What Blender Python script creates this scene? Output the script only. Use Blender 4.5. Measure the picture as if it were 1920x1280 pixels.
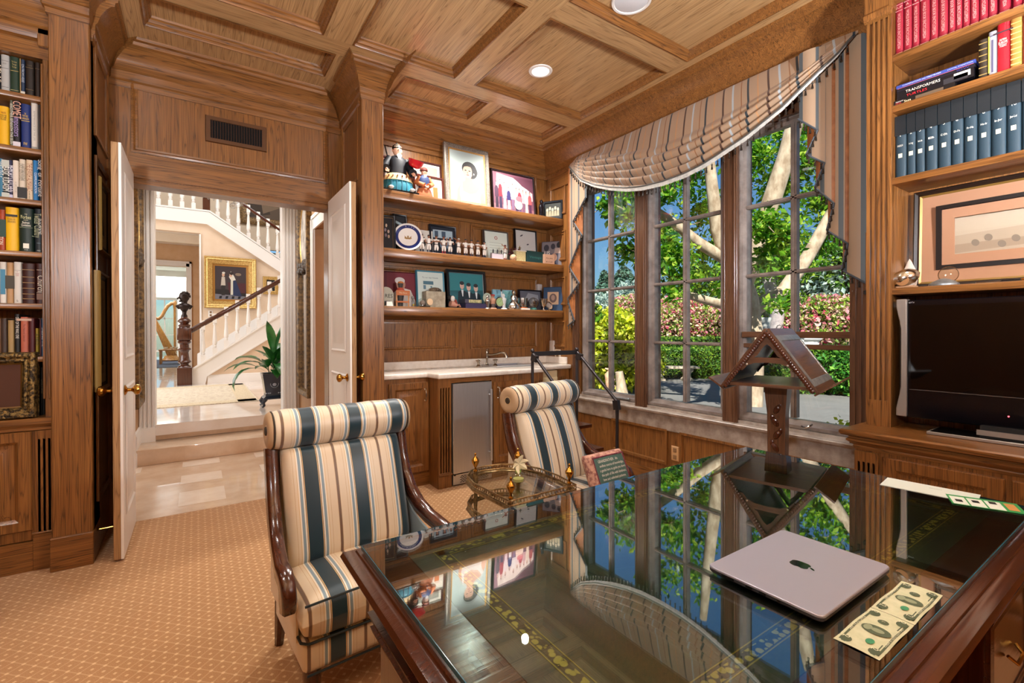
import bpy, bmesh, math, random
from mathutils import Vector, Matrix
random.seed(7)
PI = math.pi
S = bpy.context.scene
COL = S.collection
for _o in list(bpy.data.objects):
    bpy.data.objects.remove(_o)

# ------------------------------------------------------------------ camera
FPX, CYP, HEYE = 877.58, 623.426, 1.26
def cam_axes(yaw, pitch, roll):
    cy, sy = math.cos(yaw), math.sin(yaw)
    f = Vector((sy, cy, 0)); r = Vector((cy, -sy, 0)); u = Vector((0, 0, 1))
    f2 = f*math.cos(pitch) + u*math.sin(pitch); u2 = -f*math.sin(pitch) + u*math.cos(pitch)
    return r*math.cos(roll) + u2*math.sin(roll), -r*math.sin(roll) + u2*math.cos(roll), f2
RT, UP, FW = cam_axes(.592276, -.00558578, -.00268405)
cd = bpy.data.cameras.new('camera'); cam = bpy.data.objects.new('camera', cd); COL.objects.link(cam)
cd.sensor_width = 36; cd.sensor_fit = 'HORIZONTAL'; cd.lens = FPX/1920*36; cd.shift_y = -(640-CYP)/1920
cd.clip_start = .05; cd.clip_end = 500
m = Matrix((RT, UP, -FW)).transposed().to_4x4(); m.translation = (0, 0, HEYE); cam.matrix_world = m
S.camera = cam

# ------------------------------------------------------------------ exposure, sky, sun
S.view_settings.view_transform = 'Standard'; S.view_settings.look = 'None'
S.view_settings.gamma = 1; S.view_settings.use_curve_mapping = False
S.view_settings.exposure = 0.8
cy_ = S.cycles
cy_.use_denoising = True; cy_.max_bounces = 10; cy_.diffuse_bounces = 5; cy_.glossy_bounces = 5
cy_.transmission_bounces = 8; cy_.transparent_max_bounces = 24; cy_.sample_clamp_indirect = 4.0
cy_.caustics_reflective = False; cy_.caustics_refractive = False
W_ = bpy.data.worlds.new('sky'); S.world = W_; W_.use_nodes = True
nt = W_.node_tree; bg = nt.nodes['Background']
sky = nt.nodes.new('ShaderNodeTexSky'); sky.sky_type = 'NISHITA'; sky.sun_disc = False
sky.sun_elevation = math.radians(48); sky.sun_rotation = math.radians(0); sky.air_density = 1.2; sky.ozone_density = 2.5; sky.dust_density = .3
tint = nt.nodes.new('ShaderNodeMix'); tint.data_type = 'RGBA'; tint.blend_type = 'MULTIPLY'; tint.inputs[0].default_value = 1; tint.inputs[7].default_value = (.52, .80, 1.05, 1)
nt.links.new(sky.outputs[0], tint.inputs[6]); nt.links.new(tint.outputs[2], bg.inputs[0]); bg.inputs[1].default_value = .055
def lamp(name, kind, loc, power, col=(1, 1, 1), rot=(0, 0, 0), **k):
    d = bpy.data.lights.new(name, kind); d.energy = power; d.color = col
    for a, b in k.items(): setattr(d, a, b)
    o = bpy.data.objects.new(name, d); o.location = loc; o.rotation_euler = rot; COL.objects.link(o); return o
WARM = (1.0, .95, .89)
sun_dir = Vector((.60, .60, -.75))
sun = lamp('sun', 'SUN', (0, 0, 20), 6.5, (1, .95, .86), angle=.009)
sun.rotation_euler = sun_dir.to_track_quat('-Z', 'Y').to_euler()
# daylight entering by the window openings (sky portal over the glazing)
pt = lamp('window_portal', 'AREA', (3.36, 2.25, 1.62), 1, (1, 1, 1), shape='RECTANGLE', size=2.1, size_y=2.4)
pt.rotation_euler = Vector((-1, 0, 0)).to_track_quat('-Z', 'Y').to_euler(); pt.data.cycles.is_portal = True
# added area lights standing in for unseen windows and lamps of the hall
lamp('hall_side_fill', 'AREA', (-2.6, 8.6, 2.6), 88, (.97, .98, 1), Vector((1, .1, -.15)).to_track_quat('-Z', 'Y').to_euler(), shape='RECTANGLE', size=3.2, size_y=3.0)
lamp('hall_top_fill', 'AREA', (1.0, 9.2, 5.6), 66, (.97, .98, 1), (0, 0, 0), shape='RECTANGLE', size=3.0, size_y=2.6)
lamp('music_room_fill', 'AREA', (-1.6, 18.2, 3.1), 110, (.95, .98, 1), (0, 0, 0), shape='RECTANGLE', size=3.0, size_y=3.6)
lamp('passage_fill', 'AREA', (.3, 5.0, 2.78), 12, WARM, (0, 0, 0), shape='RECTANGLE', size=.5, size_y=.5)

# ------------------------------------------------------------------ helpers
CAM = Vector((0, 0, HEYE))
def ray(u, v): return RT*((u-960)/FPX) - UP*((v-CYP)/FPX) + FW
def py(u, v, y): d = ray(u, v); return CAM + d*(y/d.y)
def pxx(u, v, x): d = ray(u, v); return CAM + d*(x/d.x)
def pz(u, v, z): d = ray(u, v); return CAM + d*((z-HEYE)/d.z)
def G(u, dep, z=0): p = (FW + RT*((u-960)/FPX))*dep; return Vector((p.x, p.y, z))

def lin(c):
    return tuple(((x/12.92) if x <= .04045 else ((x+.055)/1.055)**2.4) for x in c)
def hexc(h):
    h = h.lstrip('#'); return lin([int(h[i:i+2], 16)/255 for i in (0, 2, 4)])

class MB:
    def __init__(s): s.v = []; s.f = []; s.m = []; s.uv = None; s.mi = 0
    def add(s, vs, fs):
        b = len(s.v); s.v += [tuple(x) for x in vs]; s.f += [tuple(b+i for i in f) for f in fs]; s.m += [s.mi]*len(fs)
    def box(s, x0, y0, z0, x1, y1, z1):
        x0, x1 = min(x0, x1), max(x0, x1); y0, y1 = min(y0, y1), max(y0, y1); z0, z1 = min(z0, z1), max(z0, z1)
        s.add([(x0,y0,z0),(x1,y0,z0),(x1,y1,z0),(x0,y1,z0),(x0,y0,z1),(x1,y0,z1),(x1,y1,z1),(x0,y1,z1)],
              [(0,3,2,1),(4,5,6,7),(0,1,5,4),(1,2,6,5),(2,3,7,6),(3,0,4,7)]); return s
    def obox(s, c, u, v, w):       # box from centre and three half axes
        c, u, v, w = map(Vector, (c, u, v, w)); P = []
        for k in (-1, 1):
            for a, b in ((-1,-1),(1,-1),(1,1),(-1,1)): P.append(c+u*a+v*b+w*k)
        if u.cross(v).dot(w) < 0: P = P[4:]+P[:4]
        s.add(P, [(0,3,2,1),(4,5,6,7),(0,1,5,4),(1,2,6,5),(2,3,7,6),(3,0,4,7)]); return s
    def beam(s, a, b, w, h, up=(0, 0, 1)):
        a, b = Vector(a), Vector(b); d = b-a; n = d.normalized(); u = n.cross(Vector(up))
        if u.length < 1e-4: u = Vector((1, 0, 0))
        u.normalize(); t = u.cross(n)
        s.obox((a+b)/2, u*w/2, t*h/2, d/2); return s
    def tube(s, pts, r, n=8, closed=False, sq=None):
        pts = [Vector(p) for p in pts]; N = len(pts)
        rs = list(r) if isinstance(r, (list, tuple)) else [r]*N
        V = []; prev = None
        for i, p in enumerate(pts):
            if closed: t = pts[(i+1) % N]-pts[i-1]
            else: t = pts[min(i+1, N-1)]-pts[max(i-1, 0)]
            t = t.normalized() if t.length > 1e-9 else Vector((0, 0, 1))
            if prev is None:
                a = Vector((0, 0, 1)) if abs(t.z) < .9 else Vector((1, 0, 0)); u = t.cross(a).normalized()
            else:
                u = prev-t*prev.dot(t); u = u.normalized() if u.length > 1e-6 else t.orthogonal().normalized()
            prev = u; w = t.cross(u)
            for k in range(n):
                a = 2*PI*k/n; V.append(p+(u*math.cos(a)+w*math.sin(a))*rs[i])
        F = []
        for i in range(N if closed else N-1):
            j = (i+1) % N
            for k in range(n): F.append((i*n+k, i*n+(k+1) % n, j*n+(k+1) % n, j*n+k))
        if not closed: F.append(tuple(range(n))[::-1]); F.append(tuple((N-1)*n+k for k in range(n)))
        s.add(V, F); return s
    def lathe(s, c, prof, n=16, ax=(0, 0, 1), sx=1, sy=1, cap=True):
        c = Vector(c); a = Vector(ax).normalized(); u = a.orthogonal().normalized() if abs(a.z) < .99 else Vector((1, 0, 0)); w = a.cross(u)
        V = []; F = []
        for r, z in prof:
            for k in range(n):
                t = 2*PI*(k+.5)/n; V.append(c+a*z+u*(r*math.cos(t)*sx)+w*(r*math.sin(t)*sy))
        for i in range(len(prof)-1):
            for k in range(n): F.append((i*n+k, i*n+(k+1) % n, (i+1)*n+(k+1) % n, (i+1)*n+k))
        if cap and prof[0][0] > 1e-6: F.append(tuple(range(n))[::-1])
        if cap and prof[-1][0] > 1e-6: F.append(tuple((len(prof)-1)*n+k for k in range(n)))
        s.add(V, F); return s
    def ball(s, c, rx, ry=None, rz=None, n=12, R=None):
        ry = ry or rx; rz = rz or rx; m_ = n//2+1; V = []; F = []; c = Vector(c)
        for i in range(m_+1):
            t = PI*i/m_
            for k in range(n):
                a = 2*PI*k/n; p = Vector((rx*math.sin(t)*math.cos(a), ry*math.sin(t)*math.sin(a), -rz*math.cos(t)))
                if R: p = R @ p
                V.append(c+p)
        for i in range(m_):
            for k in range(n): F.append((i*n+k, i*n+(k+1) % n, (i+1)*n+(k+1) % n, (i+1)*n+k))
        s.add(V, F); return s
    def prism(s, poly, O, U, V, N, d):   # 2-D polygon in (U,V) at O, thick d along N
        O, U, V, N = map(Vector, (O, U, V, N)); n = len(poly)
        A = [O+U*p[0]+V*p[1] for p in poly]; B = [q+N*d for q in A]
        s.add(A+B, [tuple(range(n))[::-1], tuple(range(n, 2*n))]+[(i, (i+1) % n, n+(i+1) % n, n+i) for i in range(n)]); return s
    def run(s, prof, a, b, out, m0=0, m1=0):   # moulding: profile (outward, z) swept from a to b; m0/m1 mitre per outward unit
        a, b, o = Vector(a), Vector(b), Vector(out); t = (b-a).normalized(); n = len(prof)
        A = [a+o*p+Vector((0, 0, z))+t*(m0*p) for p, z in prof]; B = [b+o*p+Vector((0, 0, z))-t*(m1*p) for p, z in prof]
        s.add(A+B, [tuple(range(n)), tuple(range(n, 2*n))[::-1]]+[(i, n+i, n+(i+1) % n, (i+1) % n) for i in range(n)]); return s
    def rect(s, O, U, V, N, w, h, prof, fill=True, close=False):  # nested rectangles: prof = (inset, height along N)
        O, U, V, N = map(Vector, (O, U, V, N)); P = []; F = []
        for i, d in prof:
            P += [O+U*i+V*i+N*d, O+U*(w-i)+V*i+N*d, O+U*(w-i)+V*(h-i)+N*d, O+U*i+V*(h-i)+N*d]
        k = len(prof)
        for i in range(k-1):
            for j in range(4): F.append((i*4+j, i*4+(j+1) % 4, (i+1)*4+(j+1) % 4, (i+1)*4+j))
        if close:
            for j in range(4): F.append(((k-1)*4+j, (k-1)*4+(j+1) % 4, (j+1) % 4, j))
        elif fill: F.append(tuple((k-1)*4+j for j in range(4)))
        s.add(P, F); return s
    def ring(s, x0, y0, x1, y1, prof, cap=True):   # horizontal slab with an edge profile (outset, z)
        P = []; F = []
        for o, z in prof: P += [(x0-o, y0-o, z), (x1+o, y0-o, z), (x1+o, y1+o, z), (x0-o, y1+o, z)]
        k = len(prof)
        for i in range(k-1):
            for j in range(4): F.append((i*4+j, i*4+(j+1) % 4, (i+1)*4+(j+1) % 4, (i+1)*4+j))
        if cap: F.append((3, 2, 1, 0)); F.append(tuple((k-1)*4+j for j in range(4)))
        s.add(P, F); return s
    def grid(s, fn, nu, nv):
        s.add([fn(i/nu, j/nv) for j in range(nv+1) for i in range(nu+1)],
              [(j*(nu+1)+i, j*(nu+1)+i+1, (j+1)*(nu+1)+i+1, (j+1)*(nu+1)+i) for j in range(nv) for i in range(nu)]); return s
    def pillow(s, c, U, V, N, w, h, t, n=14, p=6, crown=0, q=.3):
        c, U, V, N = map(Vector, (c, U, V, N)); n2 = n+1
        def e(k): x = -1+2*k/n; return math.copysign(1-(1-abs(x))**1.6, x)
        for sg in (1, -1):
            P = []; F = []
            for j in range(n2):
                for i in range(n2):
                    a, b = e(i), e(j); k = max(0, (1-abs(a)**p)*(1-abs(b)**p))**q
                    z = sg*t/2*k + (crown*(1-a*a)*(1-b*b)*(1 if sg > 0 else .3)*sg)
                    P.append(c+U*(a*w/2)+V*(b*h/2)+N*z)
            for j in range(n):
                for i in range(n):
                    f = (j*n2+i, j*n2+i+1, (j+1)*n2+i+1, (j+1)*n2+i); F.append(f if sg > 0 else f[::-1])
            s.add(P, F)
        return s
    def text(s, txt, size, O, U, V, width=None, bold=0):
        key = (txt, bold)
        if key not in TXT:
            c = bpy.data.curves.new('t', 'FONT'); c.body = txt; c.size = 1; c.align_x = 'CENTER'; c.align_y = 'CENTER'; c.resolution_u = 2; c.offset = bold
            o = bpy.data.objects.new('t', c); me = bpy.data.meshes.new_from_object(o)
            TXT[key] = ([v.co.copy() for v in me.vertices], [tuple(p.vertices) for p in me.polygons])
            bpy.data.objects.remove(o); bpy.data.meshes.remove(me); bpy.data.curves.remove(c)
        vs, fs = TXT[key]
        if not vs: return s
        O, U, V = Vector(O), Vector(U).normalized(), Vector(V).normalized(); kx = size
        w = max(v.x for v in vs)-min(v.x for v in vs)
        if width and w > 0: kx = width/w
        s.add([O+U*(v.x*kx)+V*(v.y*size) for v in vs], fs); return s
TXT = {}

def P(name, mb, mat, parent=None, local=False, smooth=35, bev=0, seg=1, kind=None, label=None, merge=False, rec=True):
    me = bpy.data.meshes.new(name); vs = mb.v
    if parent is not None and not local:
        inv = parent.matrix_basis.inverted(); 
        pp = parent.parent
        while pp is not None: inv = inv @ pp.matrix_basis.inverted(); pp = pp.parent
        vs = [inv @ Vector(v) for v in vs]
    me.from_pydata([tuple(v) for v in vs], [], mb.f)
    for mt in (mat if isinstance(mat, (list, tuple)) else [mat]): me.materials.append(mt)
    if any(mb.m): me.polygons.foreach_set('material_index', mb.m)
    if len(mb.f) < 15000:
        b = bmesh.new(); b.from_mesh(me)
        if rec: bmesh.ops.recalc_face_normals(b, faces=b.faces)
        if merge: bmesh.ops.remove_doubles(b, verts=b.verts, dist=1e-5)
        if bev:
            es = [e for e in b.edges if len(e.link_faces) == 2 and e.calc_face_angle(0) > .5]
            bmesh.ops.bevel(b, geom=es, offset=bev, segments=seg, affect='EDGES', profile=.5, clamp_overlap=True)
        b.to_mesh(me); b.free()
    if smooth:
        me.polygons.foreach_set('use_smooth', [True]*len(me.polygons)); me.set_sharp_from_angle(angle=math.radians(smooth))
    o = bpy.data.objects.new(name, me); COL.objects.link(o)
    if parent is not None: o.parent = parent
    if kind: o['kind'] = kind
    if label: o['label'] = label
    return o
def tag(o, label, cat, group=None):
    o['label'] = label; o['category'] = cat
    if group: o['group'] = group
    return o
def T(name, label, cat, loc=(0, 0, 0), rz=0, group=None, kind=None):
    o = bpy.data.objects.new(name, None); COL.objects.link(o); o.location = loc; o.rotation_euler = (0, 0, rz); o.empty_display_size = .05
    o.matrix_basis = Matrix.Translation(Vector(loc)) @ Matrix.Rotation(rz, 4, 'Z')
    if kind: o['kind'] = kind
    return tag(o, label, cat, group)
def dup(root, loc, rz=0, label=None):
    def cp(o, par):
        c = o.copy(); COL.objects.link(c); c.parent = par
        for ch in o.children: cp(ch, c)
        return c
    r = cp(root, None); r.location = loc; r.rotation_euler = (0, 0, rz)
    if label: r['label'] = label
    return r
def ST(name, mb, mat, label=None, cat=None, **k):
    o = P(name, mb, mat, kind='structure', **k)
    if label: o['label'] = label
    if cat: o['category'] = cat
    return o

# ------------------------------------------------------------------ materials
def newmat(name):
    mt = bpy.data.materials.new(name); mt.use_nodes = True; return mt, mt.node_tree, mt.node_tree.nodes['Principled BSDF']
def setp(b, **k):
    nm = dict(rough='Roughness', metal='Metallic', spec='Specular IOR Level', ior='IOR', trans='Transmission Weight', coat='Coat Weight', sheen='Sheen Weight')
    for a, v in k.items(): b.inputs[nm[a]].default_value = v
CM = {}
def col(h, rough=.55, metal=0, spec=.4, coat=0):
    key = (h, rough, metal, spec, coat)
    if key not in CM:
        mt, t, b = newmat('paint_'+h.lstrip('#')); b.inputs['Base Color'].default_value = (*hexc(h), 1); setp(b, rough=rough, metal=metal, spec=spec, coat=coat); CM[key] = mt
    return CM[key]
def N_(t, typ, **k):
    n = t.nodes.new(typ)
    for a, v in k.items():
        if a.startswith('i'): n.inputs[int(a[1:])].default_value = v
        else: setattr(n, a, v)
    return n
def ramp(t, stops, interp='LINEAR'):
    r = t.nodes.new('ShaderNodeValToRGB'); r.color_ramp.interpolation = interp; e = r.color_ramp.elements
    while len(e) > 1: e.remove(e[0])
    e[0].position = stops[0][0]; e[0].color = (*stops[0][1], 1)
    for p, c in stops[1:]: x = e.new(p); x.color = (*c, 1)
    return r
def wood(name, light, mid, dark, axis, rough=.32, fig=1.0, scale=1.0, coat=.25):
    mt, t, b = newmat(name); L = t.links.new
    tc = N_(t, 'ShaderNodeTexCoord'); mp = N_(t, 'ShaderNodeMapping')
    k = [11*scale]*3; k['xyz'.index(axis)] = .5*scale; mp.inputs['Scale'].default_value = k
    L(tc.outputs['Object'], mp.inputs[0])
    n1 = N_(t, 'ShaderNodeTexNoise', i2=1.1, i3=3.0, i4=.5); L(mp.outputs[0], n1.inputs[0])
    # cathedral figure: rings of the stretched noise
    mul = N_(t, 'ShaderNodeMath', operation='MULTIPLY'); mul.inputs[1].default_value = 20.0*fig; L(n1.outputs[0], mul.inputs[0])
    fr = N_(t, 'ShaderNodeMath', operation='FRACT'); L(mul.outputs[0], fr.inputs[0])
    r1 = ramp(t, [(0, (1, 1, 1)), (.10, (.30, .30, .30)), (.4, (0, 0, 0)), (.82, (.10, .10, .10)), (1, (1, 1, 1))]); L(fr.outputs[0], r1.inputs[0])
    mp2 = N_(t, 'ShaderNodeMapping'); k2 = [260*scale]*3; k2['xyz'.index(axis)] = 2.2*scale; mp2.inputs['Scale'].default_value = k2
    L(tc.outputs['Object'], mp2.inputs[0]); n2 = N_(t, 'ShaderNodeTexNoise', i2=1.0, i3=2.0, i4=.6); L(mp2.outputs[0], n2.inputs[0])
    r2 = ramp(t, [(.36, (1, 1, 1)), (.54, (0, 0, 0))]); L(n2.outputs[0], r2.inputs[0])
    mp3 = N_(t, 'ShaderNodeMapping'); k3 = [40*scale]*3; k3['xyz'.index(axis)] = 1.5*scale; mp3.inputs['Scale'].default_value = k3
    L(tc.outputs['Object'], mp3.inputs[0]); n3 = N_(t, 'ShaderNodeTexNoise', i2=1.0, i3=3.0, i4=.6); L(mp3.outputs[0], n3.inputs[0])
    c1 = ramp(t, [(.3, mid), (.7, light)]); L(n3.outputs[0], c1.inputs[0])
    add = N_(t, 'ShaderNodeMath', operation='MULTIPLY_ADD'); add.inputs[1].default_value = .35; L(r2.outputs[0], add.inputs[0])
    m2 = N_(t, 'ShaderNodeMath', operation='MULTIPLY'); m2.inputs[1].default_value = .62; L(r1.outputs[0], m2.inputs[0]); L(m2.outputs[0], add.inputs[2])
    mx = N_(t, 'ShaderNodeMix', data_type='RGBA'); L(add.outputs[0], mx.inputs[0]); L(c1.outputs[0], mx.inputs[6]); mx.inputs[7].default_value = (*dark, 1)
    L(mx.outputs[2], b.inputs['Base Color'])
    bp = N_(t, 'ShaderNodeBump'); bp.inputs['Strength'].default_value = .12; bp.inputs['Distance'].default_value = .002; bp.invert = True
    L(add.outputs[0], bp.inputs['Height']); L(bp.outputs[0], b.inputs['Normal'])
    setp(b, rough=rough, coat=coat, spec=.45); b.inputs['Coat Roughness'].default_value = .18
    return mt
OAK = {a: wood('oak_'+a, (.31, .130, .034), (.205, .080, .020), (.040, .014, .004), a) for a in 'xyz'}
OAK_LIT = {a: wood('lit_oak_'+a, (.58, .37, .175), (.46, .275, .12), (.20, .10, .036), a, fig=.8, rough=.36) for a in 'xyz'}  # the wall oak again, its colour lightened for the light on the ceiling
MAH = {a: wood('mahogany_'+a, (.085, .024, .010), (.066, .017, .007), (.036, .009, .004), a, rough=.17, coat=.5, fig=.35) for a in 'xyz'}
WALN = {a: wood('walnut_'+a, (.16, .075, .038), (.11, .048, .024), (.04, .017, .009), a, rough=.3) for a in 'xyz'}
RAW = {a: wood('raw_oak_'+a, (.46, .27, .12), (.36, .19, .075), (.16, .075, .03), a, rough=.6, coat=0) for a in 'xyz'}
def noisy(name, a, bcol, scale=40, rough=.6, bump=0, metal=0, lo=.35, hi=.65, detail=4, coat=0, stretch=None, dist=.002):
    mt, t, b = newmat(name); L = t.links.new
    tc = N_(t, 'ShaderNodeTexCoord'); mp = N_(t, 'ShaderNodeMapping'); L(tc.outputs['Object'], mp.inputs[0])
    if stretch: mp.inputs['Scale'].default_value = stretch
    n = N_(t, 'ShaderNodeTexNoise', i2=scale, i3=detail, i4=.6); L(mp.outputs[0], n.inputs[0])
    r = ramp(t, [(lo, a), (hi, bcol)]); L(n.outputs[0], r.inputs[0]); L(r.outputs[0], b.inputs['Base Color']); setp(b, rough=rough, metal=metal, coat=coat)
    if bump:
        bp = N_(t, 'ShaderNodeBump'); bp.inputs['Strength'].default_value = bump; bp.inputs['Distance'].default_value = dist; L(n.outputs[0], bp.inputs['Height']); L(bp.outputs[0], b.inputs['Normal'])
    return mt
def clear(name, tint=(1, 1, 1), ior=1.5, boost=1.0, rough=0.0, base=0.0):
    mt, t, b = newmat(name); L = t.links.new; t.nodes.remove(b); out = t.nodes['Material Output']
    tr = N_(t, 'ShaderNodeBsdfTransparent'); tr.inputs[0].default_value = (*tint, 1); gl = N_(t, 'ShaderNodeBsdfAnisotropic'); gl.inputs['Roughness'].default_value = rough
    fr = N_(t, 'ShaderNodeFresnel'); ge = N_(t, 'ShaderNodeNewGeometry'); mi = N_(t, 'ShaderNodeMix'); mi.inputs[2].default_value = ior; mi.inputs[3].default_value = 1/ior; L(ge.outputs['Backfacing'], mi.inputs[0]); L(mi.outputs[0], fr.inputs[0]); mu = N_(t, 'ShaderNodeMath', operation='MULTIPLY_ADD', use_clamp=True); mu.inputs[1].default_value = boost; mu.inputs[2].default_value = base
    mx = N_(t, 'ShaderNodeMixShader'); L(fr.outputs[0], mu.inputs[0]); L(mu.outputs[0], mx.inputs[0]); L(tr.outputs[0], mx.inputs[1]); L(gl.outputs[0], mx.inputs[2]); L(mx.outputs[0], out.inputs[0]); return mt
def emit(name, c, s):
    mt, t, b = newmat(name); b.inputs['Emission Color'].default_value = (*c, 1); b.inputs['Emission Strength'].default_value = s; b.inputs['Base Color'].default_value = (*c, 1); return mt
def stripes(name, period, stops, off=0.0, axis='X', rough=.38, uv=False):
    mt, t, b = newmat(name); L = t.links.new; tc = N_(t, 'ShaderNodeTexCoord'); sx = N_(t, 'ShaderNodeSeparateXYZ'); L(tc.outputs['UV' if uv else 'Object'], sx.inputs[0])
    d = N_(t, 'ShaderNodeMath', operation='MULTIPLY_ADD'); d.inputs[1].default_value = 1/period; d.inputs[2].default_value = off; L(sx.outputs[axis], d.inputs[0])
    f = N_(t, 'ShaderNodeMath', operation='FRACT'); L(d.outputs[0], f.inputs[0]); r = ramp(t, stops, 'CONSTANT'); L(f.outputs[0], r.inputs[0]); L(r.outputs[0], b.inputs['Base Color'])
    n = N_(t, 'ShaderNodeTexNoise', i2=900.0); L(tc.outputs['Object'], n.inputs[0]); bp = N_(t, 'ShaderNodeBump'); bp.inputs['Strength'].default_value = .15; bp.inputs['Distance'].default_value = .001; L(n.outputs[0], bp.inputs['Height']); L(bp.outputs[0], b.inputs['Normal'])
    setp(b, rough=rough, sheen=.25); return mt
_nv, _gd, _cr, _sb, _wh, _tn, _br, _ol = hexc('#12303c'), hexc('#cbab78'), hexc('#d9c8ad'), hexc('#7f96a3'), hexc('#e6dccb'), hexc('#bfa27a'), hexc('#6d5443'), hexc('#17110d')
SATIN = stripes('striped_satin', .185, [(0, _nv), (.135, _gd), (.150, _ol), (.157, _wh), (.185, _sb), (.235, _wh), (.265, _gd), (.275, _cr), (.325, _tn), (.333, _cr), (.468, _tn), (.474, _br), (.526, _tn), (.532, _cr), (.667, _tn), (.675, _cr), (.725, _gd), (.735, _wh), (.765, _sb), (.815, _wh), (.843, _ol), (.850, _gd), (.865, _nv)], off=-.18)
_b, = [hexc('#a58a70')]
DRAPE = stripes('striped_drape', .34, [(0, hexc('#27343c')), (.045, _b), (.22, hexc('#b98a5e')), (.25, _b), (.43, hexc('#4a3228')), (.475, _b), (.66, hexc('#aab3b8')), (.70, _b), (.86, hexc('#8b5f3d')), (.885, _b)], uv=True, rough=.42)
TAIL = stripes('striped_tail', .115, [(0, hexc('#4d565b')), (.26, _b)], uv=True, rough=.5)
BRASS = col('#b98a3e', .18, 1); BRONZE = noisy('antique_brass', (.16, .10, .045), (.38, .26, .12), 60, .32, metal=.9)
CHROME = col('#c8c8c8', .12, 1); STEEL = noisy('brushed_steel', (.46, .46, .47), (.58, .58, .59), 3, .34, metal=.8, stretch=(400, 400, 1.5)); NICKEL = col('#b9b1a4', .2, 1)
SILVER = col('#cfcfcc', .15, 1); GOLDF = noisy('gilt', (.42, .24, .06), (.72, .48, .17), 50, .38, bump=.5, metal=.55)
IRON = col('#4a4648', .38, .85); PEWTER = noisy('dull_pewter', (.22, .24, .25), (.36, .38, .38), 25, .42, metal=.7)
WHITE = col('#e9e4de', .38, spec=.5); PEACH = noisy('peach_plaster', hexc('#d9bfa3'), hexc('#dec6ac'), 6, .75); TAUPE = noisy('tan_plaster', hexc('#b08a63'), hexc('#b68f68'), 6, .75)
BLACK = col('#0a0a0b', .25, spec=.5); BLACKM = col('#0c0b0b', .6); STONE = noisy('cream_counter', hexc('#dcd2c6'), hexc('#e8e0d6'), 30, .16, coat=.3)
PAPER = col('#e8e4dc', .7); GLASSW = clear('window_glass', (.97, .985, .975), 1.45, 1.0); GLASS = clear('clear_glass', (.95, .97, .96), 1.5, 1.2, base=.02)
LETTER = col('#e6dcc0', .5); GILTL = col('#d9bd78', .4, .3)
# ================================================================== the room shell
X, Y, Z = Vector((1, 0, 0)), Vector((0, 1, 0)), Vector((0, 0, 1))
RAISE = [(0, 0), (0, .012), (.012, .016), (.022, .006), (.034, .008), (.036, 0)]           # small applied panel moulding
def carpet_mat():
    mt, t, b = newmat('lattice_carpet'); L = t.links.new; tc = N_(t, 'ShaderNodeTexCoord'); mp = N_(t, 'ShaderNodeMapping'); L(tc.outputs['Object'], mp.inputs[0])
    mp.inputs['Rotation'].default_value = (0, 0, math.radians(45)); p = .052; mp.inputs['Scale'].default_value = (1/p, 1/p, 1)
    sx = N_(t, 'ShaderNodeSeparateXYZ'); L(mp.outputs[0], sx.inputs[0])
    def M(op, a, bb=None, c=None):
        n = N_(t, 'ShaderNodeMath', operation=op)
        for i, q in enumerate((a, bb, c)):
            if q is None: continue
            if isinstance(q, (int, float)): n.inputs[i].default_value = q
            else: L(q, n.inputs[i])
        return n.outputs[0]
    def cell(o): f = M('FRACT', o); return M('ABSOLUTE', M('SUBTRACT', f, .5))
    a, c = cell(sx.outputs[0]), cell(sx.outputs[1])
    line = M('LESS_THAN', M('MINIMUM', a, c), .045)
    dot = M('LESS_THAN', M('MULTIPLY', M('SUBTRACT', .5, a), 1.0), .10); dot2 = M('LESS_THAN', M('SUBTRACT', .5, c), .10)
    cross = M('LESS_THAN', M('MAXIMUM', a, c), .11)
    d = M('MULTIPLY', dot, dot2)
    fac = M('MINIMUM', M('ADD', M('MULTIPLY', line, .35), M('ADD', M('MULTIPLY', d, .8), M('MULTIPLY', cross, .75))), 1)
    n = N_(t, 'ShaderNodeTexNoise', i2=260.0, i3=3.0); L(tc.outputs['Object'], n.inputs[0]); n2 = N_(t, 'ShaderNodeTexNoise', i2=1.3, i3=3.0); L(tc.outputs['Object'], n2.inputs[0])
    base = ramp(t, [(.3, hexc('#a5784f')), (.7, hexc('#b78a5f'))]); L(n.outputs[0], base.inputs[0])
    mx = N_(t, 'ShaderNodeMix', data_type='RGBA'); L(fac, mx.inputs[0]); L(base.outputs[0], mx.inputs[6]); mx.inputs[7].default_value = (*hexc('#d9b68c'), 1)
    L(mx.outputs[2], b.inputs['Base Color']); setp(b, rough=.95, spec=.1, sheen=.2)
    bp = N_(t, 'ShaderNodeBump'); bp.inputs['Strength'].default_value = .5; bp.inputs['Distance'].default_value = .004; L(n.outputs[0], bp.inputs['Height']); L(bp.outputs[0], b.inputs['Normal'])
    return mt
ST('floor', MB().box(-2.7, -1.9, -.08, 3.2, 3.955, 0), carpet_mat(), 'tan carpet with a pale diamond lattice across the study', 'floor')
MARB = noisy('honed_limestone', hexc('#cdb094'), hexc('#dbc2a8'), 5, .22, coat=.3)
b = MB().box(-.75, 3.955, -.08, 1.3, 5.56, 0)
ST('floor_passage', b, MARB, 'beige limestone tiles of the passage beyond the double doors', 'floor')
b = MB()
for x0 in (-.72, -.12, .477):
    for y0, y1 in ((4.11, 4.46), (4.70, 4.965), (5.28, 5.48)): b.box(max(x0, -.47), y0, .0005, min(x0+.295, .98), y1, .002)
ST('floor_inlay', b, noisy('pale_inlay_marble', hexc('#e6d3bf'), hexc('#eedfce'), 8, .15), 'pale rectangular marble inlays in the passage floor', 'floor')
b = MB().box(-.75, 5.53, 0, 1.3, 5.97, .15); b.box(-.75, 5.955, .15, 1.3, 6.2, .30)
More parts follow.
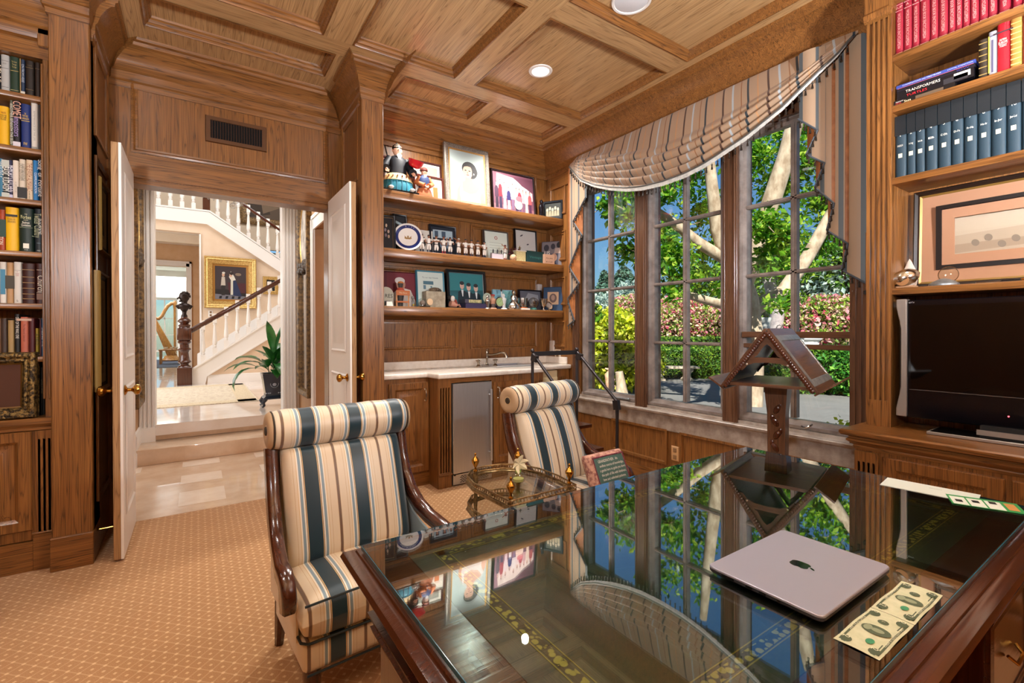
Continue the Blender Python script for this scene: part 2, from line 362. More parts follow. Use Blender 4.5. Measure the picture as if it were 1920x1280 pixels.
ST('trim_1', b, MARB, 'two limestone steps up to the entrance hall', 'steps', bev=.008, seg=2)
MARW = noisy('polished_hall_marble', hexc('#e2d5c9'), hexc('#efe6de'), 3, .09, coat=.5)
ST('floor_hall', MB().box(-4, 5.94, .2, 4, 21.5, .31), MARW, 'polished pale marble floor of the entrance hall', 'floor')
b = MB()
for k in range(26):
    y = 11.6+k*.26; b.box(-1.8, y, .3105, .05, y+.11, .312)
ST('floor_hall_inlay', b, noisy('hall_inlay', hexc('#cdbb9f'), hexc('#d9c8ae'), 3, .12), 'tan stone bands in the far hall floor', 'floor')

# ---- study walls
def mould(mb, O, U, V, N, w, h, prof=RAISE): mb.rect(O, U, V, N, w, h, prof, fill=False)
# door wall
b = MB(); b.box(-.48, 3.95, 2.265, 1.0, 4.1, 3.3); b.box(-.60, 3.95, 0, -.363, 4.1, 2.265); b.box(.885, 3.95, 0, 1.05, 4.1, 2.265)
ST('wall_door', b, OAK['z'], 'oak wall over the double doorway', 'wall')
b = MB(); mould(b, (-.352, 3.95, 2.436), X, Z, -Y, 1.231, .568)
b.box(-.363, 3.935, 2.27, .885, 3.95, 2.425)
ST('trim_2', b, OAK['x'], 'moulded oak panel frame over the doorway', 'moulding')
b = MB(); b.box(-.363, 3.955, 2.235, .885, 4.1, 2.268); b.box(-.375, 3.955, 0, -.355, 4.1, 2.265); b.box(.877, 3.955, 0, .897, 4.1, 2.265)
ST('trim_3', b, OAK['x'], 'oak door stop under the door header', 'moulding')
# side returns of the door recess with sunk panels
b = MB().box(-.60, 3.42, 0, -.475, 3.97, 3.3); 
mould(b, (-.475, 3.93, .30), -Y, Z, X, .44, 1.95); mould(b, (-.475, 3.93, 2.36), -Y, Z, X, .44, .58)
ST('wall_recess_left', b, OAK['z'], 'left oak side of the door recess', 'wall')
b = MB().box(.99, 3.42, 0, 1.13, 3.97, 3.3)
mould(b, (.99, 3.47, .30), Y, Z, -X, .44, 1.95); mould(b, (.99, 3.47, 2.36), Y, Z, -X, .44, .58)
ST('wall_recess_right', b, OAK['z'], 'right oak side of the door recess', 'wall')
# two plain pilasters
def pilaster(n, x0, x1, lab):
    b = MB().box(x0, 3.38, .17, x1, 3.6, 3.0)
    o = ST(n, b, OAK['z'], lab, 'pilaster', bev=.004)
    b = MB().box(x0-.006, 3.362, 0, x1+.004, 3.6, .175); P('plinth', b, OAK['x'], o, bev=.003)
    return o
pl = pilaster('trim_4', -.637, -.475, 'plain oak pilaster left of the doorway'); pr_ = pilaster('trim_5', .982, 1.142, 'plain oak pilaster between doorway and bar shelves')
CROWN = [(0, -.27), (.012, -.27), (.016, -.235), (.03, -.225), (.034, -.175), (.048, -.165), (.07, -.12), (.11, -.075), (.15, -.05), (.172, -.045), (.176, -.025), (.196, -.018), (.2, 0), (0, 0)]
ZC = 3.12
def cap(x0, x1, par):
    b = MB(); k = [(o*.9, ZC+z*.75) for o, z in CROWN]
    b.run(k, (x0, 3.38, 0), (x1, 3.38, 0), -Y, -.78, -.40); b.run(k, (x0, 3.62, 0), (x0, 3.38, 0), -X*.78, 0, -1.28); b.run(k, (x1, 3.38, 0), (x1, 3.62, 0), X*.4, -2.5, 0)
    b.box(x0-.003, 3.377, 2.915, x1+.003, 3.5, 3.0)
    P('capital', b, OAK['x'], par)
cap(-.637, -.475, pl); cap(.982, 1.142, pr_)
# alcove back wall and its panels
b = MB().box(1.1, 3.95, 0, 3.2, 4.1, 3.3)
for x0, x1 in ((1.20, 2.051), (2.177, 2.972)):
    for z0, z1 in ((1.078, 1.355), (1.515, 1.80), (1.97, 2.27), (2.44, 2.93)): mould(b, (x0, 3.95, z0), X, Z, -Y, x1-x0, z1-z0)
ST('wall_back', b, OAK['z'], 'panelled oak wall behind the bar shelves', 'wall')
# window wall
W3 = [(2.766, 3.345), (1.965, 2.555), (1.157, 1.772)]; ZB, ZT = .70, 2.565
b = MB(); b.box(3.1, 3.42, 0, 3.3, 4.1, 3.3); b.box(3.1, 1.09, 0, 3.3, 3.42, .60); b.box(3.1, 1.09, 2.62, 3.3, 3.42, 3.3); b.box(3.1, -1.9, 0, 3.3, 1.09, 3.3)
for z0, z1 in ((1.085, 1.352), (1.515, 1.80), (1.97, 2.27), (2.44, 2.93)): mould(b, (3.1, 3.87, z0), -Y, Z, -X, .25, z1-z0)
for y1, y0 in ((2.99, 2.393), (2.275, 1.70), (1.60, 1.02)): mould(b, (3.1, y1, .185), -Y, Z, -X, y1-y0, .285, [(0, 0), (0, .014), (.02, .016), (.03, -.012), (.045, -.014)])
ST('wall_right', b, OAK['z'], 'oak panelled wall round the three garden windows', 'wall')
b = MB(); b.run([(0, .455), (.012, .46), (.016, .475), (.012, .575), (.02, .585), (.05, .592), (.055, .607), (.05, .612), (0, .615)], (3.1, 3.43, 0), (3.1, .9, 0), -X)
b.box(3.1, 1.09, .60, 3.28, 3.42, .635); b.box(3.12, 1.09, .635, 3.28, 3.42, .655)
ST('trim_6', b, noisy('worn_grey_sill', hexc('#8d7f74'), hexc('#b5aaa0'), 12, .35), 'pale worn sill under the three windows', 'sill')
b = MB(); C8 = [(0, 2.5), (.01, 2.5), (.02, 2.52), (.02, 2.6), (.012, 2.62), (0, 2.62)]
for a in (3.43, 1.06): 
    b.box(3.075, a-.005, .612, 3.1, a+.075, 2.66); b.box(3.068, a+.015, .612, 3.075, a+.03, 2.66); b.box(3.068, a+.045, .612, 3.075, a+.058, 2.66)
b.box(3.075, 1.06, 2.60, 3.1, 3.5, 2.70); b.box(3.08, 1.06, 2.70, 3.1, 3.5, 2.72)
ST('trim_7', b, WALN['z'], 'oak casing round the windows', 'casing')
b = MB()
for y0, y1 in ((2.60, 2.72), (1.81, 1.92)):
    b.box(3.085, y0, .612, 3.28, y1, 2.62)
    for q in (y0+.012, y1-.024): b.box(3.078, q, .612, 3.085, q+.012, 2.62)
ST('trim_8', b, WALN['z'], 'two oak mullion posts between the windows', 'post', bev=.004)
SASH = noisy('grey_sash', hexc('#6d615b'), hexc('#8f847d'), 9, .4);  # mottled grey-brown colour of the window frames
for i, (y0, y1) in enumerate(W3):
    w = T('window_%d' % (i+1), ['left casement window nearest the bar', 'middle garden window between two oak posts', 'right sash window beside the television bookcase'][i], 'window', (3.17, (y0+y1)/2, ZB), kind='structure')
    b = MB(); b.rect((3.13, y1+.05, ZB-.06), -Y, Z, -X, y1-y0+.10, ZT-ZB+.11, [(0, -.06), (0, .02), (.02, .02), (.03, .0), (.05, -.01), (.05, -.06)], close=True); P('frame', b, SASH, w)
    ym = (y0+y1)/2; b = MB(); zs = [1.153, 1.631, 2.11] if i < 2 else [1.625, 2.095]
    for zz in zs: b.box(3.135, y0, zz-.012, 3.175, y1, zz+.012); b.box(3.128, y0, zz-.005, 3.135, y1, zz+.005)
    b.box(3.135, ym-.018, ZB, 3.175, ym+.018, ZT); b.box(3.128, ym-.007, ZB, 3.135, ym+.007, ZT)
    P('muntin', b, SASH, w)
    if i == 2:
        b = MB().box(3.11, y0-.02, 1.205, 3.18, y1+.02, 1.245); b.box(3.13, y0-.02, 1.135, 3.19, y1+.02, 1.165); P('meeting_rail', b, WALN['y'], w, bev=.004)
        b = MB().tube([(3.10, 1.40, .66), (3.085, 1.38, .655), (3.08, 1.36, .66), (3.085, 1.345, .672), (3.1, 1.34, .68)], .006); P('sash_lift', b, CHROME, w)
    if i == 0:
        b = MB().tube([(3.105, 3.0, .655), (3.105, 2.8, .655)], .006); b.ball((3.10, 2.8, .658), .012); P('crank', b, PEWTER, w)
    P('pane', MB().box(3.158, y0-.01, ZB-.02, 3.162, y1+.01, ZT+.01), GLASSW, w)
# walls behind the viewer
ST('wall_left', MB().box(-2.8, -1.9, 0, -2.65, 4.1, 3.3), OAK['z'], 'oak wall at the far left of the study', 'wall')
ST('wall_front', MB().box(-2.8, -2.0, 0, 3.2, -1.85, 3.3), OAK['z'], 'oak wall behind the desk', 'wall')
ST('wall_left_back', MB().box(-2.8, 3.8, 0, -.55, 4.1, 3.3), OAK['z'], 'oak wall behind the left bookcase', 'wall')
# ---- ceiling: oak panels in the lightened tone between flat beams
xs = [-2.65, -2.0, -1.10, -.93, -.25, -.07, .667, .853, 1.587, 1.757, 2.83, 3.2]; ys = [-1.9, -1.15, -.98, -.16, .01, .93, 1.10, 2.02, 2.19, 3.11]
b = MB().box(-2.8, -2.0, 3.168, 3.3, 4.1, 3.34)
ST('ceiling', b, OAK_LIT['y'], 'oak coffered ceiling in a tone lightened as if lit', 'ceiling')
b = MB(); 
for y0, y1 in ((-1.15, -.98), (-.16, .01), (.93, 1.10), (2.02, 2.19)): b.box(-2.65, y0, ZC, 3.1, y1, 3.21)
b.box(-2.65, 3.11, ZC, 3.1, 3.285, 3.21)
ST('trim_9', b, OAK_LIT['x'], 'flat ceiling beams running across the room', 'beam')
b = MB()
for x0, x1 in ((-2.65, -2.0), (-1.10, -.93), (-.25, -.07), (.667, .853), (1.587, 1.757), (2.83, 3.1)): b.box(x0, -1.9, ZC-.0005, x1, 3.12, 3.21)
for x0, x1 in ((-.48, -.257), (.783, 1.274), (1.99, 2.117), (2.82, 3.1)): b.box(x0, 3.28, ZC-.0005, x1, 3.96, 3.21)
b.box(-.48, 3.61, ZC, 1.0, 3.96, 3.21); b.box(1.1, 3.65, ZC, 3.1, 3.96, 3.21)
ST('trim_10', b, OAK_LIT['y'], 'flat ceiling beams running towards the bar', 'beam')
b = MB(); cof = [(x0, x1, y0, y1) for x0, x1 in ((-2.0, -1.10), (-.93, -.25), (-.07, .667), (.853, 1.587), (1.757, 2.83)) for y0, y1 in ((-.98, -.16), (.01, .93), (1.10, 2.02), (2.19, 3.11))]
cof += [(1.274, 1.99, 3.285, 3.65), (2.117, 2.82, 3.285, 3.65), (-.257, .783, 3.285, 3.61)]
for x0, x1, y0, y1 in cof: b.rect((x0, y1, ZC), X, -Y, Z, x1-x0, y1-y0, [(-.004, -.003), (.006, -.006), (.012, .006), (.022, .012), (.026, .028), (.036, .036), (.04, .05)], fill=False)
ST('trim_11', b, OAK['x'], 'dark mouldings lining the ceiling coffers', 'moulding')
b = MB(); k = [(o, ZC+z) for o, z in CROWN]
b.run(k, (3.1, 3.95, 0), (3.1, -1.8, 0), -X, -1, 0); b.run(k, (1.13, 3.95, 0), (3.1, 3.95, 0), -Y, 0, 1)
b.run([(o*.85, z) for o, z in k], (-.475, 3.95, 0), (.99, 3.95, 0), -Y, 1, 1); b.run([(o*.6, z) for o, z in k], (-.475, 3.42, 0), (-.475, 3.95, 0), X, 0, 0); b.run([(o*.6, z) for o, z in k], (.99, 3.95, 0), (.99, 3.42, 0), -X, 0, 0)
ST('trim_12', b, OAK['x'], 'deep oak crown moulding at the ceiling', 'moulding')
b = MB().box(3.085, 1.0, 2.72, 3.1, 3.9, 2.86); ST('trim_13', b, OAK['y'], 'oak frieze above the curtain', 'moulding')
b = MB().box(3.085, 1.0, 0, 3.1, 3.9, .12); ST('baseboard_right', b, OAK['y'], 'oak baseboard under the windows', 'baseboard')
# ---- double doors: oak edge and face to the study, white panels to the passage, opened back into the room
def leaf(name, lab, x0, x1, yh, yf, wside, mirror):
    d = T(name, lab, 'door', ((x0+x1)/2, yh, 0), kind='structure'); z0, z1 = .012, 2.288
    xw0, xw1 = (x1-.012, x1) if wside > 0 else (x0, x0+.012)
    b = MB().box(x0+(.012 if wside < 0 else 0), yf, z0, x1-(.012 if wside > 0 else 0), yh, z1); P('leaf', b, RAW['z'], d, bev=.002)
    b = MB(); xo = x1 if wside > 0 else x0; Nn = X*wside; U = Y if wside > 0 else -Y; O = Vector((xw0 if wside > 0 else xw1, yf if wside > 0 else yh, z0)); L_ = yh-yf
    b.box(xw0, yf, z0, xw1, yh, z1)
    for a, c in ((.22, .95), (1.10, 2.16)): b.rect(Vector((xo, (yf+.10) if wside > 0 else (yh-.10), a)), U, Z, Nn, L_-.2, c-a, [(0, .001), (.012, .008), (.03, -.004), (.055, -.004), (.08, .006)], fill=True)
    P('white_panel', b, WHITE, d, label='white painted panelled face')
    for sgn in (1, -1):
        b = MB(); xk = x1 if sgn > 0 else x0
        b.lathe((xk, yf+.07, .93), [(0, 0), (.028, 0), (.030, .004), (.022, .009), (.010, .014), (.009, .03), (.015, .038), (.026, .045), (.030, .055), (.027, .066), (.014, .073), (0, .075)], 18, (sgn, 0, 0)); P('knob', b, BRASS, d)
    return d
leaf('door_1', 'left leaf of the double doors standing open beside the bookcase pilaster', -.383, -.339, 3.93, 3.315, 1, 0)
leaf('door_2', 'right leaf of the double doors standing open beside the bar pilaster', .875, .919, 3.93, 3.30, -1, 1)
b = MB().tube([(-.383, 3.5, .14), (-.47, 3.5, .14)], .004); b.lathe((-.475, 3.5, .14), [(.012, 0), (.012, .004), (.005, .01)], 10, (1, 0, 0)); b.lathe((-.40, 3.5, .14), [(.007, 0), (.009, .008), (.007, .017)], 10, (1, 0, 0))
tag(P('door_stop', b, BRASS), 'small brass door stop behind the left door leaf', 'door stop')
for i, xx in enumerate((.12, .66)):
    b = MB().box(xx-.025, 3.955, 2.266, xx+.025, 3.985, 2.272); b.lathe((xx, 3.97, 2.262), [(.004, 0), (.006, .005)], 8); tag(P('ball_catch', b, BRASS), ['brass ball catch over the left half of the doorway', 'brass ball catch over the right half of the doorway'][i], 'catch')
# vent
v = T('air_vent', 'dark slotted air vent in the panel over the doorway', 'vent', (.25, 3.95, 2.69))
b = MB(); b.rect((.056, 3.95, 2.597), X, Z, -Y, .386, .187, [(0, 0), (.004, .012), (.03, .012), (.034, 0)], fill=False); P('frame', b, col('#5a3a20', .4, .3), v)
b = MB().box(.08, 3.944, 2.62, .42, 3.948, 2.76); P('duct', b, col('#050404', .9), v)
b = MB()
for k in range(20): q = .095+k*.0165; b.box(q, 3.935, 2.625, q+.003, 3.944, 2.758)
P('louvre', b, col('#4c3222', .4, .5), v)
# recessed downlights and the ceiling speaker
DIFF = emit('lamp_lens', (1, .95, .88), 2.0)
def downlight(x, y, lab, power=34, ang=125):
    d = T('recessed_downlight', lab, 'ceiling light', (x, y, 3.168), group='recessed downlights')
    b = MB().lathe((x, y, 3.168), [(.062, -.003), (.066, -.008), (.085, -.006), (.088, 0)], 28, cap=False); P('trim_ring', b, WHITE, d)
    b = MB().lathe((x, y, 3.168), [(0, -.004), (.062, -.004), (.062, -.001), (0, -.001)], 28); P('lens', b, DIFF, d)
    lamp('downlight_beam', 'SPOT', (x, y, 3.155), power, WARM, spot_size=math.radians(ang), spot_blend=.8, shadow_soft_size=.07)
downlight(2.11, 2.75, 'lit round downlight in the coffer in front of the bar shelves')
for x, y in ((1.22, 1.56), (.30, 2.65), (2.3, .47), (-.6, 1.56), (-1.55, 2.65), (1.22, -.57)): downlight(x, y, 'round ceiling downlight %.1f m from windows, %.1f m from doorway' % (3.1-x, 3.95-y))
for x, y in ((1.64, 3.47), (2.47, 3.47)): lamp('shelf_light', 'SPOT', (x, y, 3.1), 70, (1, .95, .88), spot_size=math.radians(140), spot_blend=.9, shadow_soft_size=.03)
s = T('ceiling_speaker', 'white round speaker grille set in a ceiling coffer', 'speaker', (2.1, 1.87, 3.168))
P('grille', MB().lathe((2.1, 1.87, 3.168), [(0, -.008), (.09, -.007), (.098, -.004), (.098, 0)], 40), noisy('speaker_mesh', (.62, .63, .66), (.74, .74, .76), 700, .5), s)
P('rim', MB().lathe((2.1, 1.87, 3.168), [(.098, -.004), (.10, -.010), (.112, -.010), (.116, 0)], 40, cap=False), WHITE, s)
# added uplighters out of view, put in to brighten the ceiling
for tx, ty in ((-.75, -.1), (1.9, -.6)):
    f = T('added_uplight', 'added brass uplighter '+('at the left of the desk' if tx < 0 else 'behind the desk'), 'lamp', (tx, ty, 0), group='added uplighters')
    P('stand', MB().lathe((tx, ty, 0), [(.15, 0), (.15, .02), (.04, .05), (.015, .1), (.015, 1.7), (.03, 1.75)], 16), BRASS, f)
    P('bowl', MB().lathe((tx, ty, 0), [(.03, 1.74), (.12, 1.77), (.2, 1.86), (.19, 1.86), (.11, 1.785), (.02, 1.76)], 24), BRASS, f)
    lamp('added_uplight_bulb', 'POINT', (tx, ty, 1.9), 205, (.96, .97, 1.0), shadow_soft_size=.1)
# power outlet under the windows, counter outlets, wall box
def plate(name, lab, O, U, V, N, w, h, mt, kind='outlet'):
    o = T(name, lab, kind, Vector(O)); b = MB(); b.rect(Vector(O)-Vector(U)*w/2-Vector(V)*h/2, U, V, N, w, h, [(0, 0), (.004, .005), (.008, .006)]); P('plate', b, mt, o)
    for k in (-.24, .24):
        b = MB(); b.rect(Vector(O)+Vector(V)*(h*k)-Vector(U)*w*.22-Vector(V)*h*.15, U, V, N, w*.44, h*.3, [(0, .006), (.002, .009), (.004, .009)])
        P('socket', b, col('#8a6a4a', .4), o)
    return o
plate('power_outlet', 'tan power outlet on the panelling under the windows', (3.1, 2.323, .29), -Y, Z, -X, .07, .115, col('#c49a6c', .4))
plate('power_outlet', 'cream double outlet above the right end of the counter', (3.1, 3.757, 1.013), -Y, Z, -X, .09, .09, col('#e2d5bd', .4))
# ================================================================== fitted furniture
DOORP = [(0, 0), (0, .012), (.004, .016), (.05, .016), (.056, .010), (.066, .002), (.078, .002), (.105, .012), (.112, .012)]
def cab_door(par, O, U, V, N, w, h, pull=None, mt=None, prof=DOORP):
    b = MB(); b.rect(O, U, V, N, w, h, prof); d = P('door', b, mt or OAK['z'], par)
    if pull:
        O, U, V, N = map(Vector, (O, U, V, N)); c = O+U*pull[0]+V*pull[1]+N*.016; b = MB()
        b.tube([c-V*.045, c-V*.045+N*.018, c-V*.035+N*.024, c+V*.035+N*.024, c+V*.045+N*.018, c+V*.045], .0045)
        for k in (-.045, .045): b.lathe(c+V*k, [(.009, 0), (.009, .003), (.005, .006)], 10, N)
        P('pull', b, NICKEL, d)
    return d
def fluted(mb, O, U, V, N, w, h, z0, z1, n=4, d=.006):   # post face with n recessed flutes
    O, U, V, N = map(Vector, (O, U, V, N)); g = w/(n*2+1.6); a = (w-g*(2*n-1))/2
    mb.obox(O+U*w/2+V*h/2-N*.015, U*w/2, V*h/2, N*.015)
    mb.obox(O+U*w/2+V*z0/2+N*d/2, U*w/2, V*z0/2, N*d/2); mb.obox(O+U*w/2+V*(z1+h)/2+N*d/2, U*w/2, V*(h-z1)/2, N*d/2)
    mb.obox(O+U*a/2+V*(z0+z1)/2+N*d/2, U*a/2, V*(z1-z0)/2, N*d/2); mb.obox(O+U*(w-a/2)+V*(z0+z1)/2+N*d/2, U*a/2, V*(z1-z0)/2, N*d/2)
    for k in range(n-1): mb.obox(O+U*(a+g+g/2+k*2*g)+V*(z0+z1)/2+N*d/2, U*g/2, V*(z1-z0)/2, N*d/2)
# ---- shelves over the bar
for z, l in ((2.388, 'top oak shelf over the bar, carrying the portrait'), (1.92, 'middle oak shelf over the bar, carrying the ball players'), (1.456, 'bottom oak shelf over the bar, above the tap')):
    b = MB().box(1.142, 3.66, z-.072, 3.098, 3.948, z); o = P('wall_shelf', b, OAK['x'], bev=.008, seg=2); tag(o, l, 'shelf', 'bar shelves')
    o2 = MB().box(1.15, 3.60+.33, z-.10, 3.09, 3.948, z-.072); P('cleat', o2, OAK['x'], o)
# ---- bar counter and units
cnt = [(1.142, 3.945), (1.142, 3.535), (1.545, 3.535), (1.565, 3.36), (2.63, 3.36), (2.655, 3.535), (3.095, 3.535), (3.095, 3.945)]
b = MB().prism(cnt, (0, 0, .875), X, Y, Z, .042)
o = tag(P('bar_counter', b, STONE, bev=.012, seg=3), 'cream stone counter stepping forward over the fridge', 'counter')
b = MB().box(1.142, 3.925, .917, 3.095, 3.948, .985); b.box(3.075, 3.60, .917, 3.098, 3.948, .985); P('backsplash', b, STONE, o, bev=.004)
b = MB().ring(2.27, 3.62, 2.66, 3.86, [(0, .93), (.012, .932), (.018, .926), (.018, .918)], cap=False); b.ring(2.27, 3.62, 2.66, 3.86, [(0, .93), (-.01, .90), (-.02, .82)], cap=False); b.box(2.28, 3.63, .80, 2.65, 3.85, .82)
tag(P('sink', b, STEEL), 'small steel bar sink sunk in the cream counter', 'sink')
f = T('bridge_faucet', 'nickel bridge tap with curved spout behind the bar sink', 'tap', (2.294, 3.84, .917))
b = MB().lathe((2.294, 3.84, .917), [(.026, 0), (.026, .006), (.013, .02), (.010, .05), (.013, .09), (.009, .11), (.015, .125), (.012, .14), (.006, .15), (.008, .158), (0, .165)], 14); P('column', b, NICKEL, f)
b = MB().tube([(2.294, 3.84, 1.03), (2.32, 3.80, 1.028), (2.35, 3.76, 1.035), (2.375, 3.72, 1.05), (2.395, 3.69, 1.045), (2.405, 3.675, 1.02), (2.407, 3.67, 1.0)], [.011, .009, .009, .01, .011, .012, .013]); P('spout', b, NICKEL, f)
for q in (2.20, 2.388):
    b = MB().lathe((q, 3.84, .917), [(.022, 0), (.022, .005), (.010, .018), (.012, .04), (.008, .055), (.010, .062), (0, .066)], 12)
    for a in range(4): e = Vector((math.cos(a*PI/2+.4), math.sin(a*PI/2+.4), 0)); b.tube([Vector((q, 3.84, .972)), Vector((q, 3.84, .972))+e*.024], [.004, .003], 6); b.ball(Vector((q, 3.84, .972))+e*.026, .0055, n=8)
    P('handle', b, NICKEL, f)
c = T('bar_cabinet', 'recessed oak cupboard left of the fluted bar post', 'cabinet', (1.36, 3.75, 0))
P('carcass', MB().box(1.142, 3.565, .10, 1.575, 3.94, .875), OAK['z'], c); P('plinth', MB().box(1.142, 3.558, 0, 1.575, 3.94, .10), OAK['x'], c)
b = MB(); fluted(b, (1.142, 3.562, .1), X, Z, -Y, .075, .775, .1, .70, 2); P('post', b, OAK['z'], c)
cab_door(c, (1.235, 3.565, .115), X, Z, -Y, .335, .725, (.30, .62))
c = T('fluted_post', 'fluted oak post between cupboard and fridge', 'post', (1.63, 3.66, 0)); b = MB().box(1.575, 3.40, 0, 1.692, 3.94, .875); P('body', b, OAK['z'], c)
b = MB(); fluted(b, (1.578, 3.40, .0), X, Z, -Y, .112, .875, .12, .80, 4, .012); P('fluting', b, OAK['z'], c); b = MB().box(1.574, 3.376, .10, 1.694, 3.39, .115); b.box(1.578, 3.38, .115, 1.69, 3.388, .125); P('ring_moulding', b, OAK['x'], c, bev=.003)
c = T('bar_fridge', 'small stainless under-counter fridge with a long bar handle', 'fridge', (1.885, 3.67, 0))
P('body', MB().box(1.70, 3.43, .02, 2.07, 3.94, .86), BLACKM, c); P('front_rail', MB().box(1.695, 3.395, .835, 2.075, 3.43, .873), OAK['x'], c)
P('door', MB().box(1.703, 3.378, .10, 2.067, 3.43, .828), STEEL, c, bev=.004)
b = MB().tube([(2.042, 3.345, .17), (2.042, 3.345, .765)], .010, 12); P('handle', b, STEEL, c)
b = MB(); [b.tube([(2.042, 3.378, z), (2.042, 3.345, z)], .007) for z in (.24, .72)]; P('handle_bracket', b, CHROME, c)
g = P('grille', MB().box(1.703, 3.385, .012, 2.067, 3.43, .092), STEEL, c); b = MB()
for r in range(6):
    for k in range(11): q = 1.765+k*.024+(r % 2)*.012; b.box(q, 3.383, .024+r*.010, q+.017, 3.386, .029+r*.010)
P('slots', b, BLACKM, g); P('hinge_pin', MB().box(1.708, 3.372, .088, 1.722, 3.40, .10), BLACKM, c)
c = T('sink_cabinet', 'oak cupboard right of the fridge under the sink', 'cabinet', (2.35, 3.66, 0))
P('carcass', MB().box(2.075, 3.40, .10, 2.62, 3.94, .875), OAK['z'], c); P('plinth', MB().box(2.075, 3.393, 0, 2.62, 3.94, .10), OAK['x'], c)
cab_door(c, (2.088, 3.40, .125), X, Z, -Y, .40, .695, (.045, .60)); b = MB(); fluted(b, (2.51, 3.40, .0), X, Z, -Y, .11, .875, .12, .80, 4, .012); P('post', b, OAK['z'], c)
c = T('ice_maker', 'beige panel-front ice maker at the right end of the bar', 'appliance', (2.80, 3.75, 0))
P('body', MB().box(2.655, 3.575, .02, 2.94, 3.94, .865), col('#c9b48e', .4), c); P('front', MB().box(2.665, 3.56, .10, 2.935, 3.575, .80), col('#d8c59c', .4), c, bev=.004)
b = MB(); [b.box(2.69+k*.018, 3.557, .685, 2.70+k*.018, 3.562, .70) for k in range(5)]; P('vent', b, BLACKM, c); P('handle', MB().box(2.80, 3.545, .71, 2.90, 3.56, .73), col('#8a7a56', .4), c)
c = T('end_post', 'fluted oak post at the window end of the bar', 'post', (3.02, 3.75, 0)); b = MB(); b.box(2.945, 3.575, 0, 3.095, 3.94, .875); P('body', b, OAK['z'], c)
b = MB(); fluted(b, (2.95, 3.575, 0), X, Z, -Y, .10, .875, .12, .80, 4, .01); P('fluting', b, OAK['z'], c)
# ---- left bookcase
bk = T('bookcase', 'tall oak bookcase left of the doorway with rows of books', 'bookcase', (-1.6, 3.6, 0))
LX0, LX1, LY = -2.6, -.637, 3.46
P('back', MB().box(LX0, 3.775, .8, LX1, 3.795, 3.0), OAK['z'], bk)
for z in (2.506, 2.226, 1.955, 1.68, 1.407, 1.126): P('shelf', MB().box(LX0, LY+.005, z-.028, -.675, 3.78, z), OAK['x'], bk, bev=.005, seg=2)
b = MB(); b.box(-.675, LY+.005, .80, -.637, 3.79, 2.72); b.box(-.682, LY-.002, .90, -.672, LY+.02, 2.68); b.box(-.66, LY-.012, .90, -.650, LY+.01, 2.70); P('stile', b, OAK['z'], bk, bev=.002)
P('capital_block', MB().box(-.688, LY-.03, 2.76, -.637, LY+.02, 2.86), OAK['z'], bk, bev=.004)
b = MB().box(LX0, LY, 2.705, -.637, 3.79, 2.80); P('top_rail', b, OAK['x'], bk)
b = MB().run([(0, 2.79), (.02, 2.80), (.03, 2.825), (.03, 2.85), (.045, 2.86), (.045, 2.93), (.06, 2.945), (.08, 2.99), (.12, 3.06), (.14, 3.12), (0, 3.12)], (LX0, LY, 0), (-.637, LY, 0), -Y); P('cornice', b, OAK['x'], bk)
P('upper_wall', MB().box(LX0, LY, 2.80, -.637, 3.79, 3.12), OAK['x'], bk)
lc = T('base_cabinet', 'oak base cabinet below the left bookcase', 'cabinet', (-1.6, 3.6, 0))
b = MB().run([(0, .735), (.012, .74), (.012, .755), (.02, .76), (.028, .775), (.035, .775), (.035, .80), (.028, .805), (0, .805)], (LX0, LY-.005, 0), (-.637, LY-.005, 0), -Y); b.box(LX0, LY-.006, .775, -.637, 3.79, .805); P('top', b, OAK['x'], lc)
P('carcass', MB().box(LX0, LY, .16, -.637, 3.79, .775), OAK['z'], lc)
cab_door(lc, (-1.16, LY, .215), X, Z, -Y, .435, .52, (.05, .44)); cab_door(lc, (-1.62, LY, .215), X, Z, -Y, .435, .52)
b = MB(); fluted(b, (-.715, LY, .0), X, Z, -Y, .075, .735, .20, .69, 3, .010); P('post', b, OAK['z'], lc); P('plinth', MB().box(LX0, LY-.012, 0, -.637, 3.6, .155), OAK['x'], lc)
b = MB().box(-.722, LY-.018, 0, -.637, 3.5, .19); b.box(-.726, LY-.022, .19, -.637, 3.5, .20); P('post_base', b, OAK['x'], lc, bev=.002)
# ---- right bookcase and television cabinet
RX = 2.84; ZR = (2.603, 2.356, 2.002, 1.461)
rb = T('bookcase', 'oak bookcase right of the windows over the television', 'bookcase', (2.97, 0, .775))
P('back', MB().box(3.075, -1.5, .775, 3.098, .97, 3.1), OAK['z'], rb)
for z in ZR: P('shelf', MB().box(RX, -1.5, z-.034, 3.08, .872, z), OAK['y'], rb, bev=.006, seg=2)
b = MB().box(RX-.002, .868, .775, 3.098, .968, 3.1); P('side', b, OAK['z'], rb)
b = MB(); fluted(b, (RX-.004, .970, .775), -Y, Z, -X, .102, 2.06, .13, 2.02, 4, .012); P('fluted_post', b, OAK['z'], rb)
b = MB().box(RX-.024, .862, 2.83, RX+.1, .976, 3.06); b.run([(0, 2.80), (.012, 2.805), (.018, 2.82), (.018, 2.835), (0, 2.835)], (RX-.02, .976, 0), (RX-.02, .862, 0), -X); P('capital', b, OAK['z'], rb)
P('top_rail', MB().box(RX-.004, -1.5, 2.86, 3.09, .868, 3.1), OAK['y'], rb)
b = MB().run([(0, 2.99), (.02, 3.0), (.03, 3.03), (.06, 3.08), (.09, 3.10), (.09, 3.12), (0, 3.12)], (RX-.02, .99, 0), (RX-.02, -1.5, 0), -X, -1); P('cornice', b, OAK['y'], rb)
tc_ = T('television_cabinet', 'oak cabinet with moulded top carrying the television', 'cabinet', (2.87, -.2, 0)); CX = 2.655
